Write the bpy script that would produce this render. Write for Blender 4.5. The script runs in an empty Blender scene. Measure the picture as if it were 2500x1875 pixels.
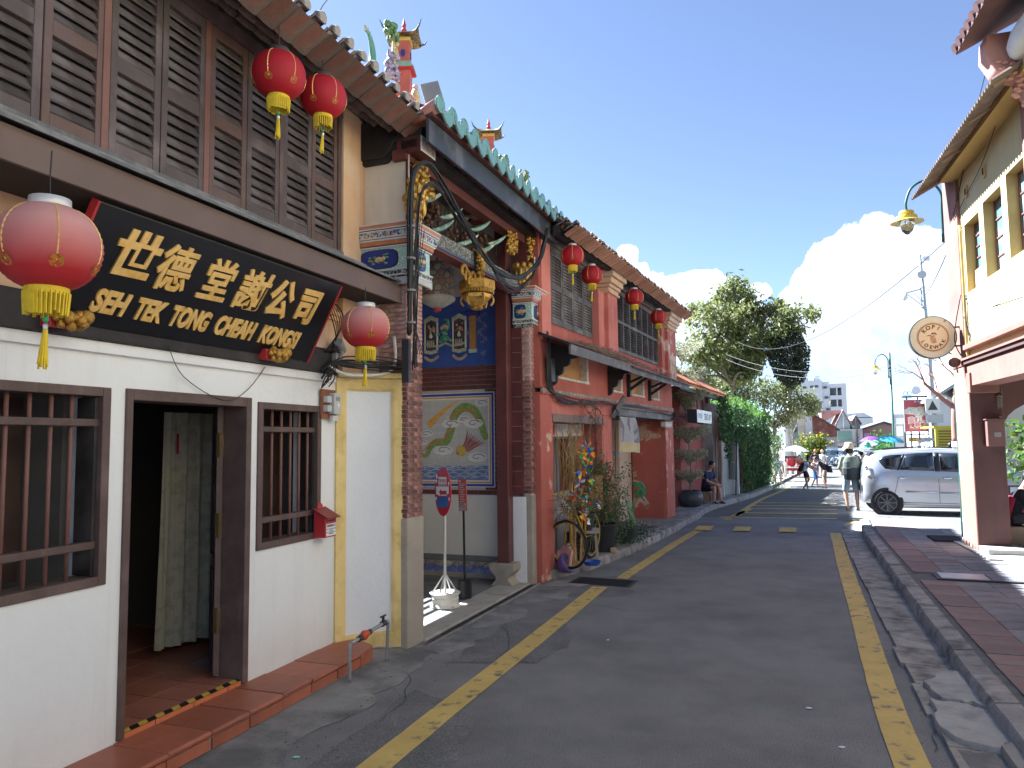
import bpy, bmesh, math, random
from mathutils import Vector, Matrix, Euler, noise
S = bpy.context.scene
COL = S.collection
rad = math.radians
R = random.Random(7)

# ---------------------------------------------------------------- camera
cd = bpy.data.cameras.new('camera'); cam = bpy.data.objects.new('camera', cd); COL.objects.link(cam)
cd.sensor_width = 36; cd.lens = 36*1808/2500; cd.clip_start = .05; cd.clip_end = 2000
cam.matrix_world = (Matrix.Translation((0, 0, 1.9)) @ Matrix.Rotation(rad(19.3), 4, 'Z')
                    @ Matrix.Rotation(rad(94.44), 4, 'X') @ Matrix.Rotation(-.012, 4, 'Z'))
S.camera = cam

# ---------------------------------------------------------------- sky and sun
SUN = Vector((-1, .35, .975)).normalized()
W = bpy.data.worlds.new('World'); S.world = W; W.use_nodes = True
nt = W.node_tree; N = nt.nodes; L = nt.links
for n in list(N): N.remove(n)
out = N.new('ShaderNodeOutputWorld'); bg = N.new('ShaderNodeBackground'); L.new(bg.outputs[0], out.inputs[0])
bg.inputs[1].default_value = .06
sky = N.new('ShaderNodeTexSky'); sky.sky_type = 'NISHITA'; sky.sun_disc = False
sky.sun_elevation = math.asin(SUN.z); sky.sun_rotation = math.atan2(SUN.x, SUN.y)
sky.air_density = .55; sky.dust_density = .25; sky.ozone_density = 2.0; sky.altitude = 0
tc = N.new('ShaderNodeTexCoord')
def wmath(op, a, b=None, c=None, clamp=False):
    n = N.new('ShaderNodeMath'); n.operation = op; n.use_clamp = clamp
    for i, v in enumerate((a, b, c)):
        if v is None: continue
        if isinstance(v, (int, float)): n.inputs[i].default_value = v
        else: L.new(v, n.inputs[i])
    return n.outputs[0]
def wnoise(vec, scale, detail, rough=.6):
    n = N.new('ShaderNodeTexNoise'); n.inputs['Scale'].default_value = scale
    n.inputs['Detail'].default_value = detail; n.inputs['Roughness'].default_value = rough
    L.new(vec, n.inputs['Vector']); return n.outputs['Fac']
dirv = tc.outputs['Generated']
# cumulus heaps: direction (azimuth from +Y clockwise, elevation), angular radius
CL = [(-10.3,14.0,0.9),(-9.2,12.6,1.0),(-7.8,11.8,1.2),(-6.1,10.8,2.0),(-4.5,11.6,1.4),(-3.0,10.6,1.6),(-7.7,10.1,1.8),(-0.6,10.7,0.9),(-1.9,8.8,2.1),(-5.3,7.9,2.5),(1.9,9.9,1.2),(3.1,11.1,1.5),(4.6,12.1,1.9),(6.1,13.2,1.8),(7.6,13.5,2.0),(8.9,13.2,1.8),(10.1,12.8,1.6),(5.1,9.6,2.9),(7.5,10.4,3.2),(9.9,10.1,2.9),(3.1,7.5,2.9),(6.1,6.6,3.2),(9.0,6.7,3.2),(11.5,11.8,1.4),(11.6,9.0,2.1),
      (30,8,5),(38,10,6),(47,7,5),(58,10,6),(70,9,5),(76,7,4),(82,11,6),(92,8,5),(104,8,5),(112,10,6),(122,8,5),(134,9,6),(150,7,5),(158,10,6),(166,8,4),(180,8,5),(201,9,6),(210,12,5),(252,8,5),(259,10,4),(300,7,4),(306,9,4)]  # heaps out of view, some added to brighten the shaded fronts
def vdir(a, e):
    a, e = rad(a), rad(e); return (math.sin(a)*math.cos(e), math.cos(a)*math.cos(e), math.sin(e))
warpn = N.new('ShaderNodeTexNoise'); warpn.inputs['Scale'].default_value = 9; warpn.inputs['Detail'].default_value = 9; warpn.inputs['Roughness'].default_value = .62
L.new(dirv, warpn.inputs['Vector'])
def vm(op, a, b):
    n = N.new('ShaderNodeVectorMath'); n.operation = op
    for i, v in enumerate((a, b)):
        if isinstance(v, tuple): n.inputs[i].default_value = v
        else: L.new(v, n.inputs[i])
    return n
wsc = N.new('ShaderNodeVectorMath'); wsc.operation = 'SCALE'; wsc.inputs['Scale'].default_value = .05
L.new(vm('SUBTRACT', warpn.outputs['Color'], (.5, .5, .5)).outputs[0], wsc.inputs[0])
wdir = vm('ADD', dirv, wsc.outputs[0]).outputs[0]
dens = None
for a, e, r in CL:
    d = vm('DISTANCE', wdir, vdir(a, e)).outputs['Value']
    k = wmath('DIVIDE', d, rad(r)); k = wmath('SUBTRACT', 1.0, k)
    dens = k if dens is None else wmath('SMOOTH_MAX', dens, k, .18)
fine = wnoise(dirv, 46, 9, .68)
dens = wmath('ADD', dens, wmath('MULTIPLY', wmath('SUBTRACT', fine, .5), .5))
cover = N.new('ShaderNodeMapRange'); cover.interpolation_type = 'SMOOTHSTEP'
cover.inputs['From Min'].default_value = .0; cover.inputs['From Max'].default_value = .07
L.new(dens, cover.inputs['Value'])
# lit tops and greyer undersides of the heaps
sepd = N.new('ShaderNodeSeparateXYZ'); L.new(dirv, sepd.inputs[0])
hgt = N.new('ShaderNodeMapRange'); hgt.inputs['From Min'].default_value = .04; hgt.inputs['From Max'].default_value = .2
L.new(sepd.outputs['Z'], hgt.inputs['Value'])
puff = wnoise(wdir, 16, 6, .6)
lit = wmath('ADD', wmath('MULTIPLY', hgt.outputs[0], .8), wmath('MULTIPLY', wmath('SUBTRACT', wmath('ADD', wmath('MULTIPLY', puff, .65), wmath('MULTIPLY', fine, .35)), .44), 3.2), clamp=True)
ccol = N.new('ShaderNodeMix'); ccol.data_type = 'RGBA'
ccol.inputs['A'].default_value = (2.2, 2.45, 2.75, 1); ccol.inputs['B'].default_value = (3.9, 3.9, 3.9, 1)
L.new(lit, ccol.inputs['Factor'])
fade = N.new('ShaderNodeMapRange'); fade.inputs['From Min'].default_value = .0; fade.inputs['From Max'].default_value = .13
fade.inputs['To Min'].default_value = .1; L.new(sepd.outputs['Z'], fade.inputs['Value'])
cmix = N.new('ShaderNodeMix'); cmix.data_type = 'RGBA'
L.new(wmath('MULTIPLY', cover.outputs[0], fade.outputs[0]), cmix.inputs['Factor'])
hz = N.new('ShaderNodeHueSaturation'); hz.inputs['Saturation'].default_value = .78; hz.inputs['Value'].default_value = .74; L.new(sky.outputs[0], hz.inputs['Color']); L.new(hz.outputs[0], cmix.inputs['A']); L.new(ccol.outputs['Result'], cmix.inputs['B'])
L.new(cmix.outputs['Result'], bg.inputs[0])

sd = bpy.data.lights.new('sun', 'SUN'); sd.energy = 4.8; sd.angle = rad(.55); sd.color = (1, .97, .91)
so = bpy.data.objects.new('sun', sd); COL.objects.link(so); so.rotation_euler = SUN.to_track_quat('Z', 'Y').to_euler()
S.view_settings.view_transform = 'Standard'; S.view_settings.look = 'None'
S.view_settings.exposure = 2.65; S.view_settings.gamma = 1; S.view_settings.use_white_balance = True; S.view_settings.white_balance_temperature = 5500; S.view_settings.use_curve_mapping = False
S.cycles.max_bounces = 6; S.cycles.diffuse_bounces = 4; S.cycles.use_denoising = True

# ---------------------------------------------------------------- helpers
def gz(y):                                   # the street falls away gently past the crossing
    return 0 if y < 21 else (-.028*(y-21) if y < 41 else -.56)
MATS = {}
def mat(name, c=(.5,.5,.5), rough=.65, var=.12, vs=3., c2=None, s2=2., lo=.5, hi=.62, bump=0., bs=40., metal=0., rnd=0., spec=.4, streak=None, coat=0., fine=0., sub=0., trans=0., base=None, fs=260):
    if name in MATS: return MATS[name]
    m = bpy.data.materials.new(name); MATS[name] = m; m.use_nodes = True
    t = m.node_tree; b = t.nodes['Principled BSDF']; ln = t.links.new
    b.inputs['Roughness'].default_value = rough; b.inputs['Metallic'].default_value = metal
    b.inputs['Specular IOR Level'].default_value = spec; b.inputs['Coat Weight'].default_value = coat
    if trans: b.inputs['Transmission Weight'].default_value = trans
    tcn = t.nodes.new('ShaderNodeTexCoord'); vec = tcn.outputs['Object']
    def nz(scale, det=5, v=None):
        n = t.nodes.new('ShaderNodeTexNoise'); n.inputs['Scale'].default_value = scale; n.inputs['Detail'].default_value = det
        n.inputs['Roughness'].default_value = .62; ln(v or vec, n.inputs['Vector']); return n.outputs['Fac']
    def mr(v, a, bb, c_, d):
        n = t.nodes.new('ShaderNodeMapRange'); ln(v, n.inputs['Value'])
        for k, x in zip(('From Min','From Max','To Min','To Max'), (a, bb, c_, d)): n.inputs[k].default_value = x
        return n.outputs[0]
    col = None
    rgb = t.nodes.new('ShaderNodeRGB'); rgb.outputs[0].default_value = (*c, 1); col = rgb.outputs[0]
    def mix(f, a, bcol):
        n = t.nodes.new('ShaderNodeMix'); n.data_type = 'RGBA'; ln(f, n.inputs['Factor']); ln(a, n.inputs['A'])
        if isinstance(bcol, tuple): n.inputs['B'].default_value = (*bcol, 1)
        else: ln(bcol, n.inputs['B'])
        return n.outputs['Result']
    if c2:
        n2 = nz(s2, 7); col = mix(mr(n2, lo, hi, 0, 1), col, c2)
    if streak:                                # thin vertical run-off marks
        mp = t.nodes.new('ShaderNodeMapping'); mp.inputs['Scale'].default_value = (streak[1], streak[1], streak[1]*.06); ln(vec, mp.inputs['Vector'])
        col = mix(mr(nz(1, 4, mp.outputs[0]), .55, .75, 0, streak[2]), col, streak[0])
    if base:                                  # splash marks and grime low on a wall
        sp = t.nodes.new('ShaderNodeSeparateXYZ'); ln(vec, sp.inputs[0]); nn = mr(nz(2.2, 7), .3, .7, .2, 1.3)
        g = mr(sp.outputs['Z'], base[2], base[1], 0, base[3]); mm = t.nodes.new('ShaderNodeMath'); mm.operation = 'MULTIPLY'; mm.use_clamp = True; ln(g, mm.inputs[0]); ln(nn, mm.inputs[1])
        col = mix(mm.outputs[0], col, base[0])
    if var or rnd or fine:
        f = mr(nz(vs), .25, .75, 1-var, 1+var)
        def mul(a, bb):
            n = t.nodes.new('ShaderNodeMath'); n.operation = 'MULTIPLY'; ln(a, n.inputs[0]); ln(bb, n.inputs[1]); return n.outputs[0]
        if fine: f = mul(f, mr(nz(fs, 2), .3, .7, 1-fine, 1+fine))
        if rnd:
            oi = t.nodes.new('ShaderNodeObjectInfo'); f = mul(f, mr(oi.outputs['Random'], 0, 1, 1-rnd, 1+rnd))
        h = t.nodes.new('ShaderNodeHueSaturation'); ln(f, h.inputs['Value']); ln(col, h.inputs['Color']); col = h.outputs[0]
    ln(col, b.inputs['Base Color'])
    if bump:
        bn = t.nodes.new('ShaderNodeBump'); bn.inputs['Strength'].default_value = bump; bn.inputs['Distance'].default_value = .02
        ln(nz(bs, 6), bn.inputs['Height']); ln(bn.outputs[0], b.inputs['Normal'])
    if sub:                                   # thin leaves and paper let some light through
        tr = t.nodes.new('ShaderNodeBsdfTranslucent'); ln(col, tr.inputs[0])
        ms = t.nodes.new('ShaderNodeMixShader'); ms.inputs[0].default_value = sub
        o = t.nodes['Material Output']; ln(b.outputs[0], ms.inputs[1]); ln(tr.outputs[0], ms.inputs[2]); ln(ms.outputs[0], o.inputs[0])
    return m

class MB:
    def __init__(s): s.v = []; s.f = []
    def add(s, vs, fs):
        o = len(s.v); s.v += [tuple(p) for p in vs]; s.f += [tuple(i+o for i in f) for f in fs]; return s
    def box(s, x0, x1, y0, y1, z0, z1):
        return s.add([(x0,y0,z0),(x1,y0,z0),(x1,y1,z0),(x0,y1,z0),(x0,y0,z1),(x1,y0,z1),(x1,y1,z1),(x0,y1,z1)],
                     [(3,2,1,0),(4,5,6,7),(0,1,5,4),(1,2,6,5),(2,3,7,6),(3,0,4,7)])
    def obox(s, c, sz, rot=(0,0,0)):
        m = Matrix.Translation(c) @ Euler(rot).to_matrix().to_4x4(); o = len(s.v)
        a, b, d = sz[0]/2, sz[1]/2, sz[2]/2; s.box(-a, a, -b, b, -d, d)
        for i in range(o, len(s.v)): s.v[i] = tuple(m @ Vector(s.v[i]))
        return s
    def bar(s, p0, p1, w, h=None, up=(0,0,1)):
        p0, p1 = Vector(p0), Vector(p1); d = (p1-p0).normalized(); u = Vector(up)
        if abs(d.dot(u)) > .98: u = Vector((1,0,0))
        a = d.cross(u).normalized()*w/2; b = a.cross(d).normalized()*(h or w)/2
        vs = [p+x*a+y*b for p in (p0, p1) for x, y in ((-1,-1),(1,-1),(1,1),(-1,1))]
        return s.add(vs, [(3,2,1,0),(4,5,6,7),(0,1,5,4),(1,2,6,5),(2,3,7,6),(3,0,4,7)])
    def tube(s, pts, r, n=8, closed=False):
        pts = [Vector(p) for p in pts]; k = len(pts); vs = []; prev = None
        for i, p in enumerate(pts):
            d = (pts[min(i+1,k-1)]-pts[max(i-1,0)])
            if closed: d = pts[(i+1)%k]-pts[i-1]
            d = d.normalized() if d.length > 1e-9 else Vector((0,0,1))
            if prev is None:
                u = Vector((0,0,1)) if abs(d.z) < .9 else Vector((1,0,0)); a = d.cross(u).normalized()
            else: a = (prev - d*prev.dot(d)).normalized()
            prev = a; b = d.cross(a); rr = r[i] if isinstance(r, (list, tuple)) else r
            vs += [p + (a*math.cos(2*math.pi*j/n)+b*math.sin(2*math.pi*j/n))*rr for j in range(n)]
        fs = []
        for i in range(k if closed else k-1):
            q = (i+1) % k
            fs += [(i*n+j, i*n+(j+1)%n, q*n+(j+1)%n, q*n+j) for j in range(n)]
        if not closed: fs += [tuple(range(n-1,-1,-1)), tuple((k-1)*n+j for j in range(n))]
        return s.add(vs, fs)
    def lathe(s, prof, n=16, o=(0,0,0), ph=0):
        vs = [(o[0]+r*math.cos(ph+2*math.pi*j/n), o[1]+r*math.sin(ph+2*math.pi*j/n), o[2]+z) for r, z in prof for j in range(n)]
        fs = [(i*n+j, i*n+(j+1)%n, (i+1)*n+(j+1)%n, (i+1)*n+j) for i in range(len(prof)-1) for j in range(n)]
        fs += [tuple(range(n-1,-1,-1)), tuple((len(prof)-1)*n+j for j in range(n))]
        return s.add(vs, fs)
    def prism(s, poly, ax, a, b):
        k = len(poly); f = {'x': lambda p, t: (t, p[0], p[1]), 'y': lambda p, t: (p[0], t, p[1]), 'z': lambda p, t: (p[0], p[1], t)}[ax]
        vs = [f(p, a) for p in poly]+[f(p, b) for p in poly]
        fs = [tuple(range(k-1,-1,-1)), tuple(range(k, 2*k))]+[(i, (i+1)%k, k+(i+1)%k, k+i) for i in range(k)]
        return s.add(vs, fs)
    def ball(s, c, r, nu=12, nv=8):
        if not isinstance(r, tuple): r = (r, r, r)
        vs = [(c[0], c[1], c[2]+r[2])]
        for i in range(1, nv):
            t = math.pi*i/nv
            vs += [(c[0]+r[0]*math.sin(t)*math.cos(2*math.pi*j/nu), c[1]+r[1]*math.sin(t)*math.sin(2*math.pi*j/nu), c[2]+r[2]*math.cos(t)) for j in range(nu)]
        vs.append((c[0], c[1], c[2]-r[2])); q = len(vs)-1
        fs = [(0, 1+j, 1+(j+1)%nu) for j in range(nu)]
        for i in range(nv-2):
            fs += [(1+i*nu+j, 1+(i+1)*nu+j, 1+(i+1)*nu+(j+1)%nu, 1+i*nu+(j+1)%nu) for j in range(nu)]
        fs += [(q, 1+(nv-2)*nu+(j+1)%nu, 1+(nv-2)*nu+j) for j in range(nu)]
        return s.add(vs, fs)
    def grid(s, fn, nu, nv):
        vs = [fn(i/nu, j/nv) for j in range(nv+1) for i in range(nu+1)]
        return s.add(vs, [(j*(nu+1)+i, j*(nu+1)+i+1, (j+1)*(nu+1)+i+1, (j+1)*(nu+1)+i) for j in range(nv) for i in range(nu)])
    def xf(s, m):
        s.v = [tuple(m @ Vector(p)) for p in s.v]; return s
    def mesh(s, name, smooth=False):
        me = bpy.data.meshes.new(name); me.from_pydata(s.v, [], s.f)
        bm = bmesh.new(); bm.from_mesh(me); bmesh.ops.recalc_face_normals(bm, faces=bm.faces); bm.to_mesh(me); bm.free()
        if smooth:
            me.polygons.foreach_set('use_smooth', [True]*len(me.polygons))
        return me
    def build(s, name, m, parent=None, smooth=False, bevel=0, loc=None, rz=0, solid=0, autos=False):
        me = s.mesh(name, smooth or autos); me.materials.append(m)
        o = link(name, me, parent, loc, rz)
        if autos: me.set_sharp_from_angle(angle=rad(38))
        if solid:
            md = o.modifiers.new('solid', 'SOLIDIFY'); md.thickness = solid; md.offset = 0
        if bevel:
            md = o.modifiers.new('bevel', 'BEVEL'); md.width = bevel; md.segments = 2; md.limit_method = 'ANGLE'
        return o
def link(name, data, parent=None, loc=None, rz=0, rot=None):
    o = bpy.data.objects.new(name, data); COL.objects.link(o)
    if parent: o.parent = parent
    if loc is not None: o.location = loc
    o.rotation_euler = rot if rot is not None else (0, 0, rz)
    return o
def thing(name, label, cat, loc=(0,0,0), rz=0, group=None):
    o = link(name, None, None, loc, rz); o.empty_display_size = .1
    return tag(o, label, cat, group)
def tag(o, label, cat, group=None):
    o['label'] = label; o['category'] = cat
    if group: o['group'] = group
    return o
def stuff(o): o['kind'] = 'stuff'; return o
def struct(o): o['kind'] = 'structure'; return o
def twin(o, parent, loc=None, rot=None):     # another object sharing the same mesh
    c = o.copy(); COL.objects.link(c); c.parent = parent
    if loc is not None: c.location = loc
    if rot is not None: c.rotation_euler = rot
    return c
def dup(root, loc, rz=None, label=None, group=None):
    c = root.copy(); COL.objects.link(c); c.location = loc
    if rz is not None: c.rotation_euler = (0, 0, rz)
    if label: c['label'] = label
    if group: c['group'] = group
    for ch in list(root.children):
        k = ch.copy(); COL.objects.link(k); k.parent = c
        for g in list(ch.children):
            q = g.copy(); COL.objects.link(q); q.parent = k
    return c
def text(txt, size, m, parent, loc, rot, ext=.004, shear=0, off=0, sx=1, name='lettering', align='CENTER', bev=0, space=1):
    cu = bpy.data.curves.new('t', 'FONT'); cu.body = txt; cu.size = size; cu.extrude = ext; cu.shear = shear; cu.offset = off
    cu.align_x = align; cu.align_y = 'CENTER'; cu.bevel_depth = bev; cu.space_character = space; cu.resolution_u = 4
    tmp = bpy.data.objects.new('t', cu); COL.objects.link(tmp)
    bpy.context.view_layer.update()
    me = bpy.data.meshes.new_from_object(tmp.evaluated_get(bpy.context.evaluated_depsgraph_get()))
    bpy.data.objects.remove(tmp); bpy.data.curves.remove(cu)
    me.materials.clear(); me.materials.append(m); me.name = name
    o = link(name, me, parent, loc, 0, rot); o.scale = (sx, 1, 1)
    return o
def catenary(a, b, sag, n=10):
    a, b = Vector(a), Vector(b)
    return [a.lerp(b, i/n)-Vector((0, 0, sag*4*(i/n)*(1-i/n))) for i in range(n+1)]
def smoothpath(pts, k=6):
    P = [Vector(p) for p in pts]; res = []
    for i in range(len(P)-1):
        p0, p1, p2, p3 = P[max(i-1,0)], P[i], P[i+1], P[min(i+2,len(P)-1)]
        for j in range(k):
            t = j/k
            res.append(.5*((2*p1)+(p2-p0)*t+(2*p0-5*p1+4*p2-p3)*t*t+(3*p1-p0-3*p2+p3)*t**3))
    res.append(P[-1]); return res
# ================================================================ materials
ASPH = mat('asphalt', (.225,.222,.222), .85, .14, 2.3, c2=(.165,.163,.165), s2=.8, lo=.44, hi=.68, bump=.6, bs=130, fine=.5, fs=120)
APRON = mat('worn_concrete', (.27,.26,.25), .85, .25, 2.2, c2=(.14,.138,.135), s2=1.7, lo=.42, hi=.6, bump=.35, bs=60, fine=.2)
CONC = mat('concrete', (.27,.255,.235), .85, .25, 2.5, c2=(.16,.15,.14), s2=1.6, bump=.3, bs=50, fine=.15)
KERB = mat('kerb_stone', (.3,.285,.265), .85, .3, 5, c2=(.13,.125,.12), s2=4, lo=.48, hi=.66, bump=.5, bs=45, rnd=.12, fine=.2)
YEL = mat('road_paint', (.58,.42,.13), .8, .16, 3, c2=(.16,.15,.13), s2=7, lo=.56, hi=.66, bump=.2, bs=150, fine=.2)
PAVE = mat('pavement_grey', (.25,.235,.225), .8, .2, 4, c2=(.16,.155,.15), s2=3, bump=.2, bs=70, rnd=.16, fine=.15)
PAVER = mat('pavement_red', (.25,.165,.145), .8, .2, 4, c2=(.2,.17,.16), s2=3, bump=.2, bs=70, rnd=.16, fine=.15)
GRAV = mat('exposed_aggregate', (.17,.17,.17), .9, .3, 8, bump=.8, bs=140, fine=.45)
IRON = mat('cast_iron', (.07,.07,.072), .6, .3, 12, metal=.5, bump=.3, bs=60)
GALV = mat('galvanised', (.42,.43,.44), .45, .15, 6, metal=.6)
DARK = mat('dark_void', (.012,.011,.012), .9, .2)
EARTH = mat('earth', (.14,.12,.09), .95, .3, 1)

# ================================================================ the ground
def strip(xl, xr, y0, y1, dz, n=None):       # a sheet between two edge functions that follows the fall of the street
    b = MB(); n = n or max(2, int((y1-y0)/.8))
    b.grid(lambda u, v: ((lambda y: (xl(y)+(xr(y)-xl(y))*u, y, gz(y)+dz))(y0+(y1-y0)*v)), 6, n); return b
struct(MB().add([(-400,-60,-.62),(500,-60,-.62),(500,21,-.62),(-400,21,-.62),(500,41,-.62),(-400,41,-.62),(500,900,-.62),(-400,900,-.62)],[(0,1,2,3),(3,2,4,5),(5,4,6,7)]).build('ground', EARTH))
def lerpf(pts):
    def f(y):
        if y <= pts[0][0]: return pts[0][1]
        for (a, xa), (b, xb) in zip(pts, pts[1:]):
            if y <= b: return xa+(xb-xa)*(y-a)/(b-a)
        return pts[-1][1]
    return f
lk = lerpf([(9.9,-2.95),(10.7,-2.62),(12.8,-2.25),(15.1,-2.01),(17.9,-1.75),(19.8,-1.7),(25.4,-1.03),(28.3,-.69),(41,.25),(60,2.4)])   # foot of the left kerb
rk = lerpf([(0,1.2),(7,1.31),(9.5,1.37),(13.6,1.48),(15.3,1.52),(18.2,1.74),(18.7,2.05)])                                               # foot of the right kerb
struct(strip(lambda y: -3.9 if y < 20 else lk(y)-3, lambda y: 3.2 if y < 18.6 else 14, -8, 18.6, 0).build('road', ASPH))
struct(strip(lambda y: lk(y)-3, lambda y: 12+.5*(y-18), 18.6, 110, 0).build('road', mat('far_asphalt', (.135,.132,.128), .9, .2, 1.1, bump=.3, bs=150, fine=.35)))  # second, darker copy of the asphalt, toned down for the sun on it
struct(strip(lambda y: 1.0, lambda y: 26, 18.7, 60, .004).build('forecourt', mat('pale_asphalt', (.15,.143,.13), .9, .2, 1.1, bump=.3, bs=150, fine=.35)))

# worn concrete apron along the left wall, an irregular edge where the asphalt ends
b = MB(); ys = [3.0+.14*i for i in range(28)]
edge = [(-2.85+.2*noise.noise((y*1.3, 3, 0))+.13*noise.noise((y*4, 8, 0))-.12*max(0, y-5.2), y) for y in ys]
for (x0, y0), (x1, y1) in zip(edge, edge[1:]):
    b.add([(-3.8,y0,.035),(x0,y0,.005),(x1,y1,.005),(-3.8,y1,.035)], [(0,1,2,3)])
struct(b.build('apron', APRON))
# broken patches of old cement beside the drain
for pts in ([(-2.98,7.2),(-2.75,7.3),(-2.6,7.75),(-2.72,8.2),(-2.95,8.15),(-3.05,7.7)], [(-2.95,8.35),(-2.72,8.5),(-2.42,8.75),(-2.45,9.15),(-2.6,9.35),(-2.85,9.2),(-2.98,8.8)],
            [(-3.15,6.3),(-2.9,6.2),(-2.7,6.6),(-2.85,7.0),(-3.1,6.95)], [(-2.9,9.45),(-2.55,9.5),(-2.3,9.75),(-2.5,9.95),(-2.85,9.9)]):
    fine = []
    for (xa, ya), (xb, yb) in zip(pts, pts[1:]+pts[:1]):
        for t in (0, .25, .5, .75): fine.append((xa+(xb-xa)*t+R.uniform(-.03,.03), ya+(yb-ya)*t+R.uniform(-.03,.03)))
    struct(MB().prism(fine, 'z', .001, .008).build('cement_patch', APRON))
# drain grate in the road
t = thing('drain_cover', 'dark slotted iron drain cover set in the road at the end of the yellow line', 'drain cover', (-2.22,9.95,.004), rad(-5))
MB().box(-.42,.42,-.24,.24,0,.006).build('frame', IRON, t)
b = MB()
for i in range(15): b.box(-.38,.38,-.21+.028*i,-.196+.028*i,.006,.012)
stuff(b.build('slot', mat('iron_dark', (.03,.03,.032), .6, .2), t))

# painted lines
def line(pts, w, name='lane_line'):
    pts = smoothpath([(x, y, 0) for x, y in pts], 8); b = MB(); vs = []
    for i, p in enumerate(pts):
        d = (pts[min(i+1,len(pts)-1)]-pts[max(i-1,0)]).normalized(); n = Vector((d.y,-d.x,0))
        j = noise.noise((p.y*3, w, 5))*.008
        for k in range(4):
            q = p+n*((k/3-.5)*w+j); vs.append((q.x, q.y, gz(q.y)+.0075))
    b.add(vs, [(i*4+k, i*4+k+1, i*4+k+5, i*4+k+4) for i in range(len(pts)-1) for k in range(3)])
    return struct(b.build(name, YEL))
line([(-2.28,3.0),(-2.27,4.5),(-2.22,7),(-2.19,9.6)], .2)
line([(-2.03,10.25),(-1.9,12),(-1.74,14),(-1.58,15.6),(-1.5,16.2)], .17)
line([(-1.5,16.2),(-1.1,18.4),(-.62,21.5)], .16)
line([(-.9,19.2),(-.4,27),(.25,34),(1.0,45)], .15)
line([(.7,2.5),(.69,5),(.72,6.5),(.82,9),(.93,12),(1.08,15.5),(1.13,16.8)], .2)
line([(1.13,16.8),(1.3,17.5),(1.72,18.5)], .15)
for i, y in enumerate((18.9,20.1,21.5,23.0,24.6)):
    line([(-.95+.085*(y-18.9)-.35*(i==0),y-.03),(.3,y+.05),(1.35+.1*i,y+.2)], .2+.03*i, 'crossing_stripe')
for x in (-1.62,-.85,.04): 
    b = MB().add([(x,16.05+.05*x,.022),(x+.33,16.07+.05*x,.022),(x+.36,16.75+.05*x,.035),(x+.03,16.73+.05*x,.035)], [(0,1,2,3)]); 
    struct(b.build('hump_mark', YEL))
b = MB(); b.grid(lambda u, v: (-1.9+3.2*u, 15.85+1.1*v+.1*u, .004+.026*math.sin(math.pi/2*v)**2), 8, 8); struct(b.build('road_hump', ASPH))
b = MB(); b.grid(lambda u, v: (-1.8+3.2*u, 16.95+1.9*v+.1*u, .03*math.cos(math.pi/2*v)**2+.002), 8, 8); struct(b.build('road_hump', ASPH))

# sealed cracks and darker repairs in the asphalt
TAR = mat('tar_seal', (.045,.045,.048), .6, .25, 9); PATCH = mat('asphalt_repair', (.18,.177,.178), .9, .2, 3, c2=(.15,.15,.15), s2=2, bump=.6, bs=130, fine=.5, fs=120)
rr = random.Random(17)
for x, y, a, l in ((-2.6,4.6,.4,1.3),(-2.35,6.3,-.2,1.1),(-2.5,8.1,.3,1.4),(.85,5.2,.2,1.1)):
    pts = [(x,y,.0062)]
    for k in range(16): a += rr.gauss(0,.28); pts.append((pts[-1][0]+math.sin(a)*l/16, pts[-1][1]+math.cos(a)*l/16, .0062))
    b = MB(); vs = []
    for k, p in enumerate(pts): w = .0015+.004*rr.random(); d = Vector(pts[min(k+1,16)])-Vector(pts[max(k-1,0)]); n_ = Vector((d.y,-d.x,0)).normalized()*w; vs += [Vector(p)-n_, Vector(p)+n_]
    b.add(vs, [(2*k,2*k+1,2*k+3,2*k+2) for k in range(16)]); struct(b.build('road_crack', TAR))
for pts in ([(-2.75,6.0),(-2.0,6.2),(-1.85,7.0),(-2.2,7.7),(-2.7,7.4)],[(-2.6,3.4),(-1.8,3.9),(-2.0,4.9),(-2.7,5.3)],[(-2.45,8.9),(-1.7,9.2),(-1.9,10.6),(-2.5,10.2)]):
    fine = []
    for (xa, ya), (xb, yb) in zip(pts, pts[1:]+pts[:1]):
        for q in range(6): fine.append((xa+(xb-xa)*q/6+rr.uniform(-.05,.05), ya+(yb-ya)*q/6+rr.uniform(-.05,.05), .0042))
    struct(MB().add(fine, [tuple(range(len(fine)))]).build('road_patch', PATCH))

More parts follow.
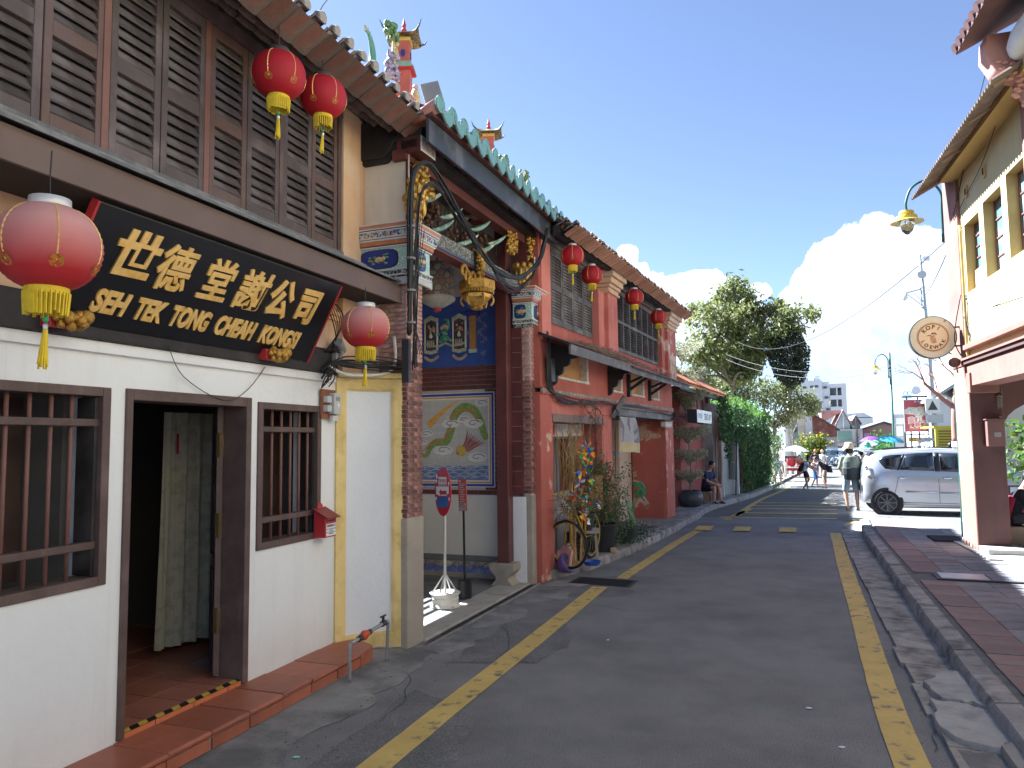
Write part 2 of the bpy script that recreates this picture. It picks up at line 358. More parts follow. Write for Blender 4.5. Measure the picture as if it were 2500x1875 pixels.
# right-hand gutter slabs, kerb stones and pavement
t = struct(link('gutter', None)); y = 2.6
while y < 16.6:
    l = R.uniform(.5,.72); x0 = rk(y)-.36+R.uniform(-.02,.02); x1 = rk(y)+.02; s = .004
    b = MB(); b.add([(x0,y+s,.012),(x1,y+s,-.0),(x1+(rk(y+l)-rk(y)),y+l-s,-.0),(x0+(rk(y+l)-rk(y)),y+l-s,.012),(x0,y+s,-.05),(x1,y+s,-.05),(x1,y+l-s,-.05),(x0,y+l-s,-.05)],
          [(0,1,2,3),(0,4,5,1),(1,5,6,2),(2,6,7,3),(3,7,4,0)])
    for i in range(4): b.v[i] = (b.v[i][0], b.v[i][1], b.v[i][2]+.012+R.uniform(0,.008))
    b.build('slab', KERB, t); y += l
t = struct(link('kerb', None)); y = 2.3
def kerbstone(par, xa, ya, xb, yb, w, h, zt, m=KERB):
    d = Vector((xb-xa, yb-ya, 0)); l = d.length; o = link('stone', None) if 0 else None
    pr = [(0,-.1),(0.0,h*.72),(.025,h*.97),(.05,h),(w,h+.006),(w,-.1)]
    b = MB(); n = 5; vs = []
    for i in range(n+1):
        for (px, pz) in pr:
            jx = .006*noise.noise((ya+l*i/n*2.0, px*9, pz*9)); jz = .006*noise.noise((ya*3+l*i/n*3, px*5, 7))
            vs.append((px+jx, .006+(l-.012)*i/n, pz+(jz if pz > 0 else 0)))
    k = len(pr)
    b.add(vs, [(i*k+j, i*k+(j+1)%k, (i+1)*k+(j+1)%k, (i+1)*k+j) for i in range(n) for j in range(k)]+[tuple(range(k-1,-1,-1)), tuple(n*k+j for j in range(k))])
    b.xf(Matrix.Translation((xa, ya, zt)) @ Matrix.Rotation(math.atan2(-d.x, d.y), 4, 'Z'))
    return b.build('stone', m, par, autos=True)
while y < 17.6:
    l = R.uniform(.62,.86); kerbstone(t, rk(y), y, rk(min(y+l,18)), y+l, .17, .15, R.uniform(-.006,.006)); y += l
for a, c in (((1.72,17.75),(1.84,18.35)),((1.84,18.35),(2.2,18.62)),((2.2,18.62),(2.9,18.7)),((2.9,18.7),(3.7,18.7))):
    kerbstone(t, *a, *c, .17, .12, 0)
b = strip(lambda y: rk(y)+.14, lambda y: 9, -3, 18.45, .128, 24); struct(b.build('pavement', GRAV))
t = struct(link('pavement', None))
tiles = {}
for k, m in (('g', PAVE), ('r', PAVER)):
    me = MB().prism([(-.178,-.148),(.178,-.148),(.178,.148),(-.178,.148)], 'z', -.03, 0).mesh('tile'); me.materials.append(m); tiles[k] = me
small = MB().box(-.178,.178,-.148,.148,-.03,0).mesh('tile'); small.materials.append(PAVE)
cnt = 0
for j in range(50):
    y = 3.6+.303*j; x0 = rk(y)+.43
    for i in range(8):
        x = x0+.363*i
        if y > 18.25 or cnt >= 296 or x > 3.3+.05*max(0, 9-y)+(.6 if y < 9 else 0): continue
        if abs(x-2.42) < .62 and abs(y-10.75) < .3: continue
        link('tile', tiles['r' if i == 0 or (i == 1 and R.random() < .12) else 'g'], t, (x+R.uniform(-.003,.003), y, .142+R.uniform(-.0025,.0025)), 0, (R.uniform(-.004,.004), R.uniform(-.006,.006), R.uniform(-.006,.006)-.03*0)); cnt += 1
b = MB()
for j in range(66):
    y = -2+.303*j
    for i in range(8, 22) if y > 3 else range(22):
        x = rk(y)+.43+.363*i
        if y < 18.2: b.add([(x-.178,y-.148,.14),(x+.178,y-.148,.14),(x+.178,y+.148,.14),(x-.178,y+.148,.14)], [(0,1,2,3)])
stuff(b.build('tile_field', PAVE, t))
t = thing('manhole_cover', 'pale metal inspection cover beside a slatted grate in the right pavement', 'manhole cover', (2.42,10.75,.143), rad(-2))
MB().box(-.55,.55,-.24,.24,-.01,.004).build('frame', IRON, t)
MB().box(-.5,.02,-.2,.2,.004,.012).build('lid', GALV, t)
b = MB()
for i in range(17): b.box(.05+.028*i,.066+.028*i,-.2,.2,.004,.012)
stuff(b.build('grate_bar', GALV, t))
# broken cement slab bridging the gutter
def rock(pts, z0, h, m, name, jit=.02, par=None):
    fine = []
    for (xa, ya), (xb, yb) in zip(pts, pts[1:]+pts[:1]):
        for k in range(4):
            f = k/4; fine.append((xa+(xb-xa)*f+R.uniform(-jit,jit), ya+(yb-ya)*f+R.uniform(-jit,jit)))
    c = Vector((sum(p[0] for p in fine)/len(fine), sum(p[1] for p in fine)/len(fine))); b = MB(); n = len(fine); vs = []
    for s_, z in ((1.01, 0), (1.0, h*.85), (.985, h), (.55, h*1.05)):
        vs += [(c.x+(p[0]-c.x)*s_, c.y+(p[1]-c.y)*s_, z0+z+(.006*noise.noise((p[0]*9, p[1]*9, z)) if z > 0 else 0)) for p in fine]
    vs.append((c.x, c.y, z0+h*1.1))
    b.add(vs, [(r*n+i, r*n+(i+1)%n, (r+1)*n+(i+1)%n, (r+1)*n+i) for r in range(3) for i in range(n)]+[(3*n+i, 3*n+(i+1)%n, 4*n) for i in range(n)])
    return b.build(name, m, par, autos=True)
SLAB = mat('pale_cement', (.37,.365,.35), .9, .18, 4, c2=(.22,.22,.215), s2=3, lo=.5, hi=.7, bump=.5, bs=30, fine=.1)
t = struct(link('gutter_bridge', None))
rock([(1.0,6.4),(1.2,6.72),(1.42,6.8),(1.52,6.5),(1.5,6.12),(1.2,6.02),(1.05,6.06)], 0, .07, SLAB, 'slab', par=t)
rock([(.99,6.03),(1.2,6.0),(1.36,5.84),(1.39,5.5),(1.22,5.22),(1.02,5.26),(.93,5.6)], 0, .062, SLAB, 'slab', par=t)
rock([(1.25,6.01),(1.53,6.1),(1.52,5.72),(1.42,5.58),(1.4,5.8)], 0, .075, SLAB, 'slab', par=t)
rock([(1.4,5.6),(1.62,5.7),(1.75,5.2),(1.7,4.3),(1.2,4.2),(1.22,5.2)], 0, .08, CONC, 'slab', par=t)
rock([(.98,5.2),(1.17,5.22),(1.16,4.1),(.98,4.2)], -.02, .05, APRON, 'slab', par=t)
for (x, y, c) in ((.17,5.75,(.75,.77,.75)),(.33,5.1,(.7,.74,.74)),(-2.8,3.95,(.35,.7,.45)),(-1.55,7.1,(.6,.6,.58))):
    o = MB().lathe([(.028,0),(.028,.003),(.02,.004)], 8, (0,0,0)).build('litter', mat('scrap_%.2f'%c[0], c, .7), None, loc=(x,y,.006), rz=x)
    o.scale = (.8,.5,1); tag(o, {0.17:'small white paper scrap lying on the road further from the camera', .33:'white round scrap lying on the road nearer the camera', -2.8:'pale green blob of gum on the worn apron before the doorway', -1.55:'tiny grey scrap lying right of the left yellow line'}[x], 'litter')

# left kerb past the temple and its walkway
t = struct(link('kerb', None)); y = 9.95
while y < 36:
    l = R.uniform(.75,1.05); kb = kerbstone(t, lk(y+l), y+l, lk(y), y, .26, .13, gz(y)); y += l
b = strip(lambda y: lk(y)-6 if y > 18 else -3.4, lambda y: lk(y)-.15, 9.9, 60, .12, 60); struct(b.build('pavement', CONC))

b = MB(); rr = random.Random(19)
for k in range(900):
    y = rr.uniform(3.2,16); side = rr.random()
    if side < .55: x = rk(y)-rr.random()**2*.55; z = .014
    else: x = -2.9+rr.gauss(0,.22) if y < 9.5 else lk(y)+abs(rr.gauss(0,.12)); z = .012
    s_ = rr.uniform(.003,.009); b.obox((x,y,z), (s_*rr.uniform(1,2.2),s_,s_*.6), (0,0,rr.uniform(0,3)))
stuff(struct(b.build('grit', mat('grit', (.2,.18,.15), .9, .5, 30))))
# ================================================================ white clan hall on the left
WHITE = mat('white_limewash', (.775,.79,.8), .8, .035, .9, c2=(.7,.715,.72), s2=.8, lo=.56, hi=.78, bump=.25, bs=14, streak=((.6,.585,.55), 6, .4), fine=.04, base=((.5,.46,.41), .1, .6, .3))
PEACH = mat('peach_plaster', (.66,.42,.24), .85, .12, 1.4, c2=(.7,.5,.33), s2=1.5, lo=.45, hi=.6, bump=.15, bs=20, streak=((.42,.22,.11), 5, .5))
CREAM = mat('cream_plaster', (.66,.6,.5), .85, .08, 1.2, c2=(.58,.52,.44), s2=1.5, bump=.1, bs=20, streak=((.45,.42,.38), 5, .3))
YPAINT = mat('yellow_paint', (.78,.6,.25), .7, .1, 2, c2=(.62,.47,.17), s2=3, bump=.15, bs=30, streak=((.5,.38,.15), 8, .4))
BROWN = mat('brown_timber', (.1,.066,.058), .6, .25, 6, c2=(.15,.105,.095), s2=2.5, lo=.5, hi=.75, bump=.2, bs=30, streak=((.24,.19,.17), 9, .35))
SLATM = mat('weathered_slat', (.095,.078,.076), .65, .22, 7, c2=(.17,.155,.155), s2=4, lo=.5, hi=.75, bump=.25, bs=40, rnd=.28)
REDWOOD = mat('red_timber', (.19,.092,.072), .6, .2, 6, c2=(.17,.08,.065), s2=3, bump=.15, bs=40)
BLACKW = mat('black_timber', (.02,.018,.018), .6, .3, 5, c2=(.045,.04,.04), s2=2, bump=.3, bs=22)
GREYW = mat('grey_timber', (.12,.12,.125), .7, .25, 4, c2=(.2,.2,.2), s2=3, bump=.3, bs=30, streak=((.27,.27,.27), 12, .5))
TERRA = mat('terracotta', (.36,.115,.06), .5, .16, 4, c2=(.28,.09,.05), s2=3, lo=.45, hi=.65, bump=.1, bs=50, rnd=.12, spec=.5)
TERRAB = mat('terracotta_riser', (.52,.16,.06), .55, .1, 4, rnd=.08)
TERRAD = mat('terracotta_floor', (.32,.12,.08), .4, .14, 4, c2=(.24,.09,.06), s2=3, rnd=.14, spec=.5)
GROUT = mat('grout', (.3,.25,.22), .9, .2, 5)
GOLD = mat('gold_leaf', (.82,.54,.17), .42, .18, 9, c2=(.7,.42,.1), s2=6, metal=.25, bump=.2, bs=60, spec=.6)
GOLDC = mat('carved_gold', (.5,.29,.055), .42, .25, 12, c2=(.2,.1,.02), s2=14, lo=.55, hi=.7, metal=.6, bump=.6, bs=45)
SIGNBK = mat('sign_lacquer', (.008,.009,.013), .28, .2, 3, spec=.5, bump=.02, bs=8)
REDP = mat('red_paint', (.42,.03,.035), .45, .12, 4)
CABLE = mat('cable_black', (.02,.02,.022), .55, .2)
TILE = mat('roof_tile', (.17,.07,.05), .8, .3, 5, c2=(.11,.09,.075), s2=6, lo=.42, hi=.6, bump=.3, bs=40, rnd=.25)
TILEC = mat('mossy_tile', (.33,.25,.2), .85, .3, 5, c2=(.04,.035,.03), s2=7, lo=.45, hi=.6, bump=.4, bs=40, rnd=.2)
LIME = mat('lime_mortar', (.36,.33,.3), .9, .2, 6, c2=(.1,.09,.08), s2=6, lo=.5, hi=.62, bump=.4, bs=40)

def wallpanel(y0, y1, z0, z1, ops, th=.25, x=0, rev=None):
    """front face at x, openings (ya,yb,za,zb), with reveals"""
    ys = sorted({y0, y1, *[min(max(v, y0), y1) for o in ops for v in o[:2]]}); zs = sorted({z0, z1, *[min(max(v, z0), z1) for o in ops for v in o[2:4]]})
    sol = lambda i, j: 0 <= i < len(ys)-1 and 0 <= j < len(zs)-1 and not any(o[0] < (ys[i]+ys[i+1])/2 < o[1] and o[2] < (zs[j]+zs[j+1])/2 < o[3] for o in ops)
    b = MB(); xb = x-th
    for i in range(len(ys)-1):
        for j in range(len(zs)-1):
            if not sol(i, j): continue
            a, c, d, e = ys[i], ys[i+1], zs[j], zs[j+1]
            b.add([(x,a,d),(x,c,d),(x,c,e),(x,a,e),(xb,a,d),(xb,c,d),(xb,c,e),(xb,a,e)], [(0,1,2,3),(7,6,5,4)])
            o = len(b.v)-8
            for (di, dj), f in (((-1,0),(0,3,7,4)),((1,0),(1,5,6,2)),((0,-1),(0,4,5,1)),((0,1),(3,2,6,7))):
                if not sol(i+di, j+dj): b.f.append(tuple(q+o for q in f))
    return b

WH = thing('clan_hall', 'two storey clan hall with white ground floor wall and weathered brown timber shutters above', 'building', (-3.75,0,0))
OPS = [(1.95,3.37,1.11,2.23),(3.53,4.63,.0,2.22),(4.77,5.57,1.11,2.21)]
wallpanel(-4, 5.83, 0, 2.49, OPS, .26).build('wall', WHITE, WH)
MB().box(.002,.03,-4,5.8,2.45,2.52).build('cornice', WHITE, WH, bevel=.006)
MB().box(-.1,.06,-4,5.78,2.522,2.73).build('timber_beam', BLACKW, WH, bevel=.006)
wallpanel(-4, 6.9, 2.52, 3.6, [], .2, .0).build('upper_wall', PEACH, WH)
b = MB()
for z0, z1, p in ((2.74,2.8,.05),(2.8,2.84,.03),(3.02,3.06,.03),(3.06,3.1,.05)): b.box(.002,p,5.2,5.85,z0,z1)
b.build('moulding', PEACH, WH)
MB().box(-.01,.07,5.84,6.12,2.55,5.2).box(-.01,.04,6.12,6.5,3.6,5.2).build('pilaster', PEACH, WH, bevel=.008)
wallpanel(5.8, 7.2, 3.55, 5.4, [], .2, -.002).build('side_wall', PEACH, WH)
wallpanel(-4, 5.8, 4.98, 5.4, [], .2, -.002).build('upper_wall', GREYW, WH)
# floor, ceilings and back walls of the rooms behind the openings
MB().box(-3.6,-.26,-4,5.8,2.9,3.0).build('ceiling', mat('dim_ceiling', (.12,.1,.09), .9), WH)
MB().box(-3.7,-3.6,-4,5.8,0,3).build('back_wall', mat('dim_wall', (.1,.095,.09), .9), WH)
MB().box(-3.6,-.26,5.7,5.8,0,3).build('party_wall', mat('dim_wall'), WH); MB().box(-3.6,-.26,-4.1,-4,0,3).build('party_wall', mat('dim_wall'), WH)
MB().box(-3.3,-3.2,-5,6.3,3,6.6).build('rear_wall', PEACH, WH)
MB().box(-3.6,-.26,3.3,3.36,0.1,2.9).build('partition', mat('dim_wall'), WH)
# terracotta step along the wall and tiled entrance floor
t = link('plinth', None, WH)
MB().box(-.2,.40,-4,5.72,.0,.105).build('mortar_bed', GROUT, t)
for i in range(24):
    y = 5.42-.352*i
    b = MB(); b.prism([(.0,.105),(.41,.105),(.425,.118),(.425,.132),(.412,.142),(.0,.142)], 'y', -.172, .172); b.build('tile', TERRA, t, loc=(R.uniform(-.004,.004), y, R.uniform(-.003,.003)), rz=R.uniform(-.006,.006), bevel=.004)
    MB().box(.4,.414,-.17,.17,.03,.1).build('tile', TERRA, t, loc=(.0,y+R.uniform(-.01,.01),R.uniform(-.004,.004)))
MB().prism([(0,5.59),(.42,5.59),(.38,5.85),(0,6.1)], 'z', .02, .138).build('tile', TERRA, t, bevel=.004)
f = link('entrance_floor', None, WH)
MB().box(-3.5,-.01,3.4,5.7,.0,.168).build('mortar_bed', GROUT, f)
tm = MB().box(-.165,.165,-.165,.165,-.01,.0).mesh('tile'); tm.materials.append(TERRAD)
for i in range(9):
    for j in range(7 if i > 1 else 4): link('tile', tm, f, (-.19-.34*i, 3.61+.34*j, .178+R.uniform(-.001,.001)), 0, (R.uniform(-.003,.003),0,0))
for y0, y1 in ((3.545,3.8),(3.808,4.13),(4.138,4.46),(4.468,4.62)): MB().box(-.012,.004,y0,y1,.144,.174).build('riser_tile', TERRAB, f)
HAZ = mat('tape_yellow', (.62,.45,.06), .5, .1); HAZB = mat('tape_black', (.015,.015,.015), .5)
for i in range(16):
    y = 3.55+.068*i
    MB().add([(-.05,y+.03,.1805),(.006,y-.005,.1805),(.006,y+.06,.1805),(-.05,y+.095,.1805)], [(0,1,2,3)]).build('hazard_tape', HAZ if i % 2 == 0 else HAZB, f)
# door: frame, leaf folded in, glass inner door, curtain
d = link('doorway', None, WH)
MB().box(-.2,.018,3.505,3.555,.15,2.255).box(-.2,.018,4.605,4.665,.15,2.255).box(-.2,.018,3.555,4.605,2.185,2.255).build('frame', BROWN, d, bevel=.005)
lf = Matrix.Translation((-.2,4.575,0)) @ Matrix.Rotation(rad(-46),4,'Z')
MB().box(-.52,0,-.022,.022,.2,2.18).xf(lf).build('door_leaf', BROWN, d, bevel=.004)
b = MB()
for z0, z1 in ((.32,.95),(1.1,1.6),(1.72,2.08)): b.box(-.44,-.09,-.034,-.022,z0,z1)
b.xf(lf).build('leaf_panel', BLACKW, d, bevel=.006)
for z in (.6,1.3,1.9): MB().box(-.222,-.19,4.56,4.602,z-.09,z+.09).build('hinge', mat('brass', (.3,.22,.1), .4, .2, metal=.7), d)
def fold(u, v): 
    y = 4.9+.62*u; return (-1.08+.12*u+.04*math.sin(u*26)+.02*math.sin(u*61+v*2), y-.03*(1-v), .23+1.95*v)
CURT = mat('curtain', (.52,.5,.39), .8, .05, 3, c2=(.42,.4,.3), s2=11, lo=.5, hi=.56, sub=.15)
MB().grid(fold, 70, 12).build('curtain', CURT, d, smooth=True)
GLASS = mat('dark_glass', (.03,.035,.04), .08, 0, spec=.8)
MB().box(-1.0,-.97,3.56,3.72,.2,2.15).build('glass_door', GLASS, d)
b = MB().tube([(-.93,3.69,.98),(-.9,3.69,1.0),(-.9,3.69,1.22),(-.93,3.69,1.24)], .011, 8); b.build('handle', mat('chrome', (.7,.7,.68), .2, .05, metal=1), d, smooth=True)
MB().lathe([(.05,0),(.05,.02),(.03,.03)], 12).xf(Matrix.Translation((-.94,3.77,1.12)) @ Matrix.Rotation(rad(90),4,'Y')).build('door_knob', mat('brass'), d)
MB().box(-1.9,-1.3,3.55,3.95,.18,.78).box(-1.95,-1.25,3.5,4.0,.78,.8).build('reception_desk', BLACKW, d)
for i in range(4): MB().box(-1.6,-1.35,3.72,3.95,.8+.018*i,.815+.018*i).xf(Matrix.Translation((.01*i,0,0))).build('paper_pile', mat('paper', (.6,.58,.48), .8, .1), d)
MB().box(-1.02,-1.01,5.0,5.015,1.83,2.0).build('paper_charm', REDP, d)
# barred windows
def window(y0, y1, z0, z1, bars, rails, name='barred_window'):
    w = link(name, None, WH)
    fr = .055
    MB().box(-.16,.016,y0-.022,y0+fr-.02,z0-.02,z1+.02).box(-.16,.016,y1-fr+.02,y1+.022,z0-.02,z1+.02).box(-.16,.016,y0+fr-.02,y1-fr+.02,z1-fr+.02,z1+.02).box(-.16,.016,y0+fr-.02,y1-fr+.02,z0-.02,z0+fr-.02).build('frame', BROWN, w, bevel=.005)
    MB().box(-.16,-.02,y1-fr-.005,y1-fr+.018,z0+.04,z1-.04).build('inner_frame', BLACKW, w)
    for y in bars: MB().tube([(-.05,y,z0+.03),(-.05,y,z1-.03)], .012, 8).build('bar', REDWOOD, w, smooth=True)
    for z in rails: MB().box(-.085,-.015,y0+.03,y1-.03,z-.022,z+.022).build('rail', BROWN, w, bevel=.006)
    return w
w = window(1.95,3.37,1.11,2.23,[2.02+.1287*i for i in range(10)],(1.325,2.04))
b = MB().box(-.5,-.46,2.55,3.2,1.12,2.2); b.build('inner_shutter', mat('dark_panel', (.05,.03,.026), .5, .2, 5), w)
b = MB()
for z0, z1 in ((1.2,1.52),(1.6,2.1)): b.box(-.46,-.447,2.66,3.06,z0,z1)
b.build('shutter_panel', mat('dark_panel2', (.065,.042,.036), .5, .2, 5), w, bevel=.008)
MB().box(-.9,-.86,2.0,2.5,1.1,2.2).build('curtain', mat('dim_curtain', (.3,.3,.28), .9), w)
w = window(4.77,5.57,1.11,2.21,[4.87+.121*i for i in range(6)],(1.31,2.02))
MB().box(-.45,-.4,4.78,5.56,1.05,2.2).build('inner_shutter', mat('dark_panel'), w)
# pent ledge above the signboard
led = link('pent_ledge', None, WH)
MB().box(.0,.44,-4,6.3,3.235,3.25).build('soffit', mat('dark_soffit', (.05,.04,.036), .8, .2, 4), led)
MB().box(.43,.455,-4,6.32,3.225,3.4).build('fascia', mat('fascia_paint', (.135,.092,.08), .6, .15, 3, streak=((.13,.09,.08), 6, .5)), led, bevel=.004)
MB().prism([(0,3.585),(.5,3.405),(.5,3.425),(0,3.625)], 'y', -4, 6.42).build('board', GREYW, led, bevel=.004)
MB().prism([(0,3.626),(.28,3.518),(.28,3.54),(0,3.65)], 'y', -4, 5.9).build('flashing', mat('lead_grey', (.17,.17,.175), .6, .2, 6, c2=(.26,.26,.26), s2=5), led)
# shutters
slat = MB().prism([(.034,-.036),(.044,-.026),(.004,.036),(-.006,.03)], 'y', -.142, .142).mesh('slat'); slat.materials.append(SLATM)
def shutter(yc, wd, z0, z1, zm, tone):
    s = link('shutter', None, WH); h = wd/2; st = .052
    MB().box(.0,.05,yc-h,yc-h+st,z0,z1).box(.0,.05,yc+h-st,yc+h,z0,z1).box(.002,.048,yc-h+st,yc+h-st,z0,z0+.09).box(.002,.048,yc-h+st,yc+h-st,zm-.05,zm+.04).box(.002,.048,yc-h+st,yc+h-st,z1-.08,z1).build('frame', tone, s, bevel=.005)
    MB().box(-.02,-.01,yc-h+.02,yc+h-.02,z0+.02,z1-.02).build('backing', BLACKW, s)
    for a, c in ((z0+.09, zm-.05), (zm+.04, z1-.08)):
        n = int((c-a)/.066)
        for i in range(n):
            o = link('slat', slat, s, (.005, yc, a+(i+.5)*(c-a)/n)); o.scale = (1, (wd-2*st+.006)/.284, 1); o.rotation_euler = (R.uniform(-.012,.012), R.uniform(-.06,.06), 0)
TONES = [mat('shutter_a', (.085,.066,.064), .6, .22, 5, c2=(.19,.15,.145), s2=2, lo=.5, hi=.8, bump=.2, bs=40), mat('shutter_b', (.12,.072,.06), .6, .2, 5, c2=(.12,.08,.075), s2=2, bump=.2, bs=40)]
post = MB()
for i, y in enumerate((1.575,2.415,3.25,4.09,4.935,5.795)):
    MB().box(-.01,.058,y-.025,y+.025,3.6,5.0).build('post', REDWOOD if i in (2, 3) else BROWN, WH, bevel=.004)
    if i < 5:
        for k in (0, 1): shutter(y+.03+.2+.4*k, .392, 3.655, 4.93, 4.24, TONES[(i*2+k) % 3 == 0])
MB().box(-.01,.075,-4,5.82,4.93,5.03).build('lintel', BROWN, WH, bevel=.004)
MB().box(-.01,.07,-4,1.55,3.6,5.0).build('shutter_panel', BROWN, WH)
MB().box(-.01,.085,-4,5.82,3.62,3.655).build('sill', GREYW, WH)
# roof: slope rises from the eave at x=.76
RS = .46; EX = .76; EZ = 4.95
rz = lambda x: EZ+(EX-x)*RS
rf = link('roof', None, WH); ang = math.atan(RS)
UND = mat('dark_boarding', (.035,.028,.027), .8, .3, 6)
MB().prism([(EX-.12,rz(EX-.12)-.05),(-3.3,rz(-3.3)-.05),(-3.3,rz(-3.3)-.02),(EX-.12,rz(EX-.12)-.02)], 'y', -5, 6.36).build('boarding', UND, rf)
MB().box(.37,.49,-5,6.7,4.955,5.11).build('purlin', BLACKW, rf, bevel=.005)
MB().box(.0,.1,-5,6.4,5.08,5.22).build('wall_plate', mat('plate_brown', (.13,.1,.09), .7, .2, 4), rf)
pan = MB(); pan.grid(lambda u, v: ((v-.0)*.25, (u-.5)*.19, .028*(2*u-1)**2), 6, 1); pm = pan.mesh('pan_tile'); pm.materials.append(TILE)
cov = MB(); cov.grid(lambda u, v: (v*.25, .062*math.cos(math.pi*u)*(1-.1*v), .062*math.sin(math.pi*u)*(1-.1*v)), 8, 1)
cov.grid(lambda u, v: (v*.25, .05*math.cos(math.pi*u)*(1-.1*v), .05*math.sin(math.pi*u)*(1-.1*v)), 8, 1); o = len(cov.v)
cov.f += [(i, i+1, 18+i+1, 18+i) for i in range(8)]
cm = cov.mesh('cover_tile', True); cm.materials.append(TILEC)
plug = MB().prism([(.058*math.cos(math.pi*i/8), .058*math.sin(math.pi*i/8)) for i in range(9)], 'x', -.012, .02); gm = plug.mesh('mortar_plug'); gm.materials.append(LIME)
ncol = 26; field = MB()
for i in range(ncol):
    y = 6.22-.19*i
    for j in range(6):
        x = EX-.17*j
        rot = (R.uniform(-.05,.05), -ang-.05+R.uniform(-.02,.02)+math.pi*0, math.pi+R.uniform(-.04,.04))
        if j < 5: 
            link('pan_tile', pm, rf, (x-.02, y, rz(x)-.006+R.uniform(-.004,.004)), 0, (0, ang+.1, math.pi+R.uniform(-.03,.03)))
        if j < 5: link('cover_tile', cm, rf, (x+R.uniform(-.02,.025), y+.095+R.uniform(-.008,.008), rz(x)+.024+R.uniform(-.004,.006)), 0, (R.uniform(-.06,.06), ang+.02, math.pi+R.uniform(-.06,.06)))
    link('mortar_plug', gm, rf, (EX-.01, y+.095, rz(EX)+.022), 0, (0, ang, 0)).scale = (1.2, 1+R.uniform(-.1,.15), 1+R.uniform(-.1,.2))
b = MB()
for i in range(62):
    y = 6.3-.19*i
    b.grid(lambda u, v: ((EX-.85 if i < ncol else EX)-(2.6 if i < ncol else 3.4)*v, y+.062*math.cos(math.pi*u), rz((EX-.85 if i < ncol else EX)-(2.6 if i < ncol else 3.4)*v)+.03+.062*math.sin(math.pi*u)), 6, 1)
stuff(b.build('tile_field', TILEC, rf, smooth=True))
MB().prism([(EX-.5,rz(EX-.5)),(-2.6,rz(-2.6)),(-2.6,rz(-2.6)+.02),(EX-.5,rz(EX-.5)+.02)], 'y', -5, 6.3).build('tile_bed', TILE, rf)
b = MB(); b.prism([(EX+.03,rz(EX)-.02),(EX+.05,rz(EX)+.13),(-2.6,rz(-2.6)+.2),(-2.6,rz(-2.6)-.02)], 'y', 6.36, 6.48); b.build('verge', LIME, rf, bevel=.02)
for k in range(7): MB().box(.42+.035*k-.02,.42+.035*k,-5,6.33,4.99+.0-.016*k+.1,5.0-.016*k+.11).build('batten', BLACKW, rf)
for y, zz, xx in ((4.35,5.55,.55),(4.6,5.5,.6)):
    MB().tube(smoothpath([(xx,y,5.1),(xx+.02,y+.06,5.25),(xx+.05,y+.14,5.38)],4), .004, 5).ball((xx+.05,y+.145,5.385), .018, 6, 4).build('weed_stalk', mat('weed', (.06,.06,.03), .9), rf)
# corbel under the eave at the party wall
b = MB(); prof = [(.0,4.62),(.0,4.92),(.05,5.0),(.6,5.02),(.7,4.96),(.68,4.86),(.58,4.78),(.42,4.76),(.4,4.7),(.3,4.62)]
b.prism(prof, 'y', 6.22, 6.42); b.prism([(x*.93, z+.04) for x, z in prof], 'y', 6.19, 6.45)
b.build('corbel', BLACKW, WH, bevel=.012)
# concave yellow framed bay joining wall and gate pier
jn = link('curved_bay', None, WH)
def bay(u, z, off=0):
    a = (0.0, 5.83); c = (.46, 6.27); m = (.14, 6.14)
    x = (1-u)**2*a[0]+2*u*(1-u)*m[0]+u*u*c[0]; y = (1-u)**2*a[1]+2*u*(1-u)*m[1]+u*u*c[1]
    tx = 2*(1-u)*(m[0]-a[0])+2*u*(c[0]-m[0]); ty = 2*(1-u)*(m[1]-a[1])+2*u*(c[1]-m[1]); l = math.hypot(tx, ty)
    return (x+ty/l*off, y-tx/l*off, z)
BAYW = mat('rough_white', (.75,.77,.79), .85, .04, 2, bump=.22, bs=26)
MB().grid(lambda u, v: bay(u, .02+2.5*v), 12, 1).build('panel', BAYW, jn, smooth=True)
def band(u0, u1, z0, z1, off):
    b = MB(); n = 10
    vs = [bay(u0+(u1-u0)*i/n, z, o) for i in range(n+1) for z, o in ((z0,0),(z0,off),(z1,off),(z1,0))]
    b.add(vs, [(i*4+j, i*4+(j+1)%4, i*4+4+(j+1)%4, i*4+4+j) for i in range(n) for j in range(4)]+[(0,1,2,3),(n*4+3,n*4+2,n*4+1,n*4)]); return b
for args in ((0,.13,.03,2.5,.022),(.87,1,.03,2.5,.022),(.13,.87,.04,.16,.022),(.13,.87,2.4,2.5,.022),(.13,.165,.16,2.4,.012),(.835,.87,.16,2.4,.012),(.165,.835,.16,.175,.012),(.165,.835,2.385,2.4,.012)):
    band(*args).build('frame', YPAINT, jn)
b = MB(); n = 10; vs = [bay(i/n, 2.505, o) for i in range(n+1) for o in (.05, -.3)]; vs2 = [(x, y, z+.05) for x, y, z in vs]
b.add(vs+vs2, [(2*i,2*i+2,2*i+3,2*i+1) for i in range(n)]+[(22+2*i,22+2*i+1,22+2*i+3,22+2*i+2) for i in range(n)]+[(2*i,22+2*i,24+2*i,2*i+2) for i in range(n)]); b.build('cap', YPAINT, jn)
wallpanel(5.83, 7.0, 2.5, 3.6, [], .2, -.02).build('end_wall', mat('dark_red_render', (.16,.05,.04), .8, .2, 4), WH)

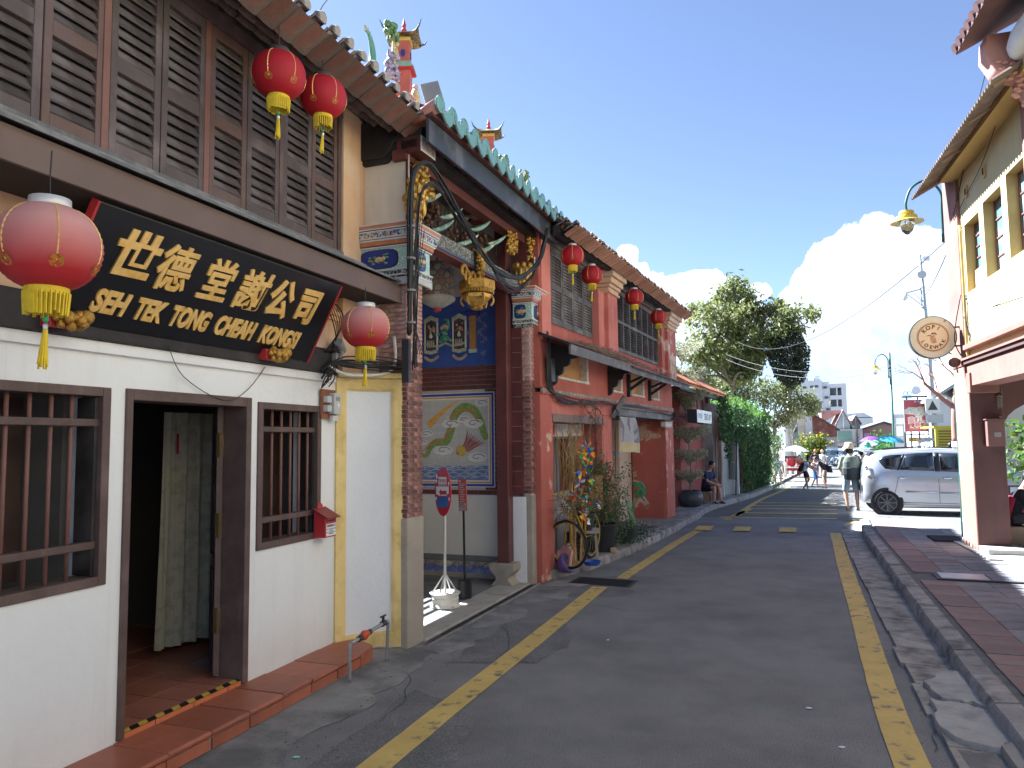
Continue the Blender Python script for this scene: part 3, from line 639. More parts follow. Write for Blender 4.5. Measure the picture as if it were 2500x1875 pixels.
# ---- the signboard
SB = thing('signboard', 'wide black lacquered signboard with gold Chinese characters and the words SEH TEK TONG CHEAH KONGSI', 'sign', (-3.515,4.11,2.90))
uz = Vector((.33,0,.62)).normalized(); SB.rotation_euler = Matrix((( 0, uz.x, uz.z), (1, 0, 0), (0, uz.z, -uz.x))).to_euler()
MB().box(-1.175,1.18,-.352,.352,-.045,0).build('board', SIGNBK, SB, bevel=.006)
MB().box(-1.19,-1.175,-.352,.352,-.05,.004).build('edge', REDP, SB); MB().box(1.18,1.195,-.352,.352,-.05,.004).build('edge', REDP, SB)
for ch, x, w in (('世',-.83,1.0),('德',-.52,.86),('堂',-.145,.88),('謝',.205,1.0),('公',.53,.86),('司',.865,.86)):
    text(ch, .315, GOLD, SB, (x-.02, .085+(.01 if ch == '世' else 0), .004), (0,0,.03), .007, .16, .009 if ch in '世公司' else .0045, w, 'character', bev=.002)
for wd, x0, x1 in (('SEH',-.985,-.735),('TEK',-.69,-.465),('TONG',-.405,-.065),('CHEAH',.0,.405),('KONGSI',.47,.945)):
    o = text(wd, .185, GOLD, SB, ((x0+x1)/2-.015, -.195, .004), (0,0,0), .006, .22, .007, 1, 'lettering', bev=.002)
    o.scale = ((x1-x0+.0)/max(o.dimensions.x, .01)*o.scale[0], 1, 1)
SB2 = []
for y, lab in ((2.98,'gilded carved lion bracket under the left end of the black signboard'), (4.78,'gilded carved lion bracket under the right end of the black signboard')):
    t = thing('sign_bracket', lab, 'bracket', (-3.68,y,2.6), 0, 'lion brackets under the signboard')
    MB().box(-.02,.0+.06,-.1,.08,-.05,.03).build('block', REDP, t, bevel=.006)
    b = MB(); rr = random.Random(3)
    for k in range(16): b.ball((.08+rr.uniform(-.01,.05), -.08+k*.011, rr.uniform(-.045,.03)), rr.uniform(.018,.032), 7, 5)
    b.ball((.11,.08,.015), .042, 8, 6).bar((.09,-.06,-.06),(.09,-.06,-.02),.03).bar((.09,.06,-.06),(.09,.06,-.02),.03)
    b.build('lion', GOLDC, t, smooth=True)

# ---- lanterns
def fadedmat(name, top, low, gz0, gz1):
    m = mat(name, low, .6, .06, 6, sub=.3); t = m.node_tree
    tc_ = t.nodes.new('ShaderNodeTexCoord'); sp = t.nodes.new('ShaderNodeSeparateXYZ'); t.links.new(tc_.outputs['Object'], sp.inputs[0])
    mr = t.nodes.new('ShaderNodeMapRange'); t.links.new(sp.outputs['Z'], mr.inputs['Value']); mr.inputs['From Min'].default_value = gz0; mr.inputs['From Max'].default_value = gz1
    mx = t.nodes.new('ShaderNodeMix'); mx.data_type = 'RGBA'; t.links.new(mr.outputs[0], mx.inputs['Factor']); mx.inputs['A'].default_value = (*low, 1); mx.inputs['B'].default_value = (*top, 1)
    h = [n for n in t.nodes if n.type == 'HUE_SAT'][0]; t.links.new(mx.outputs['Result'], h.inputs['Color']); return m
LRED = mat('lantern_red', (.5,.018,.03), .55, .08, 5, sub=.3)
LPINK = fadedmat('lantern_faded', (.72,.38,.36), (.55,.035,.045), -.12, .1)
FRY = mat('fringe_yellow', (.68,.5,.02), .7, .15, 30)
EMB = mat('emblem_gold', (.4,.2,.02), .5, .3, 40, c2=(.42,.03,.03), s2=60, lo=.48, hi=.54)
def lantern(label, loc, D, wire, bodym, capm, group, n=None):
    t = thing('paper_lantern', label, 'lantern', loc, R.uniform(0,6), group)
    r = D/2; prof = []; k = 34
    for i in range(k+1):
        a = math.pi*(.11+.78*i/k); rr = r*math.sin(a)**.86; prof.append((rr*(1+(.014 if i % 2 else -.012)), r*.90*math.cos(a)))
    MB().lathe(prof, 28).build('body', bodym, t, smooth=True)
    b = MB()
    for q in range(6):
        a = q*math.pi/3; b.tube([(rr*1.012*math.cos(a), rr*1.012*math.sin(a), z) for rr, z in prof[2:26:2]], .004, 4)
    stuff(b.build('gold_seam', GOLD, t))
    b = MB()
    for q in range(6):
        a = q*math.pi/3
        rr, z = prof[24]; sl = .62
        b.add([tuple(Matrix.Rotation(a,4,'Z') @ Vector((rr*1.02+sl*v*.9, u, z+v*.8))) for u, v in [(r*.15*math.cos(q2), r*.15*math.sin(q2)) for q2 in [math.pi*k2/6 for k2 in range(12)]]], [tuple(range(12))])
    stuff(b.build('gold_emblem', EMB, t))
    zt = prof[0][1]; zb = prof[-1][1]; r0 = prof[0][0]
    MB().lathe([(r0*.95,zt-.01),(r0*1.02,zt),(r0*1.0,zt+.035*D/.4),(r0*.7,zt+.04*D/.4)], 16).build('cap', capm, t, smooth=True)
    MB().tube([(0,0,zt+.02),(.004,0,zt+.05+wire*.5),(0,0,zt+.05+wire)], .0035, 5).build('wire', CABLE, t)
    s = D/.42; b = MB(); rr = random.Random(5)
    b.lathe([(r0*.95,zb+.012),(r0*1.06,zb),(r0*1.06,zb-.03*s)], 18)
    for q in range(30):
        a = q*2*math.pi/30; l = (.085+rr.uniform(-.012,.008))*s
        b.bar((r0*1.04*math.cos(a), r0*1.04*math.sin(a), zb-.02*s), (r0*(.96)*math.cos(a), r0*.96*math.sin(a), zb-.03*s-l), .016*s, .006)
    b.build('fringe', FRY, t)
    z = zb-.05*s
    MB().tube([(0,0,zb),(0,0,z-.08*s)], .003, 4).ball((0,0,z-.085*s), .013*s, 8, 6).build('bead', mat('bead_green', (.05,.4,.14), .3), t)
    MB().lathe([(.006,0),(.012,-.01),(.009,-.03),(.005,-.035)], 8, (0,0,z-.1*s)).build('silver_bead', mat('silver', (.6,.6,.6), .3, metal=.8), t)
    b = MB()
    for q in range(10):
        a = q*.63; b.bar((.005*math.cos(a), .005*math.sin(a), z-.13*s), (.017*s*math.cos(a)+.008, .017*s*math.sin(a), z-(.28+.01*(q % 3))*s), .007)
    b.build('tassel', FRY, t); return t
CAPW = mat('cap_white', (.62,.62,.6), .4, .1, metal=.3); CAPD = mat('cap_dark', (.06,.05,.05), .6)
GL = 'red paper lanterns hung under the eaves'
lantern('large faded pink lantern with yellow fringe hung before the left end of the black signboard', (-3.13,2.47,2.82), .45, .22, LPINK, CAPW, GL)
lantern('bright red lantern under the tiled eave before the shutters, left and higher of the pair', (-3.2,4.23,4.50), .37, .28, LRED, CAPD, GL)
lantern('bright red lantern under the tiled eave, right of the pair beside the peach wall', (-3.17,4.73,4.56), .355, .25, LRED, CAPD, GL)
lantern('small faded pink lantern above the yellow framed curved bay, right of the signboard', (-3.19,5.41,2.87), .4, .12, LPINK, CAPW, GL)

# ---- things fixed to the wall
t = thing('letter_box', 'dark red metal letter box with a white printed address label on the white wall', 'letter box', (-3.735,5.57,1.10))
MB().prism([(0,0),(.115,0),(.115,.17),(0,.23)], 'y', -.085, .085).build('box', REDP, t, bevel=.004)
MB().prism([(-.005,.235),(.145,.16),(.15,.168),(-.005,.25)], 'y', -.1, .1).build('lid', mat('dark_red', (.22,.02,.025), .4, .1), t)
MB().lathe([(.04,0),(.04,.008)], 14).xf(Matrix.Translation((.0,0,.25)) @ Matrix.Rotation(rad(90),4,'Y')).build('hanger', REDP, t)
MB().box(.1155,.118,-.07,.075,.012,.115).build('label', mat('label_white', (.75,.75,.74), .6, .04), t)
MB().box(.116,.1185,-.06,.06,.135,.146).build('slot', HAZB, t)
INK = mat('ink_black', (.02,.02,.02), .6)
TX = (rad(90), 0, rad(90))
text('世德堂謝公司', .022, INK, t, (.119,0,.096), TX, .0004, off=.0004)
text('SEH TEK TONG CHEAH\nKONGSI\nNo. 8, Armenian Street\n10200 Penang', .0135, INK, t, (.119,0,.05), TX, .0004)
t = thing('electric_meter', 'grey electricity meter and fuse boxes on a wooden board at the wall corner', 'meter', (-3.735,5.58,2.22))
MB().box(0,.02,-.02,.2,-.1,.16).build('backboard', mat('old_board', (.25,.1,.05), .8, .3, 8), t, bevel=.003)
MB().box(.02,.08,.09,.2,-.06,.13).build('meter_case', mat('grey_plastic', (.5,.52,.53), .45, .05), t, bevel=.008)
MB().box(.081,.084,.115,.175,.06,.095).build('display', mat('lcd', (.25,.28,.26), .3), t)
MB().lathe([(.02,0),(.02,.006)], 12).xf(Matrix.Translation((.08,.145,.02)) @ Matrix.Rotation(rad(90),4,'Y')).build('dial', mat('label_white'), t)
for z in (-.04,.04): MB().box(.02,.07,.0,.07,z,z+.06).build('fuse_box', mat('grey_plastic'), t, bevel=.006)
MB().box(.02,.06,.1,.19,-.12,-.07).build('terminal_cover', mat('pale_plastic', (.6,.62,.63), .3), t, bevel=.006)
t = thing('security_camera', 'small grey bullet camera on a square base above the meter', 'camera', (-3.69,5.72,2.74), 0, 'security cameras on the clan hall')
MB().box(0,.05,-.05,.05,-.13,-.03).build('base', mat('grey_metal', (.3,.3,.29), .5, .1), t, bevel=.006)
MB().tube([(.05,0,-.08),(.08,0,-.03),(.06,-.01,.0)], .014, 8).build('arm', mat('grey_metal'), t)
MB().lathe([(.036,-.09),(.042,-.08),(.042,.07),(.036,.08),(.02,.08)], 14).xf(Matrix.Translation((.07,-.02,.03)) @ Matrix.Rotation(rad(68),4,'X') @ Matrix.Rotation(rad(20),4,'Y')).build('housing', mat('grey_metal'), t, autos=True)
MB().lathe([(.02,0),(.02,.006)], 12).xf(Matrix.Translation((.075,-.1,.0)) @ Matrix.Rotation(rad(68),4,'X')).build('lens', GLASS, t)
t = thing('security_camera', 'white bullet camera cut by the left edge, beside the large pink lantern', 'camera', (-3.2,2.18,2.73), rad(50), 'security cameras on the clan hall')
MB().lathe([(.05,-.16),(.055,-.15),(.055,.1),(.05,.11)], 16).xf(Matrix.Rotation(rad(80),4,'X')).build('housing', mat('white_plastic', (.72,.73,.74), .4), t, autos=True)
MB().box(-.062,.062,-.16,.2,.05,.06).build('sun_shield', mat('white_plastic'), t, bevel=.005)
MB().tube([(0,.1,.06),(0,.16,.14),(0,.1,.52)], .015, 8).build('arm', mat('white_plastic'), t)
t = thing('water_pipe', 'exposed galvanised water pipe with red meter valve and black tap before the yellow bay', 'water pipe', (-3.23,5.35,.0))
GP = mat('pipe_grey', (.34,.34,.33), .4, .15, 10, metal=.5)
pa = smoothpath([(0,-.1,0),(0,-.1,.27),(.005,-.08,.31),(.02,-.04,.325),(.02,.42,.36),(.02,.48,.35),(.01,.5,.3),(0,.5,0)], 4)
MB().tube(pa, .0155, 10).build('pipe', GP, t, smooth=True)
MB().ball((.02,.09,.335), (.034,.045,.04), 12, 8).tube([(.02,.04,.33),(.02,.14,.34)], .028, 10).build('meter', mat('valve_red', (.5,.07,.03), .45, .15, 20), t, smooth=True)
MB().tube([(.02,-.005,.326),(.02,.045,.33)], .025, 8).tube([(.02,.14,.338),(.02,.185,.342)], .024, 8).build('union', mat('fitting_black', (.025,.03,.03), .5), t)
MB().tube([(.02,.4,.355),(.02,.4,.42)], .013, 8).box(.012,.028,.355,.445,.415,.425).tube([(.02,.38,.357),(.02,.43,.36)], .026, 8).build('tap', mat('fitting_black'), t)

def cable(label, pts, r=.008, grp=None, par=None, m=None):
    o = MB().tube(pts, r, 6).build('cable', m or CABLE, par, smooth=True)
    if not par: tag(o, label, 'cable', grp)
    return o
cable('thin black wire drooping below the gold signboard across the white wall', smoothpath([(-3.67,3.75,2.56),(-3.72,3.95,2.36),(-3.73,4.35,2.22),(-3.73,4.6,2.31),(-3.7,4.77,2.5)],6), .003)
t = thing('cable_tangle', 'tangle of black cables from the wall corner round the gate pier above the yellow bay', 'cables', (-3.7,5.6,2.6))
rr = random.Random(11)
for k in range(9):
    z = rr.uniform(-.02,.1)
    cable('', smoothpath([(.03,-.02+rr.uniform(-.1,.05),-.15+z),(.05,.05,.0+z*.4),(.1+.04*rr.random(),.2,.02+z*.4+rr.uniform(-.04,.04)),(.34+.06*rr.random(),.5,.02+z*.5+rr.uniform(-.05,.03)),(.5,.62,-.02+z*.6)],6), rr.uniform(.004,.009), par=t)
for k in range(3): cable('', smoothpath([(.02,-.1,-.22),(.08,-.12+.04*k,-.12),(.1,-.02,-.06+.03*k),(.05,.06,-.12),(.03,.0,-.2)],6), .005, par=t)
for k in range(6): cable('', smoothpath([(.02,.05-.02*k,.1),(.1,.0+.02*k,.25+.02*k),(.15,-.25+.04*k,.5),(.1,-.45,.6)],5), rr.uniform(.003,.007), par=t)
MB().tube(smoothpath([(.03,.0,-.02),(.1,.25,-.08),(.35,.55,-.02),(.37,.57,.3)],6), .016, 8).build('conduit', mat('pvc_white', (.62,.62,.6), .4), t, smooth=True)
# ================================================================ temple gate with brick piers
TG = thing('temple_gate', 'temple gateway with brick piers, ceramic capitals, gilded carvings and a teal edged tiled roof', 'gateway', (-3.22,6.3,0), rad(-1.78))
BRICK = mat('old_brick', (.2,.085,.07), .85, .25, 9, c2=(.33,.24,.21), s2=8, lo=.55, hi=.75, bump=.4, bs=60, rnd=.38)
BRICKP = mat('pale_brick', (.42,.24,.2), .85, .2, 9, c2=(.5,.4,.36), s2=8, lo=.5, hi=.7, bump=.3, bs=60, rnd=.2)
BRICKR = mat('glazed_brick', (.13,.042,.036), .5, .15, 6, rnd=.16, bump=.1, bs=40)
MORT = mat('mortar', (.5,.45,.42), .9, .15, 9)
GRAN = mat('granite', (.36,.32,.265), .85, .15, 3, c2=(.24,.22,.19), s2=2.4, lo=.5, hi=.75, bump=.3, bs=90, fine=.22)
MAROON = mat('maroon_paint', (.105,.032,.03), .4, .18, 3, c2=(.16,.05,.045), s2=2, lo=.55, hi=.75)
IVORY = mat('ivory_paint', (.66,.63,.55), .8, .06, 2)
def patmat(name, cols, scale, rough=.45, edge=None):
    m = mat(name, cols[0], rough, .08, 9); t = m.node_tree; h = [n for n in t.nodes if n.type == 'HUE_SAT'][0]
    tc_ = t.nodes.new('ShaderNodeTexCoord'); v = t.nodes.new('ShaderNodeTexVoronoi'); v.inputs['Scale'].default_value = scale; t.links.new(tc_.outputs['Object'], v.inputs['Vector'])
    rp = t.nodes.new('ShaderNodeValToRGB'); rp.color_ramp.interpolation = 'CONSTANT'
    sp = t.nodes.new('ShaderNodeSeparateColor'); t.links.new(v.outputs['Color'], sp.inputs[0]); t.links.new(sp.outputs[0], rp.inputs[0])
    for i, c in enumerate(cols):
        e = rp.color_ramp.elements[0] if i == 0 else (rp.color_ramp.elements[1] if i == 1 else rp.color_ramp.elements.new(i/len(cols)))
        e.position = i/len(cols); e.color = (*c, 1)
    src = rp.outputs[0]
    if edge:
        v2 = t.nodes.new('ShaderNodeTexVoronoi'); v2.feature = 'DISTANCE_TO_EDGE'; v2.inputs['Scale'].default_value = scale; t.links.new(tc_.outputs['Object'], v2.inputs['Vector'])
        mr = t.nodes.new('ShaderNodeMapRange'); t.links.new(v2.outputs['Distance'], mr.inputs['Value']); mr.inputs['From Max'].default_value = edge[1]; mr.inputs['From Min'].default_value = edge[1]*.6
        mx = t.nodes.new('ShaderNodeMix'); mx.data_type = 'RGBA'; t.links.new(mr.outputs[0], mx.inputs['Factor']); mx.inputs['A'].default_value = (*edge[0], 1); t.links.new(src, mx.inputs['B']); src = mx.outputs['Result']
    t.links.new(src, h.inputs['Color']); return m
TEAL = (.22,.45,.38); NAVY = (.03,.045,.22); OCH = (.5,.2,.07); CRM = (.62,.58,.5)
FLORAL = patmat('ceramic_floral', [NAVY, CRM, TEAL, (.4,.12,.1), NAVY, (.5,.5,.3)], 55)
FRET = patmat('ceramic_fret', [TEAL, (.28,.52,.44), (.2,.42,.36)], 60, edge=((.72,.74,.66), .1))
LATT = patmat('ceramic_lattice', [(.03,.04,.05), (.05,.07,.08), (.04,.05,.06)], 26, edge=((.45,.48,.42), .08))
BLOCK = patmat('ceramic_block', [OCH, (.45,.17,.06)], 30)
CERW = mat('ceramic_white', (.72,.68,.62), .4, .08, 6); CERO = mat('ceramic_orange', (.45,.2,.11), .5, .2, 8); CERB = mat('ceramic_blue', NAVY, .35, .1)
CARVST = patmat('carved_stone', [(.34,.32,.26), (.22,.21,.17), (.42,.39,.32), (.15,.15,.12), (.3,.33,.28)], 34, .7, edge=((.08,.08,.07), .12))

# floor
fl = link('floor', None, TG)
MB().box(-2.9,-.36,.2,3.5,-.05,.028).build('paving', mat('porch_floor', (.19,.185,.175), .7, .2, 2, c2=(.12,.12,.115), s2=1.2), fl)
for a, c in ((.24,1.28),(1.287,2.35),(2.357,3.2)): MB().box(-.35,.02,a,c,-.05,.034).build('slab', mat('granite_slab', (.4,.37,.32), .75, .15, 3, c2=(.3,.28,.25), s2=2, bump=.2, bs=60), fl, bevel=.006)
MB().box(.022,.1,.1,3.3,-.1,-.02).build('drain_bed', DARK, fl)
b = MB()
for i in range(70): b.box(.025,.098,.12+.045*i,.145+.045*i,.0,.012)
stuff(b.build('drain_bar', IRON, fl))
MB().box(.1,.125,.1,3.3,-.05,.016).build('drain_edge', CONC, fl)

# brick piers
def pier(name, lx0, lx1, ly0, ly1, h, z0, z1, stone):
    p = link(name, None, TG)
    MB().box(lx0,lx1-.008,ly0+.008,ly1-.008,z0-.02,z1).build('mortar_core', MORT, p)
    n = int(round((z1-z0)/h)); h = (z1-z0)/n; road = ly1-ly0; side = lx1-lx0; meshes = {}
    def brick(l, d, m):
        k = (round(l,3), m.name)
        if k not in meshes:
            me = MB().box(-.006,.006,-l/2,l/2,-h/2+.0035,h/2-.0035).mesh('brick'); me.materials.append(m); meshes[k] = me
        return meshes[k]
    j = .007
    for i in range(n):
        z = z0+(i+.5)*h; m = BRICKP if z > z1-.75 and name else BRICK
        for face in (0, 1):
            span = road if face == 0 else min(side, .3)
            a = .62 if (i+face) % 2 else .38
            cuts = [(0, span*a), (span*a, span)] if span < .34 else [(0, span*.33), (span*.33, span*.7), (span*.7, span)]
            for c0, c1 in cuts:
                l = c1-c0-j; c = (c0+c1)/2; q = R.uniform(-.002,.0025)
                if face == 0: link('brick', brick(l, 0, m), p, (lx1+q, ly0+c, z), 0, (0, 0, R.uniform(-.008,.008)))
                else: link('brick', brick(l, 0, m), p, (lx1-c, ly0-q, z), 0, (0, 0, rad(90)+R.uniform(-.008,.008)))
    b = MB(); b.box(lx0-.0,lx1+.012,ly0-.01,ly1+.012,-.02,stone); b.build('stone_base', GRAN, p, bevel=.012)
    return p
pier('brick_pier', -.55, -.02, -.05, .25, .0425, 1.2, 3.44, 1.2)
pier('brick_pier', -.12, .05, 3.2, 3.5, .053, 1.2, 3.46, 1.18)
# ceramic capitals
def capital(x0, x1, y0, y1, wallx):
    c = link('capital', None, TG)
    def slab(z0, z1, p0, p1, m, nm):
        b = MB(); b.add([(wallx,y0-p0,z0),(x1+p0,y0-p0,z0),(x1+p0,y1+p0,z0),(wallx,y1+p0,z0),(wallx,y0-p1,z1),(x1+p1,y0-p1,z1),(x1+p1,y1+p1,z1),(wallx,y1+p1,z1)],
              [(3,2,1,0),(4,5,6,7),(0,1,5,4),(1,2,6,5),(2,3,7,6),(3,0,4,7)]); return b.build(nm, m, c, bevel=.003)
    slab(3.44,3.49,.0,.06,FLORAL,'lower_band'); slab(3.49,3.5,.08,.08,CERW,'fillet'); slab(3.5,3.54,.078,.078,LATT,'lattice_band'); slab(3.54,3.552,.08,.085,CERW,'fillet')
    slab(3.552,3.77,.06,.06,FRET,'fret_block'); slab(3.77,3.782,.08,.08,CERW,'fillet'); slab(3.782,3.79,.085,.085,CERB,'blue_line')
    slab(3.79,3.83,.09,.09,BLOCK,'block_band'); slab(3.83,3.845,.1,.11,CERW,'fillet'); slab(3.845,3.853,.105,.105,CERB,'blue_line'); slab(3.853,3.865,.11,.115,CERW,'fillet')
    slab(3.865,3.915,.115,.12,FLORAL,'floral_band'); slab(3.915,3.925,.13,.13,CERW,'fillet'); slab(3.925,3.935,.128,.128,CERB,'blue_line'); slab(3.935,3.945,.135,.14,CERW,'fillet'); slab(3.945,3.975,.14,.145,CERO,'top_band'); slab(3.975,3.985,.15,.15,CERW,'fillet')
    # medallions with fruit in relief
    for face in (0, 1):
        if face == 0: cc, w, mt = ((x1+.06), (y0+y1)/2, 3.66), (y1-y0)/2+.0, Matrix.Translation((x1+.06,(y0+y1)/2,3.66)) @ Matrix.Rotation(rad(90),4,'Z') @ Matrix.Rotation(rad(90),4,'X')
        else: w = min(.3, (x1-wallx)/2); mt = Matrix.Translation((x1-w+.0,y0-.06,3.66)) @ Matrix.Rotation(rad(90),4,'X')
        w *= .8; hh = .095
        oc = [(w*math.copysign(abs(math.cos(a))**.55, math.cos(a)), hh*math.copysign(abs(math.sin(a))**.55, math.sin(a))) for a in [2*math.pi*i/20 for i in range(20)]]
        MB().prism(oc, 'z', 0, .006).xf(mt).build('medallion_rim', mat('rim_dark', (.03,.025,.02), .4), c)
        MB().prism([(x*.92, y*.92) for x, y in oc], 'z', .006, .008).xf(mt).build('medallion_field', CERB, c)
        b = MB(); rr = random.Random(face+3)
        for k in range(14): b.ball((rr.uniform(-.5,.5)*w, rr.uniform(-.055,.06), .014), (rr.uniform(.012,.03), rr.uniform(.006,.014), .008), 6, 4)
        b.xf(mt); b.build('medallion_leaves', mat('leaf_glaze', (.12,.3,.14), .4, .3, 30, c2=(.5,.4,.2), s2=20), c)
        b = MB()
        for k in range(4): b.ball((-.1*w+k*.025, -.01+.012*(k % 2), .016), (.026,.022,.014), 8, 6)
        b.xf(mt); b.build('medallion_fruit', mat('fruit_glaze', (.62,.42,.2), .4, .2, 30, c2=(.5,.2,.12), s2=18), c)
capital(-.3, -.02, -.05, .25, -.55)
capital(-.1, .05, 3.2, 3.5, -.16)
# cream pier above the first capital and its coloured edge
MB().box(-.56,-.03,-.04,.28,3.985,5.0).build('upper_pier', CREAM, TG)
MB().box(-.03,-.005,-.05,-.0,3.985,4.85).build('edge_trim', MAROON, TG); MB().box(-.004,.006,-.05,-.04,3.985,4.85).build('edge_line', CERW, TG)
MB().box(-.16,.02,3.22,3.6,4.1,4.95).build('upper_pier', MAROON, TG)
MB().box(-.2,.0,3.45,3.62,3.98,4.95).build('upper_pier', IVORY, TG)
# beam ends with ceramic tiles
CERT = patmat('ceramic_tile', [(.5,.26,.12), CRM, (.55,.3,.14), (.2,.22,.4), CRM, (.5,.12,.1)], 90)
def tilebox(x0, x1, y0, y1, z0, z1, m=CERT):
    t = link('beam_end', None, TG)
    MB().box(x0,x1,y0,y1,z0,z1).build('block', MAROON, t, bevel=.004)
    MB().box(x1,x1+.004,y0,y1,z0,z1).build('frame', CERW, t); MB().box(x1+.004,x1+.006,y0+.02,y1-.02,z0+.018,z1-.018).build('border', mat('ceramic_teal', TEAL, .4), t); MB().box(x1+.006,x1+.008,y0+.03,y1-.03,z0+.028,z1-.028).build('picture_tile', m, t)
tilebox(-.1,.16,-.1,.2,4.68,4.83); tilebox(-.1,.02,.03,.14,4.47,4.6, FLORAL); tilebox(-.1,.16,3.5,3.75,4.62,4.78); tilebox(-.1,.1,3.3,3.45,4.3,4.44, FLORAL)

# porch interior: walls, ceiling, gate
pw_ = link('far_wall', None, TG); FY = 3.35
MB().box(-2.9,-.12,FY+.006,FY+.2,.0,5.0).build('masonry', MORT, pw_)
MB().box(-2.9,-.42,FY-.03,FY+.005,.0,.09).build('plinth_foot', GRAN, pw_)
MB().box(-2.9,-.42,FY-.012,FY+.005,.09,.2).build('plinth_blue', mat('plinth_blue', (.14,.18,.42), .8, .3, 20, c2=(.3,.33,.5), s2=14), pw_)
PLG = mat('plinth_grey', (.17,.17,.165), .7, .2, 6)
MB().box(-2.9,-.42,FY-.03,FY+.005,.25,.33).build('plinth_cap', PLG, pw_, bevel=.01)
b = MB()
for i in range(15):
    x = -.5-.155*i; b.tube([(x+.055*math.cos(a), FY-.02, .2+.035*math.sin(a)) for a in [math.pi*k/6 for k in range(-1,8)]], .012, 5); b.ball((x,FY-.02,.19), (.03,.012,.028), 8, 5)
b.build('plinth_scroll', GRAN, pw_, smooth=True)
b = MB()
for x in (-.58,-1.28): b.ball((x,FY-.025,.2), (.09,.012,.045), 9, 5).ball((x-.09,FY-.022,.19), (.05,.01,.03), 7, 4)
b.build('plinth_scroll', mat('buff_stone', (.5,.43,.32), .8, .2, 12), pw_, smooth=True)
MB().box(-2.9,-.14,FY-.004,FY+.006,.33,1.16).build('white_panel', IVORY, pw_)
bl = .21; bh = .067; bm_ = MB().box(-bl/2+.004,bl/2-.004,-.006,.006,-bh/2+.0035,bh/2-.0035).mesh('brick'); bm_.materials.append(BRICKR)
z = 1.165; r_ = 0
while z < 2.96:
    for i in range(9):
        x = -.47-bl*i-(bl/2 if r_ % 2 else 0)
        if 1.255 < z+bh/2 < 2.64 and x < -.5 and i > 0 and x > -2.2: continue
        link('brick', bm_, pw_, (x, FY, z+bh/2), 0, (0, 0, R.uniform(-.006,.006)))
    z += bh; r_ += 1
# tile picture: sea, clouds and a winding dragon, set in a blue and ochre frame
mu = link('tile_mural', None, TG); mu.location = (0, FY-.008, 0)
x1, x0, z0, z1 = -.525, -2.15, 1.27, 2.6
def frame(o, w, m, nm, y):
    MB().box(x0+o,x1-o,y,.01,z1-o-w,z1-o).box(x0+o,x1-o,y,.01,z0+o,z0+o+w).box(x0+o,x0+o+w,y,.01,z0+o+w,z1-o-w).box(x1-o-w,x1-o,y,.01,z0+o+w,z1-o-w).build(nm, m, mu)
frame(0,.012,CERW,'frame',-.014); frame(.012,.034,mat('frame_blue', (.03,.06,.36), .35, .1),'frame',-.012); frame(.046,.01,CERW,'frame',-.013); frame(.056,.022,mat('frame_ochre', (.55,.3,.06), .4, .1),'frame',-.011); frame(.078,.02,CERW,'frame',-.01)
X1 = x1-.098; Z0 = z0+.098; Z1 = z1-.098; tw = .112
MB().box(x0+.09,x1-.09,.0,.01,z0+.09,z1-.09).build('bed', GROUT, mu)
MT = mat('picture_tile', (.6,.52,.4), .4, .06, 3, c2=(.45,.45,.43), s2=2.6, lo=.46, hi=.6, rnd=.03)
tm = MB().box(-tw+.0015,0,-.004,0,-tw+.0015,0).mesh('tile'); tm.materials.append(MT)
for i in range(13):
    for j in range(10): link('tile', tm, mu, (X1-tw*i, 0, Z1-tw*j))
def P2(u, v): return (X1-1.0*(1-u), Z0+1.135*(v))      # u: 0..1 across the last metre
def ribbon(pts, ws, m, nm, y=-.006, k=6):
    pts = smoothpath([(P2(*p)[0], 0, P2(*p)[1]) for p in pts], k); n = len(pts); vs = []
    for i, p in enumerate(pts):
        d = (pts[min(i+1,n-1)]-pts[max(i-1,0)]).normalized(); nn = Vector((-d.z,0,d.x)); t_ = i/(n-1)*(len(ws)-1); a = int(min(t_, len(ws)-2)); w = ws[a]+(ws[a+1]-ws[a])*(t_-a)
        vs += [(p+nn*w)+Vector((0,y,0)), (p-nn*w)+Vector((0,y,0)), (p+nn*w), (p-nn*w)]
    return MB().add(vs, [q for i in range(n-1) for q in ((4*i,4*i+1,4*i+5,4*i+4),(4*i,4*i+4,4*i+6,4*i+2),(4*i+1,4*i+3,4*i+7,4*i+5))]).build(nm, m, mu)
SCALE = patmat('dragon_scale', [(.2,.36,.08), (.28,.42,.1), (.16,.3,.06), (.42,.42,.12)], 70, edge=((.1,.14,.04), .08))
ribbon([(-.1,.35),(.02,.3),(.1,.42),(.2,.47),(.34,.48),(.42,.62),(.48,.8),(.62,.9),(.78,.86),(.88,.72),(.93,.58),(.98,.5)], [.02,.03,.045,.055,.06,.062,.062,.062,.062,.055,.05,.045], SCALE, 'dragon_body')
ribbon([(-.02,.36),(.12,.46),(.33,.52),(.4,.63),(.46,.8),(.62,.87),(.76,.83),(.85,.7)], [.008,.01,.01,.01,.012,.01,.01,.008], mat('dragon_spine', (.5,.16,.06), .4), 'dragon_spine', -.009)
FLAME = mat('flame_glaze', (.66,.36,.06), .4, .2, 20, c2=(.62,.2,.04), s2=9)
for k in range(7): ribbon([(.06,.68),(.16+.02*k,.77+.012*k),(.26+.045*k,.8+.032*k)], [.05,.032,.001], mat('flame_core', (.68,.5,.06), .4, .2, 20) if k % 2 else FLAME, 'tail_flame', -.005-.0006*k)
for k in range(9): ribbon([(.6+.012*k,.36),(.66+.02*k,.5-.01*k),(.68+.035*k,.62-.02*k)], [.018,.014,.001], mat('mane_%d' % (k % 3), [(.3,.08,.05),(.25,.2,.28),(.42,.14,.06)][k % 3], .4), 'mane', -.007-.0005*k)
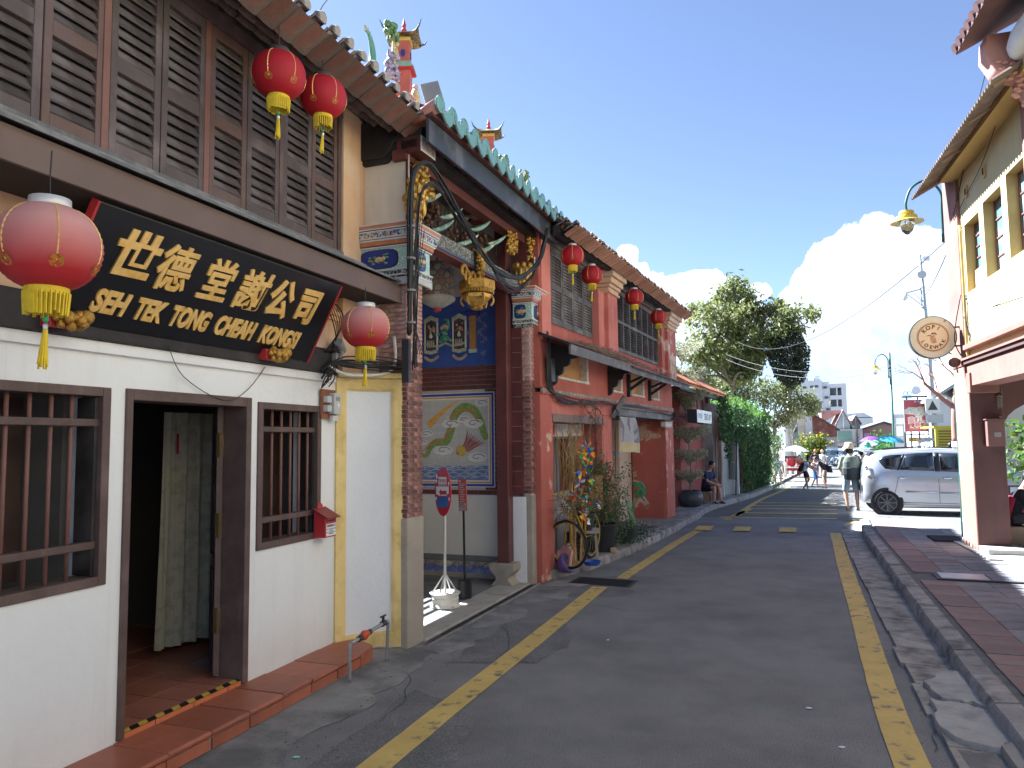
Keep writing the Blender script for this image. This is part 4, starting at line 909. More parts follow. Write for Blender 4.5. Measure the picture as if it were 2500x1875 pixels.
o = MB().ball((0,0,0), (.09,.006,.075), 14, 6).build('head', mat('head_gold', (.62,.4,.05), .4, .3, 30, c2=(.3,.3,.1), s2=30), mu, loc=(P2(.58,.36)[0], -.008, P2(.58,.36)[1])); o.rotation_euler = (0, .8, 0)
for (u, v, s_) in ((.53,.33,.022),(.62,.42,.016)): MB().ball((P2(u,v)[0],-.014,P2(u,v)[1]), (s_,.004,s_), 8, 5).build('eye', mat('eye_glaze', (.45,.14,.08), .4), mu)
CLW = mat('cloud_glaze', (.66,.62,.54), .4, .06, 5); CLB = mat('cloud_line', (.24,.29,.45), .4, .15, 8)
for u, v, s_ in ((.42,.7,.15),(.78,.7,.16),(.83,.28,.16),(.3,.37,.16),(.03,.58,.12),(.9,.95,.12),(.62,.75,.1),(-.05,.47,.1)):
    x, zc = P2(u, v); MB().ball((x,-.004,zc), (s_,.006,s_*.46), 16, 4).build('cloud', CLW, mu)
    pts = [(x+s_*.72*(1-.085*k)*math.cos(.62*k), -.011, zc+s_*.33*(1-.085*k)*math.sin(.62*k)) for k in range(11)]
    MB().tube(smoothpath(pts, 3), .0065, 4).build('cloud_curl', CLB, mu)
SEA = mat('sea_glaze', (.13,.19,.36), .4, .25, 12, c2=(.3,.36,.46), s2=10)
MB().box(x0+.1,X1,-.006,-.004,Z0,Z0+.2).build('sea', SEA, mu)
b = MB()
for j in range(5):
    for i in range(9):
        xx = X1-.09-.18*i-(.09 if j % 2 else 0); zz = Z0+.01+.044*j
        b.tube([(xx+.1*math.cos(a), -.008, zz+.05*math.sin(a)) for a in [math.pi*(.12+.76*k/6) for k in range(7)]], .0045, 4)
rr = random.Random(2)
for i in range(12):
    xx = X1-.06-.13*i; zz = Z0+.2+rr.uniform(-.02,.03); b.tube([(xx+(.05-.004*k)*math.cos(a), -.008, zz+(.04-.004*k)*math.sin(a)) for k, a in enumerate([.5*q for q in range(9)])], .005, 4)
stuff(b.build('wave_crest', mat('wave_white', (.62,.6,.52), .4), mu))
# blue panel with porcelain relief
bp_ = link('relief_panel', None, TG); bp_.location = (0, FY, 0)
MB().box(-2.9,-.14,-.012,.006,2.975,3.98).build('field', mat('cobalt_wall', (.045,.09,.34), .6, .25, 4, c2=(.2,.24,.4), s2=5, lo=.6, hi=.7), bp_)
CERG = mat('relief_green', (.05,.3,.2), .4, .25, 20, c2=(.3,.4,.2), s2=18); CERD = patmat('relief_dark', [(.06,.05,.06),(.12,.07,.06),(.05,.09,.1)], 40); FRM = patmat('relief_frame', [(.3,.34,.2),(.45,.45,.35),(.2,.26,.2)], 80, edge=((.6,.58,.5),.1))
for xc in (-1.5,-1.05):
    MB().prism([(xc-.1,3.24),(xc-.02,3.2),(xc+.1,3.22),(xc+.1,3.68),(xc,3.74),(xc-.1,3.68)], 'y', -.03, -.012).build('scroll_panel', CERD, bp_)
    MB().box(xc-.105,xc-.09,-.045,-.012,3.22,3.69).box(xc+.09,xc+.105,-.045,-.012,3.22,3.69).build('scroll_side', CERW, bp_)
    MB().prism([(xc-.11,3.62),(xc,3.67),(xc+.11,3.62),(xc+.11,3.68),(xc,3.735),(xc-.11,3.68)], 'y', -.05, -.03).build('scroll_head', FRM, bp_)
    MB().prism([(xc-.11,3.19),(xc,3.165),(xc+.11,3.19),(xc+.11,3.24),(xc,3.215),(xc-.11,3.24)], 'y', -.05, -.03).build('scroll_foot', FRM, bp_)
    MB().lathe([(.012,0),(.028,.02),(.022,.05),(.01,.065),(.016,.08)], 10, (xc,-.045,3.4)).build('vase', CERW, bp_, smooth=True)
    b = MB(); rr = random.Random(int(-xc*10))
    for k in range(12): b.ball((xc+rr.uniform(-.055,.055),-.045,3.5+rr.uniform(-.01,.09)), rr.uniform(.01,.02), 6, 4)
    b.build('flowers', mat('relief_pink', (.5,.2,.18), .4, .3, 30, c2=(.55,.5,.3), s2=25), bp_)
    b = MB()
    for k in range(4): b.box(xc-.06+.03*k,xc-.05+.03*k,-.045,-.03,3.27,3.37-.02*(k % 2)).box(xc-.06,xc+.05,-.044,-.03,3.27+.03*k,3.278+.03*k)
    b.build('stand', mat('relief_buff', (.5,.45,.34), .5), bp_)
    b = MB()
    for k in range(9): b.ball((xc-.1+.025*k,-.03,3.13-.05*math.sin(math.pi*k/8)), (.022,.012,.026), 7, 5)
    b.build('tassel_fringe', mat('relief_buff2', (.4,.33,.25), .6, .4, 40), bp_)
b = MB(); rr = random.Random(9)
for k in range(26): b.ball((-1.28+rr.gauss(0,.05),-.03,3.34+rr.uniform(0,.32)), (rr.uniform(.02,.05),.014,rr.uniform(.015,.035)), 7, 5)
b.build('lotus_leaves', CERG, bp_)
b = MB()
for k in range(7): b.ball((-1.28+.016*(k-3),-.05,3.56-.004*abs(k-3)**1.5), (.014,.012,.03), 7, 5)
b.build('lotus', mat('relief_rose', (.6,.36,.3), .4, .2, 30), bp_)
MB().tube(smoothpath([(-1.62,-.03,3.33),(-1.4,-.03,3.28),(-1.28,-.03,3.32),(-1.16,-.03,3.28),(-.95,-.03,3.31)],5), .018, 6).build('ribbon_band', FRM, bp_)
MB().box(-.89,-.79,-.04,-.012,3.2,3.7).build('strip_panel', patmat('ochre_lattice', [(.5,.28,.08),(.44,.24,.07)], 70, edge=((.3,.14,.04),.12)), bp_)
MB().lathe([(.045,-.1),(.045,.1)], 12).xf(Matrix.Translation((-.84,-.03,3.73)) @ Matrix.Rotation(rad(90),4,'Y')).build('strip_roll', CERB, bp_); MB().box(-.9,-.78,-.045,-.012,3.16,3.21).build('strip_foot', FRET, bp_)
b = MB(); rr = random.Random(4)
for k in range(18): b.tube([(-.7+.05*math.sin(k*.8)+.03*math.cos(a), -.025, 3.28+.024*k+.03*math.sin(a)) for a in (0,.9,1.8,2.7)], .006, 4)
b.build('scrollwork', mat('relief_lilac', (.35,.3,.4), .5, .3, 20), bp_)
# square red column on a stone base
col = link('column', None, TG)
MB().box(-.36,-.19,2.98,3.15,.31,4.9).build('shaft', MAROON, col, bevel=.012)
MB().prism([(-.43,.0),(-.43,.02),(-.36,.1),(-.36,.14),(-.45,.22),(-.45,.31),(-.1,.31),(-.1,.22),(-.18,.14),(-.18,.1),(-.11,.02),(-.11,.0)], 'y', 2.9, 3.22).build('stone_base', GRAN, col, bevel=.012)
MB().box(-.2,-.05,3.16,3.205,1.18,3.44).build('pilaster', MAROON, TG)
for k in range(11):
    MB().box(-.19,-.06,3.154,3.16,1.3+.2*k,1.306+.2*k).build('score_line', mat('score', (.32,.2,.18), .7), TG)
MB().box(-.2,-.02,3.165,3.2,.0,1.16).build('dado', WHITE, TG); 
# timber: lintel, inner beams, dark ceiling
lt = link('lintel', None, TG)
MB().box(-.16,-.02,.25,3.2,3.95,4.09).build('carved_face', CARVST, lt); MB().box(-.17,-.01,.25,3.2,3.925,3.95).build('blue_edge', mat('edge_blue', (.06,.12,.18), .5), lt); MB().box(-.18,-.02,.25,3.2,3.9,3.925).build('soffit', mat('soffit_red', (.16,.05,.05), .6), lt)
MB().box(-.15,.0,-.1,3.7,4.62,4.72).build('eave_purlin', mat('purlin_red', (.13,.04,.035), .6, .2, 5), TG)
MB().box(-.05,.12,-.1,3.7,4.72,4.8).build('eave_purlin', BLACKW, TG)
MB().box(.27,.3,-.2,3.78,4.70,4.93).build('fascia', mat('gutter_grey', (.04,.042,.05), .45, .25, 3, c2=(.12,.12,.13), s2=2.5, lo=.5, hi=.7, streak=((.16,.16,.17), 6, .5)), TG)
MB().prism([(.3,4.94),(-1.8,5.75),(-1.8,5.8),(.3,4.99)], 'y', -.2, 3.75).build('roof_boarding', UND, TG)
MB().prism([(-.5,5.25),(-.5,5.3),(-3.2,4.3),(-3.2,4.25)], 'y', .2, 3.6).build('rear_roof', TILE, TG)
MB().box(-3.4,-2.7,-.1,.2,0,4.2).build('rear_wall', MAROON, TG)
# rear screen wall: an open gate with horizontal rails to the sunny court behind
MB().box(-2.9,-2.75,.2,1.15,0,4.5).box(-2.9,-2.75,2.6,3.5,0,4.5).box(-2.9,-2.75,1.15,2.6,2.6,4.5).build('gate_wall', MAROON, TG)
for z in (1.75,1.88,2.02,2.15,2.3): MB().box(-2.85,-2.81,1.15,2.6,z,z+.035).build('gate_rail', BLACKW, TG)
MB().box(-2.86,-2.8,1.15,2.6,.0,1.5).build('gate_leaf', BLACKW, TG)
DCARV = mat('dark_carving', (.09,.045,.025), .6, .4, 20, c2=(.2,.1,.04), s2=16, bump=.5, bs=50)
def blobcarve(par, name, c, sz, n, seed, m, r=(.015,.035)):
    rr = random.Random(seed); b = MB()
    for k in range(n): b.ball((c[0]+rr.uniform(-.5,.5)*sz[0], c[1]+rr.uniform(-.5,.5)*sz[1], c[2]+rr.uniform(-.5,.5)*sz[2]), (rr.uniform(*r), rr.uniform(*r), rr.uniform(*r)), 6, 5)
    return b.build(name, m, par, smooth=True)
CRES = mat('tusk_green', (.2,.34,.25), .4, .2, 20, c2=(.55,.53,.4), s2=10)
for k, (y, z) in enumerate(((.5,4.42),(.98,4.38),(.75,4.18),(1.78,4.46),(1.42,4.2),(2.3,4.42),(1.95,4.24))):
    pts = [(-.1+.015*i, y-.16+.32*i/8, z-.06+.17*(i/8)**1.8) for i in range(9)]
    MB().tube(pts, [.008,.02,.026,.028,.028,.026,.022,.016,.006], 7).build('tusk', CRES, TG, smooth=True)
    blobcarve(TG, 'bracket', (-.22, y-.05, z-.02), (.12,.12,.34), 26, k, DCARV)
MB().box(-.36,-.3,.25,3.2,4.09,4.62).build('bracket_shade_sheet', mat('shade_sheet_dark', (.022,.014,.012), .7, .4, 8), TG)  # near-black sheet painted in for the darkness behind the brackets
b = MB()
for k in range(30): b.tube([(-.27,.4+.09*k,4.38+.05*(k % 3)),(-.26,.42+.09*k,4.55+.03*(k % 2))], .004, 4)
stuff(b.build('spines', mat('spine_grey', (.16,.14,.12), .6), TG))
# gilded carvings
def lotus(par, c, s, m=GOLDC):
    b = MB(); b.lathe([(.045*s,0),(.055*s,.03*s),(.05*s,.06*s),(.1*s,.12*s),(.11*s,.2*s),(.07*s,.27*s),(.03*s,.29*s)], 14, c)
    for q in range(8):
        a = q*math.pi/4; b.ball((c[0]+.09*s*math.cos(a), c[1]+.09*s*math.sin(a), c[2]+.16*s), (.035*s,.035*s,.1*s), 8, 6)
        b.ball((c[0]+.11*s*math.cos(a+.4), c[1]+.11*s*math.sin(a+.4), c[2]+.26*s), (.035*s,.035*s,.045*s), 7, 5)
        b.ball((c[0]+.06*s*math.cos(a+.4), c[1]+.06*s*math.sin(a+.4), c[2]+.06*s), (.03*s,.03*s,.045*s), 7, 5)
    return b.build('gilded_lotus', GOLD2, par, smooth=True)
GOLD2 = mat('bright_gilding', (.6,.37,.08), .35, .2, 9, c2=(.35,.19,.03), s2=14, lo=.5, hi=.66, metal=.6, bump=.3, bs=30)
lotus(TG, (.02,3.08,3.985), 1.05)
blobcarve(TG, 'gilded_figure', (.05,3.3,4.56), (.05,.12,.3), 26, 21, GOLD2, (.02,.045))
blobcarve(TG, 'gilded_carving', (-.0,2.72,4.5), (.05,.32,.3), 60, 22, GOLDC, (.015,.04))
b = MB()
for k in range(5): b.bar((0,2.6+.07*k,4.4),(-.0,2.63+.07*k,4.62-.02*k),.03,.02)
b.build('gilded_bamboo', GOLDC, TG)
blobcarve(TG, 'gilded_lion', (.06,.12,4.4), (.12,.24,.14), 46, 23, GOLD2, (.02,.05))
blobcarve(TG, 'gilded_dragon', (.05,.1,4.56), (.08,.2,.16), 40, 24, GOLD2, (.02,.04))
lotus(TG, (.05,.0,4.02), .9); lotus(TG, (.05,.02,4.2), .8)
# hanging gilded basket
hb = link('gilded_basket', None, TG); hb.location = (.0,1.57,0)
MB().lathe([(.2,3.75),(.21,3.76),(.21,3.66),(.19,3.64)], 6, ph=.3).build('rim', GOLDC, hb); 
b = MB()
for q in range(36):
    a = .3+q*2*math.pi/36; b.bar((.185*math.cos(a),.185*math.sin(a),3.61),(.185*math.cos(a),.185*math.sin(a),3.655),.018)
b.build('bead_row', GOLD2, hb)
MB().lathe([(.13,3.62),(.17,3.6),(.165,3.56),(.09,3.48),(.06,3.46),(.075,3.44),(.05,3.42)], 6, ph=.3).build('bowl', GOLD2, hb)
b = MB()
for q in range(6):
    a = .3+q*math.pi/3; b.tube([((.14+.05*math.sin(t))*math.cos(a), (.14+.05*math.sin(t))*math.sin(a), 3.61-.05*t) for t in [.4*k for k in range(8)]], .014, 5)
b.build('handle', GOLDC, hb)
MB().box(-.03,.03,-.045,.045,3.75,4.1).build('post', BLACKW, hb)
b = MB(); rr = random.Random(6)
for k in range(50): b.ball((.05+rr.uniform(-.03,.02), rr.uniform(-.07,.08), 3.76+rr.uniform(0,.36)), (rr.uniform(.015,.035),)*3, 6, 5)
b.tube([(.06,.0,3.78),(.07,.01,3.95),(.06,.0,4.05)], [.03,.035,.02], 7).ball((.07,.0,4.1), .035, 8, 6)
b.build('figures', GOLDC, hb, smooth=True)
b = MB(); 
for k in range(3): b.tube([(.0,-.35+.08*k+(.07-.01*k)*math.cos(a),3.8-.04*k+.07*math.sin(a)) for a in [.45*q for q in range(10)]], .022-.003*k, 6)
for k in range(18): b.ball((rr.uniform(-.02,.03), rr.uniform(-.22,-.05), rr.uniform(3.68,3.84)), (.02,.03,.025), 6, 5)
b.build('wing', GOLDC, hb, smooth=True)
# eave tiles: round teal ends, tongue shaped drips, clay tubes
TEALM = patmat('teal_glaze', [(.13,.28,.26),(.16,.33,.3),(.11,.25,.24)], 120, .4, edge=((.24,.4,.36), .06))
CLAY = mat('clay_tube', (.42,.15,.1), .7, .25, 6, c2=(.3,.2,.18), s2=6, rnd=.15)
disc = MB().lathe([(.078,-.012),(.084,-.006),(.084,.008),(.072,.012),(.066,.006)], 16).xf(Matrix.Rotation(rad(90),4,'Y')).mesh('round_tile_end'); disc.materials.append(TEALM)
dp = [(-.12,.05),(-.09,.018),(0,.0),(.09,.018),(.12,.05),(.1,-.06),(.05,-.12),(.02,-.125),(0,-.15),(-.02,-.125),(-.05,-.12),(-.1,-.06)]
drip = MB().prism(dp, 'x', -.008, .008).mesh('drip_tile'); drip.materials.append(TEALM)
tub = MB().lathe([(.066,0),(.062,-.3)], 12).xf(Matrix.Rotation(rad(90-21),4,'Y')).mesh('clay_tube', True); tub.materials.append(CLAY)
for i in range(15):
    y = -.16+.272*i
    link('round_tile_end', disc, TG, (.4,y,5.06), 0, (0,R.uniform(-.05,.08),R.uniform(-.08,.08)))
    link('drip_tile', drip, TG, (.405,y+.136,5.03), 0, (R.uniform(-.04,.04),-.12,R.uniform(-.05,.05)))
    for k in range(3): link('clay_tube', tub, TG, (.385-.27*k,y,5.06+.104*k))
    MB().grid(lambda u, v: (.39-1.2*v,y+.01+.25*u,5.03+.46*v-.05*math.sin(math.pi*u)), 5, 1).build('pan_tile', mat('pan_clay', (.36,.17,.14), .7, .25, 6, c2=(.4,.28,.27), s2=5), TG)
MB().box(.285,.34,-.2,3.76,4.95,5.0).build('tile_batten', mat('purlin_red'), TG)
b = MB()
for i in range(14):
    b.grid(lambda u, v: (-.42-1.3*v,-.16+.272*i+.066*math.cos(math.pi*u),5.37+.5*v+.066*math.sin(math.pi*u)), 6, 1)
stuff(b.build('tube_field', CLAY, TG))
MB().box(-.62,-.36,-.2,3.75,5.2,5.48).build('ridge', LIME, TG, bevel=.02)

# ---- ridge ornaments (things standing on the roofs)
GRNP = mat('pine_glaze', (.1,.2,.07), .5, .4, 25, c2=(.25,.3,.12), s2=14); PURP = patmat('rock_glaze', [(.28,.22,.36),(.4,.36,.42),(.16,.12,.2),(.3,.32,.3)], 40); REDC = mat('pagoda_red', (.42,.11,.07), .6, .2, 8); YELC = mat('pagoda_yellow', (.6,.42,.1), .5, .2, 12); DKG = mat('pagoda_dark', (.07,.08,.07), .6, .2)
def pagoda(label, loc, s, group):
    t = thing('pagoda_ornament', label, 'roof ornament', loc, rad(18), group)
    MB().box(-.095*s,.095*s,-.095*s,.095*s,-.3*s,.12*s).build('lower_storey', REDC, t)
    MB().prism([(-.15*s,.12*s),(.15*s,.12*s),(.1*s,.19*s),(-.1*s,.19*s)], 'y', -.15*s, .15*s).build('middle_roof', mat('pagoda_green', (.22,.34,.24), .5, .2, 20), t); MB().box(-.14*s,.14*s,-.14*s,.14*s,.1*s,.12*s).build('eave_band', REDP, t)
    MB().box(-.085*s,.085*s,-.085*s,.085*s,.19*s,.52*s).build('upper_storey', REDC, t)
    MB().lathe([(.03*s,0),(.03*s,.01*s)], 12).xf(Matrix.Translation((.086*s,0,.33*s)) @ Matrix.Rotation(rad(90),4,'Y') @ Matrix.Scale(1.7,4,(1,0,0))).build('window', CERB, t)
    MB().lathe([(.03*s,0),(.03*s,.01*s)], 12).xf(Matrix.Translation((0,-.086*s,.33*s)) @ Matrix.Rotation(rad(90),4,'X') @ Matrix.Scale(1.7,4,(0,1,0))).build('window', CERB, t)
    MB().box(-.1*s,.1*s,-.1*s,.1*s,.5*s,.545*s).build('cornice', YELC, t)
    def rf_(u, v):
        a = 2*math.pi*u; r = (.2*(1-v)**1.3+.025)*s; q = max(abs(math.cos(a)), abs(math.sin(a))); cr = 1/q; up = (cr-1)/.414
        return (r*cr*math.cos(a), r*cr*math.sin(a), (.545+.12*v+.05*up**3*(1-v)**2)*s)
    MB().grid(rf_, 40, 8).build('top_roof', mat('pagoda_tile', (.14,.13,.08), .5, .4, 40, c2=(.5,.4,.12), s2=30), t)
    for q in range(4):
        a = math.pi/4+q*math.pi/2; ca, sa = math.cos(a), math.sin(a); MB().tube([(.27*s*ca,.27*s*sa,.58*s),(.34*s*ca,.34*s*sa,.62*s),(.385*s*ca,.385*s*sa,.69*s)], [.018*s,.012*s,.003], 6).build('eave_horn', DKG, t)
    MB().lathe([(.03*s,.66*s),(.04*s,.69*s),(.022*s,.72*s),(.032*s,.75*s),(.012*s,.82*s),(.002,.86*s)], 10).build('finial', REDP if s > .8 else YELC, t); return t
GO = 'ceramic figures along the gate roof ridge'
pagoda('larger red pagoda with red finial on the roof ridge behind the clan hall eave', (-4.0,7.65,6.22), .9, GO)
pagoda('smaller red pagoda with yellow finial on the ridge behind the teal tile ends', (-3.67,9.6,5.8), .84, GO)
def rockgroup(label, loc, s, seed, green=True):
    t = thing('ceramic_figure_group', label, 'roof ornament', loc, .3, GO); rr = random.Random(seed)
    blobcarve(t, 'rockwork', (0,0,.05*s), (.1*s,.24*s,.3*s), 50, seed, PURP, (.02*s,.055*s))
    b = MB().tube([(0,.0,.0),(.01,-.04*s,.2*s),(0,.02*s,.36*s),(0,-.06*s,.45*s)], [.03*s,.025*s,.02*s,.01*s], 7).ball((.03*s,.03*s,.22*s), (.03*s,.04*s,.09*s), 8, 6).ball((.04*s,.03*s,.34*s), .03*s, 8, 6)
    b.build('figure', mat('figure_yellow', (.55,.42,.2), .5, .3, 20), t, smooth=True)
    if green: blobcarve(t, 'pine_crown', (0,-.06*s,.44*s), (.12*s,.34*s,.12*s), 46, seed+1, GRNP, (.02*s,.05*s))
    return t
rockgroup('ceramic figure and rockwork under a green pine beside the larger pagoda', (-3.9,7.2,6.12), .9, 31)
rockgroup('ceramic figure with lilac rockwork in front of the smaller pagoda', (-3.35,9.35,5.33), .85, 33)
rockgroup('ceramic figure with lilac rockwork and green pine, rightmost on the gate ridge', (-3.3,10.05,5.32), .95, 35)
t = thing('small_figure', 'tiny yellow robed ceramic figure beside the floodlight on the roof', 'roof ornament', (-3.32,6.6,5.33), 0, GO)
MB().lathe([(.05,0),(.06,.05),(.04,.14),(.03,.17)], 8).build('robe', mat('figure_yellow'), t, smooth=True); MB().ball((0,0,.2), .03, 8, 6).build('head', mat('figure_skin', (.5,.35,.3), .5), t)
t = thing('dragon_tail_ornament', 'curling green ceramic dragon tail with spiky edge on the roof ridge', 'roof ornament', (-4.25,7.3,6.42), .2, GO)
pts = [(0,-.1+.17*math.sin(a), .0+.2*math.cos(a)) for a in [-.5+.27*k for k in range(11)]]; MB().tube(pts, [.012+.004*k for k in range(11)], 8).build('tail', mat('dragon_green', (.12,.3,.2), .45, .3, 30), t, smooth=True)
b = MB()
for k in range(10):
    p = Vector(pts[k]); n_ = (p-Vector((0,-.1,.0))).normalized(); b.bar(p, p+n_*.06, .022, .006)
b.build('spines', mat('spine_yellow', (.45,.42,.2), .5), t)
t = thing('floodlight', 'grey slatted floodlight panel propped on the roof corner beside the verge', 'floodlight', (-3.25,6.86,5.55), rad(-62))
MB().box(-.015,.015,-.1,.1,-.13,.14).xf(Matrix.Rotation(.28,4,'X')).build('frame', mat('grey_metal'), t, bevel=.008)
b = MB()
for k in range(10): b.box(.015,.022,-.09+.019*k,-.082+.019*k,-.115,.125)
b.xf(Matrix.Rotation(.28,4,'X')); stuff(b.build('fin', mat('fin_grey', (.2,.21,.22), .5), t)); MB().bar((0,.02,-.3),(0,0,-.1),.03).build('bracket', mat('grey_metal'), t)
# scrim lantern in the porch
t = thing('scrim_lantern', 'large drum lantern of grey painted gauze with red finial hanging inside the porch', 'lantern', (-3.74,8.0,0))
MB().lathe([(.2,3.6),(.205,3.62),(.2,3.8),(.2,4.02),(.19,4.04)], 22).build('drum', patmat('painted_gauze', [(.2,.19,.16),(.28,.27,.22),(.24,.17,.13),(.16,.16,.14),(.26,.13,.11)], 14, .85, edge=((.12,.11,.09),.12)), t, smooth=True)
MB().lathe([(.03,3.5),(.09,3.52),(.16,3.56),(.215,3.6),(.22,3.625),(.205,3.64)], 22).build('base', mat('gauze_white', (.5,.48,.42), .8, .25, 10, sub=.2), t, smooth=True); MB().ball((0,0,3.49), (.05,.05,.035), 10, 6).build('finial', REDP, t); MB().tube([(0,0,4.03),(0,0,4.9)], .008, 5).build('cord', CABLE, t)
# ticket sign on a wheel rim
t = thing('ticket_sign', 'red oval TICKET COUNTER sign with arrow on a white post standing in a wheel rim', 'sign', (-3.6,7.88,.03), rad(-28))
WSTEEL = mat('chipped_white', (.66,.63,.56), .5, .1, 6, c2=(.35,.25,.18), s2=9, lo=.66, hi=.7)
MB().lathe([(.165,0),(.175,.01),(.165,.03),(.15,.04),(.15,.08),(.158,.1),(.15,.115),(.165,.14),(.178,.16),(.172,.165),(.15,.15),(.08,.14),(.03,.155)], 28).build('wheel_rim', WSTEEL, t, autos=True)
MB().tube([(0,0,.14),(0,0,1.3)], .016, 8).build('post', mat('post_white', (.55,.54,.5), .4, .1), t, smooth=True)
for q in range(4): 
    a = q*math.pi/2+.5; MB().bar((.014*math.cos(a),.014*math.sin(a),.36),(.16*math.cos(a),.16*math.sin(a),.15),.013).build('brace', mat('post_white'), t)
ov = Matrix.Translation((0,-.022,1.3)) @ Matrix.Rotation(rad(90),4,'X')
MB().prism([(.152*math.cos(a), .275*math.sin(a)) for a in [2*math.pi*k/36 for k in range(36)]], 'z', -.006, .006).xf(ov).build('oval_board', mat('sign_red', (.5,.03,.045), .4, .06), t)
def decal(par, poly, m, M, z=.0065, nm='sticker', h=.001): return MB().prism(poly, 'z', z, z+h).xf(M).build(nm, m, par)
decal(t, [(-.08,.17),(.075,.172),(.078,-.04),(-.078,-.046)], mat('label_white'), ov, nm='paper'); decal(t, [(-.125,.06),(-.078,.07),(-.078,-.035),(-.122,-.035)], mat('label_white'), ov, nm='paper'); decal(t, [(.078,.075),(.115,.075),(.115,-.015),(.078,-.02)], mat('label_white'), ov, nm='paper')
decal(t, [(-.07,-.005),(-.025,.035),(-.025,.012),(.075,.016),(.075,-.03),(-.025,-.028),(-.025,-.048)], mat('sign_red'), ov, .008, 'arrow')
decal(t, [(-.122,-.06),(.115,-.05),(.095,-.16),(.06,-.165),(.055,-.178),(-.06,-.185),(-.065,-.17),(-.105,-.165)], mat('tape_blue', (.05,.12,.35), .6, .2, 14), ov, nm='blue_tape')
for x, y in ((-.118,.12),(-.11,.17),(.115,.1),(.12,-.075),(-.125,-.08)): decal(t, [(x+.014*math.cos(a), y+.022*math.sin(a)) for a in [k*.7 for k in range(9)]], mat('label_white'), ov, nm='sticker')
ro = (rad(90),0,0); PINKT = mat('print_red', (.45,.06,.08), .6)
text('TICKET', .046, PINKT, t, (0,-.031,1.3+.125), ro, .0005, off=.001); text('COUNTER', .042, PINKT, t, (0,-.031,1.3+.073), ro, .0005, off=.001)
t = thing('notice_post', 'narrow red notice board with white print on a black post in a black drum', 'sign', (-3.56,8.36,.03), rad(-24))
MB().lathe([(.083,0),(.083,.22),(.075,.225)], 22).build('drum', mat('drum_black', (.012,.012,.013), .4, .1), t, autos=True); MB().tube([(0,0,.2),(-.012,0,1.05)], .014, 8).build('post', mat('drum_black'), t)
ov = Matrix.Translation((-.012,-.016,1.23)) @ Matrix.Rotation(rad(-2),4,'Y') @ Matrix.Rotation(rad(90),4,'X')
MB().box(-.068,.068,-.19,.19,-.008,.005).xf(ov).build('board', mat('board_red', (.36,.05,.035), .45, .08), t)
decal(t, [(-.062,-.185),(.062,-.185),(.062,-.1),(-.062,-.085)], mat('print_photo', (.3,.22,.2), .5, .4, 30, c2=(.5,.45,.42), s2=25), ov, .0055, 'picture')
for k in range(11): decal(t, [(-.045,.13-.021*k),(.05-.012*(k % 3),.13-.021*k),(.05-.012*(k % 3),.136-.021*k),(-.045,.136-.021*k)], mat('print_white', (.6,.5,.48), .6), ov, .0055, 'print_line')
decal(t, [(-.05,.155),(-.02,.155),(-.02,.175),(-.05,.175)], mat('print_white'), ov, .0055, 'print_line')
# thick cable bundle from the pier over the gate to the far roof
t = thing('cable_bundle', 'thick bundle of black cables arching from the gate pier and sagging across the gate', 'cables', (-3.1,6.1,3.4))
rr = random.Random(8)
def wpt(p): return (p[0]+3.1, p[1]-6.1, p[2]-3.4)
for k in range(9):
    j = lambda s=.02: rr.uniform(-s, s)
    base = [(-3.12,6.06,2.9),(-3.1,6.06,3.6),(-3.1,6.05,4.2),(-3.08,6.12,4.48),(-3.02,6.3,4.57),(-2.98,6.6,4.42),(-2.95,7.1,4.12),(-2.93,7.6,3.92),(-2.92,8.1,3.86),(-2.9,8.7,3.96),(-2.86,9.25,4.25),(-2.84,9.45,4.5),(-2.8,9.5,4.75)]
    cable('', smoothpath([wpt((x+j(), y+j(.03), z+j(.035 if i > 5 else .02))) for i, (x, y, z) in enumerate(base)],5), rr.uniform(.007,.014), par=t)
for k in range(6):
    base = [(-3.08,6.1,2.6),(-3.08,6.12,3.5),(-3.07,6.14,4.0),(-3.04,6.2,4.3),(-3.0,6.45,4.4),(-2.97,6.8,4.2),(-2.93,7.5,3.96),(-2.92,8.2,3.8-.03*k),(-2.9,8.9,3.92),(-2.85,9.4,4.4),(-2.8,9.5,4.8)]
    cable('', smoothpath([wpt((x+rr.uniform(-.02,.02), y+rr.uniform(-.03,.03), z+rr.uniform(-.04,.03))) for x, y, z in base],5), rr.uniform(.004,.008), par=t)
for k in range(4): cable('', smoothpath([wpt(p) for p in ((-3.05+.01*k,6.2,4.3-.2*k),(-3.06,6.12+.03*k,3.6),(-3.1,6.12,3.1),(-3.0,6.0+.04*k,2.7))],5), .0035, par=t)
for zz in (3.0,3.3,3.6,3.9): MB().lathe([(.045,-.01),(.045,.01)], 10, (0,-.04,zz-3.4)).build('cable_tie', mat('tie_grey', (.2,.2,.2), .5), t)
MB().box(-.09,-.02,-.05,.0,-.95,-.55).build('duct', mat('duct_dark', (.03,.035,.04), .5), t)
for k in range(3): MB().tube(smoothpath([(-.5,.1,.04-.02*k),(-.1,.06,.05-.02*k),(.0,.1,.045-.02*k),(.02,.35,.03-.02*k)],5), .016, 8).build('conduit', mat('pvc_grey', (.5,.5,.49), .45), t, smooth=True)
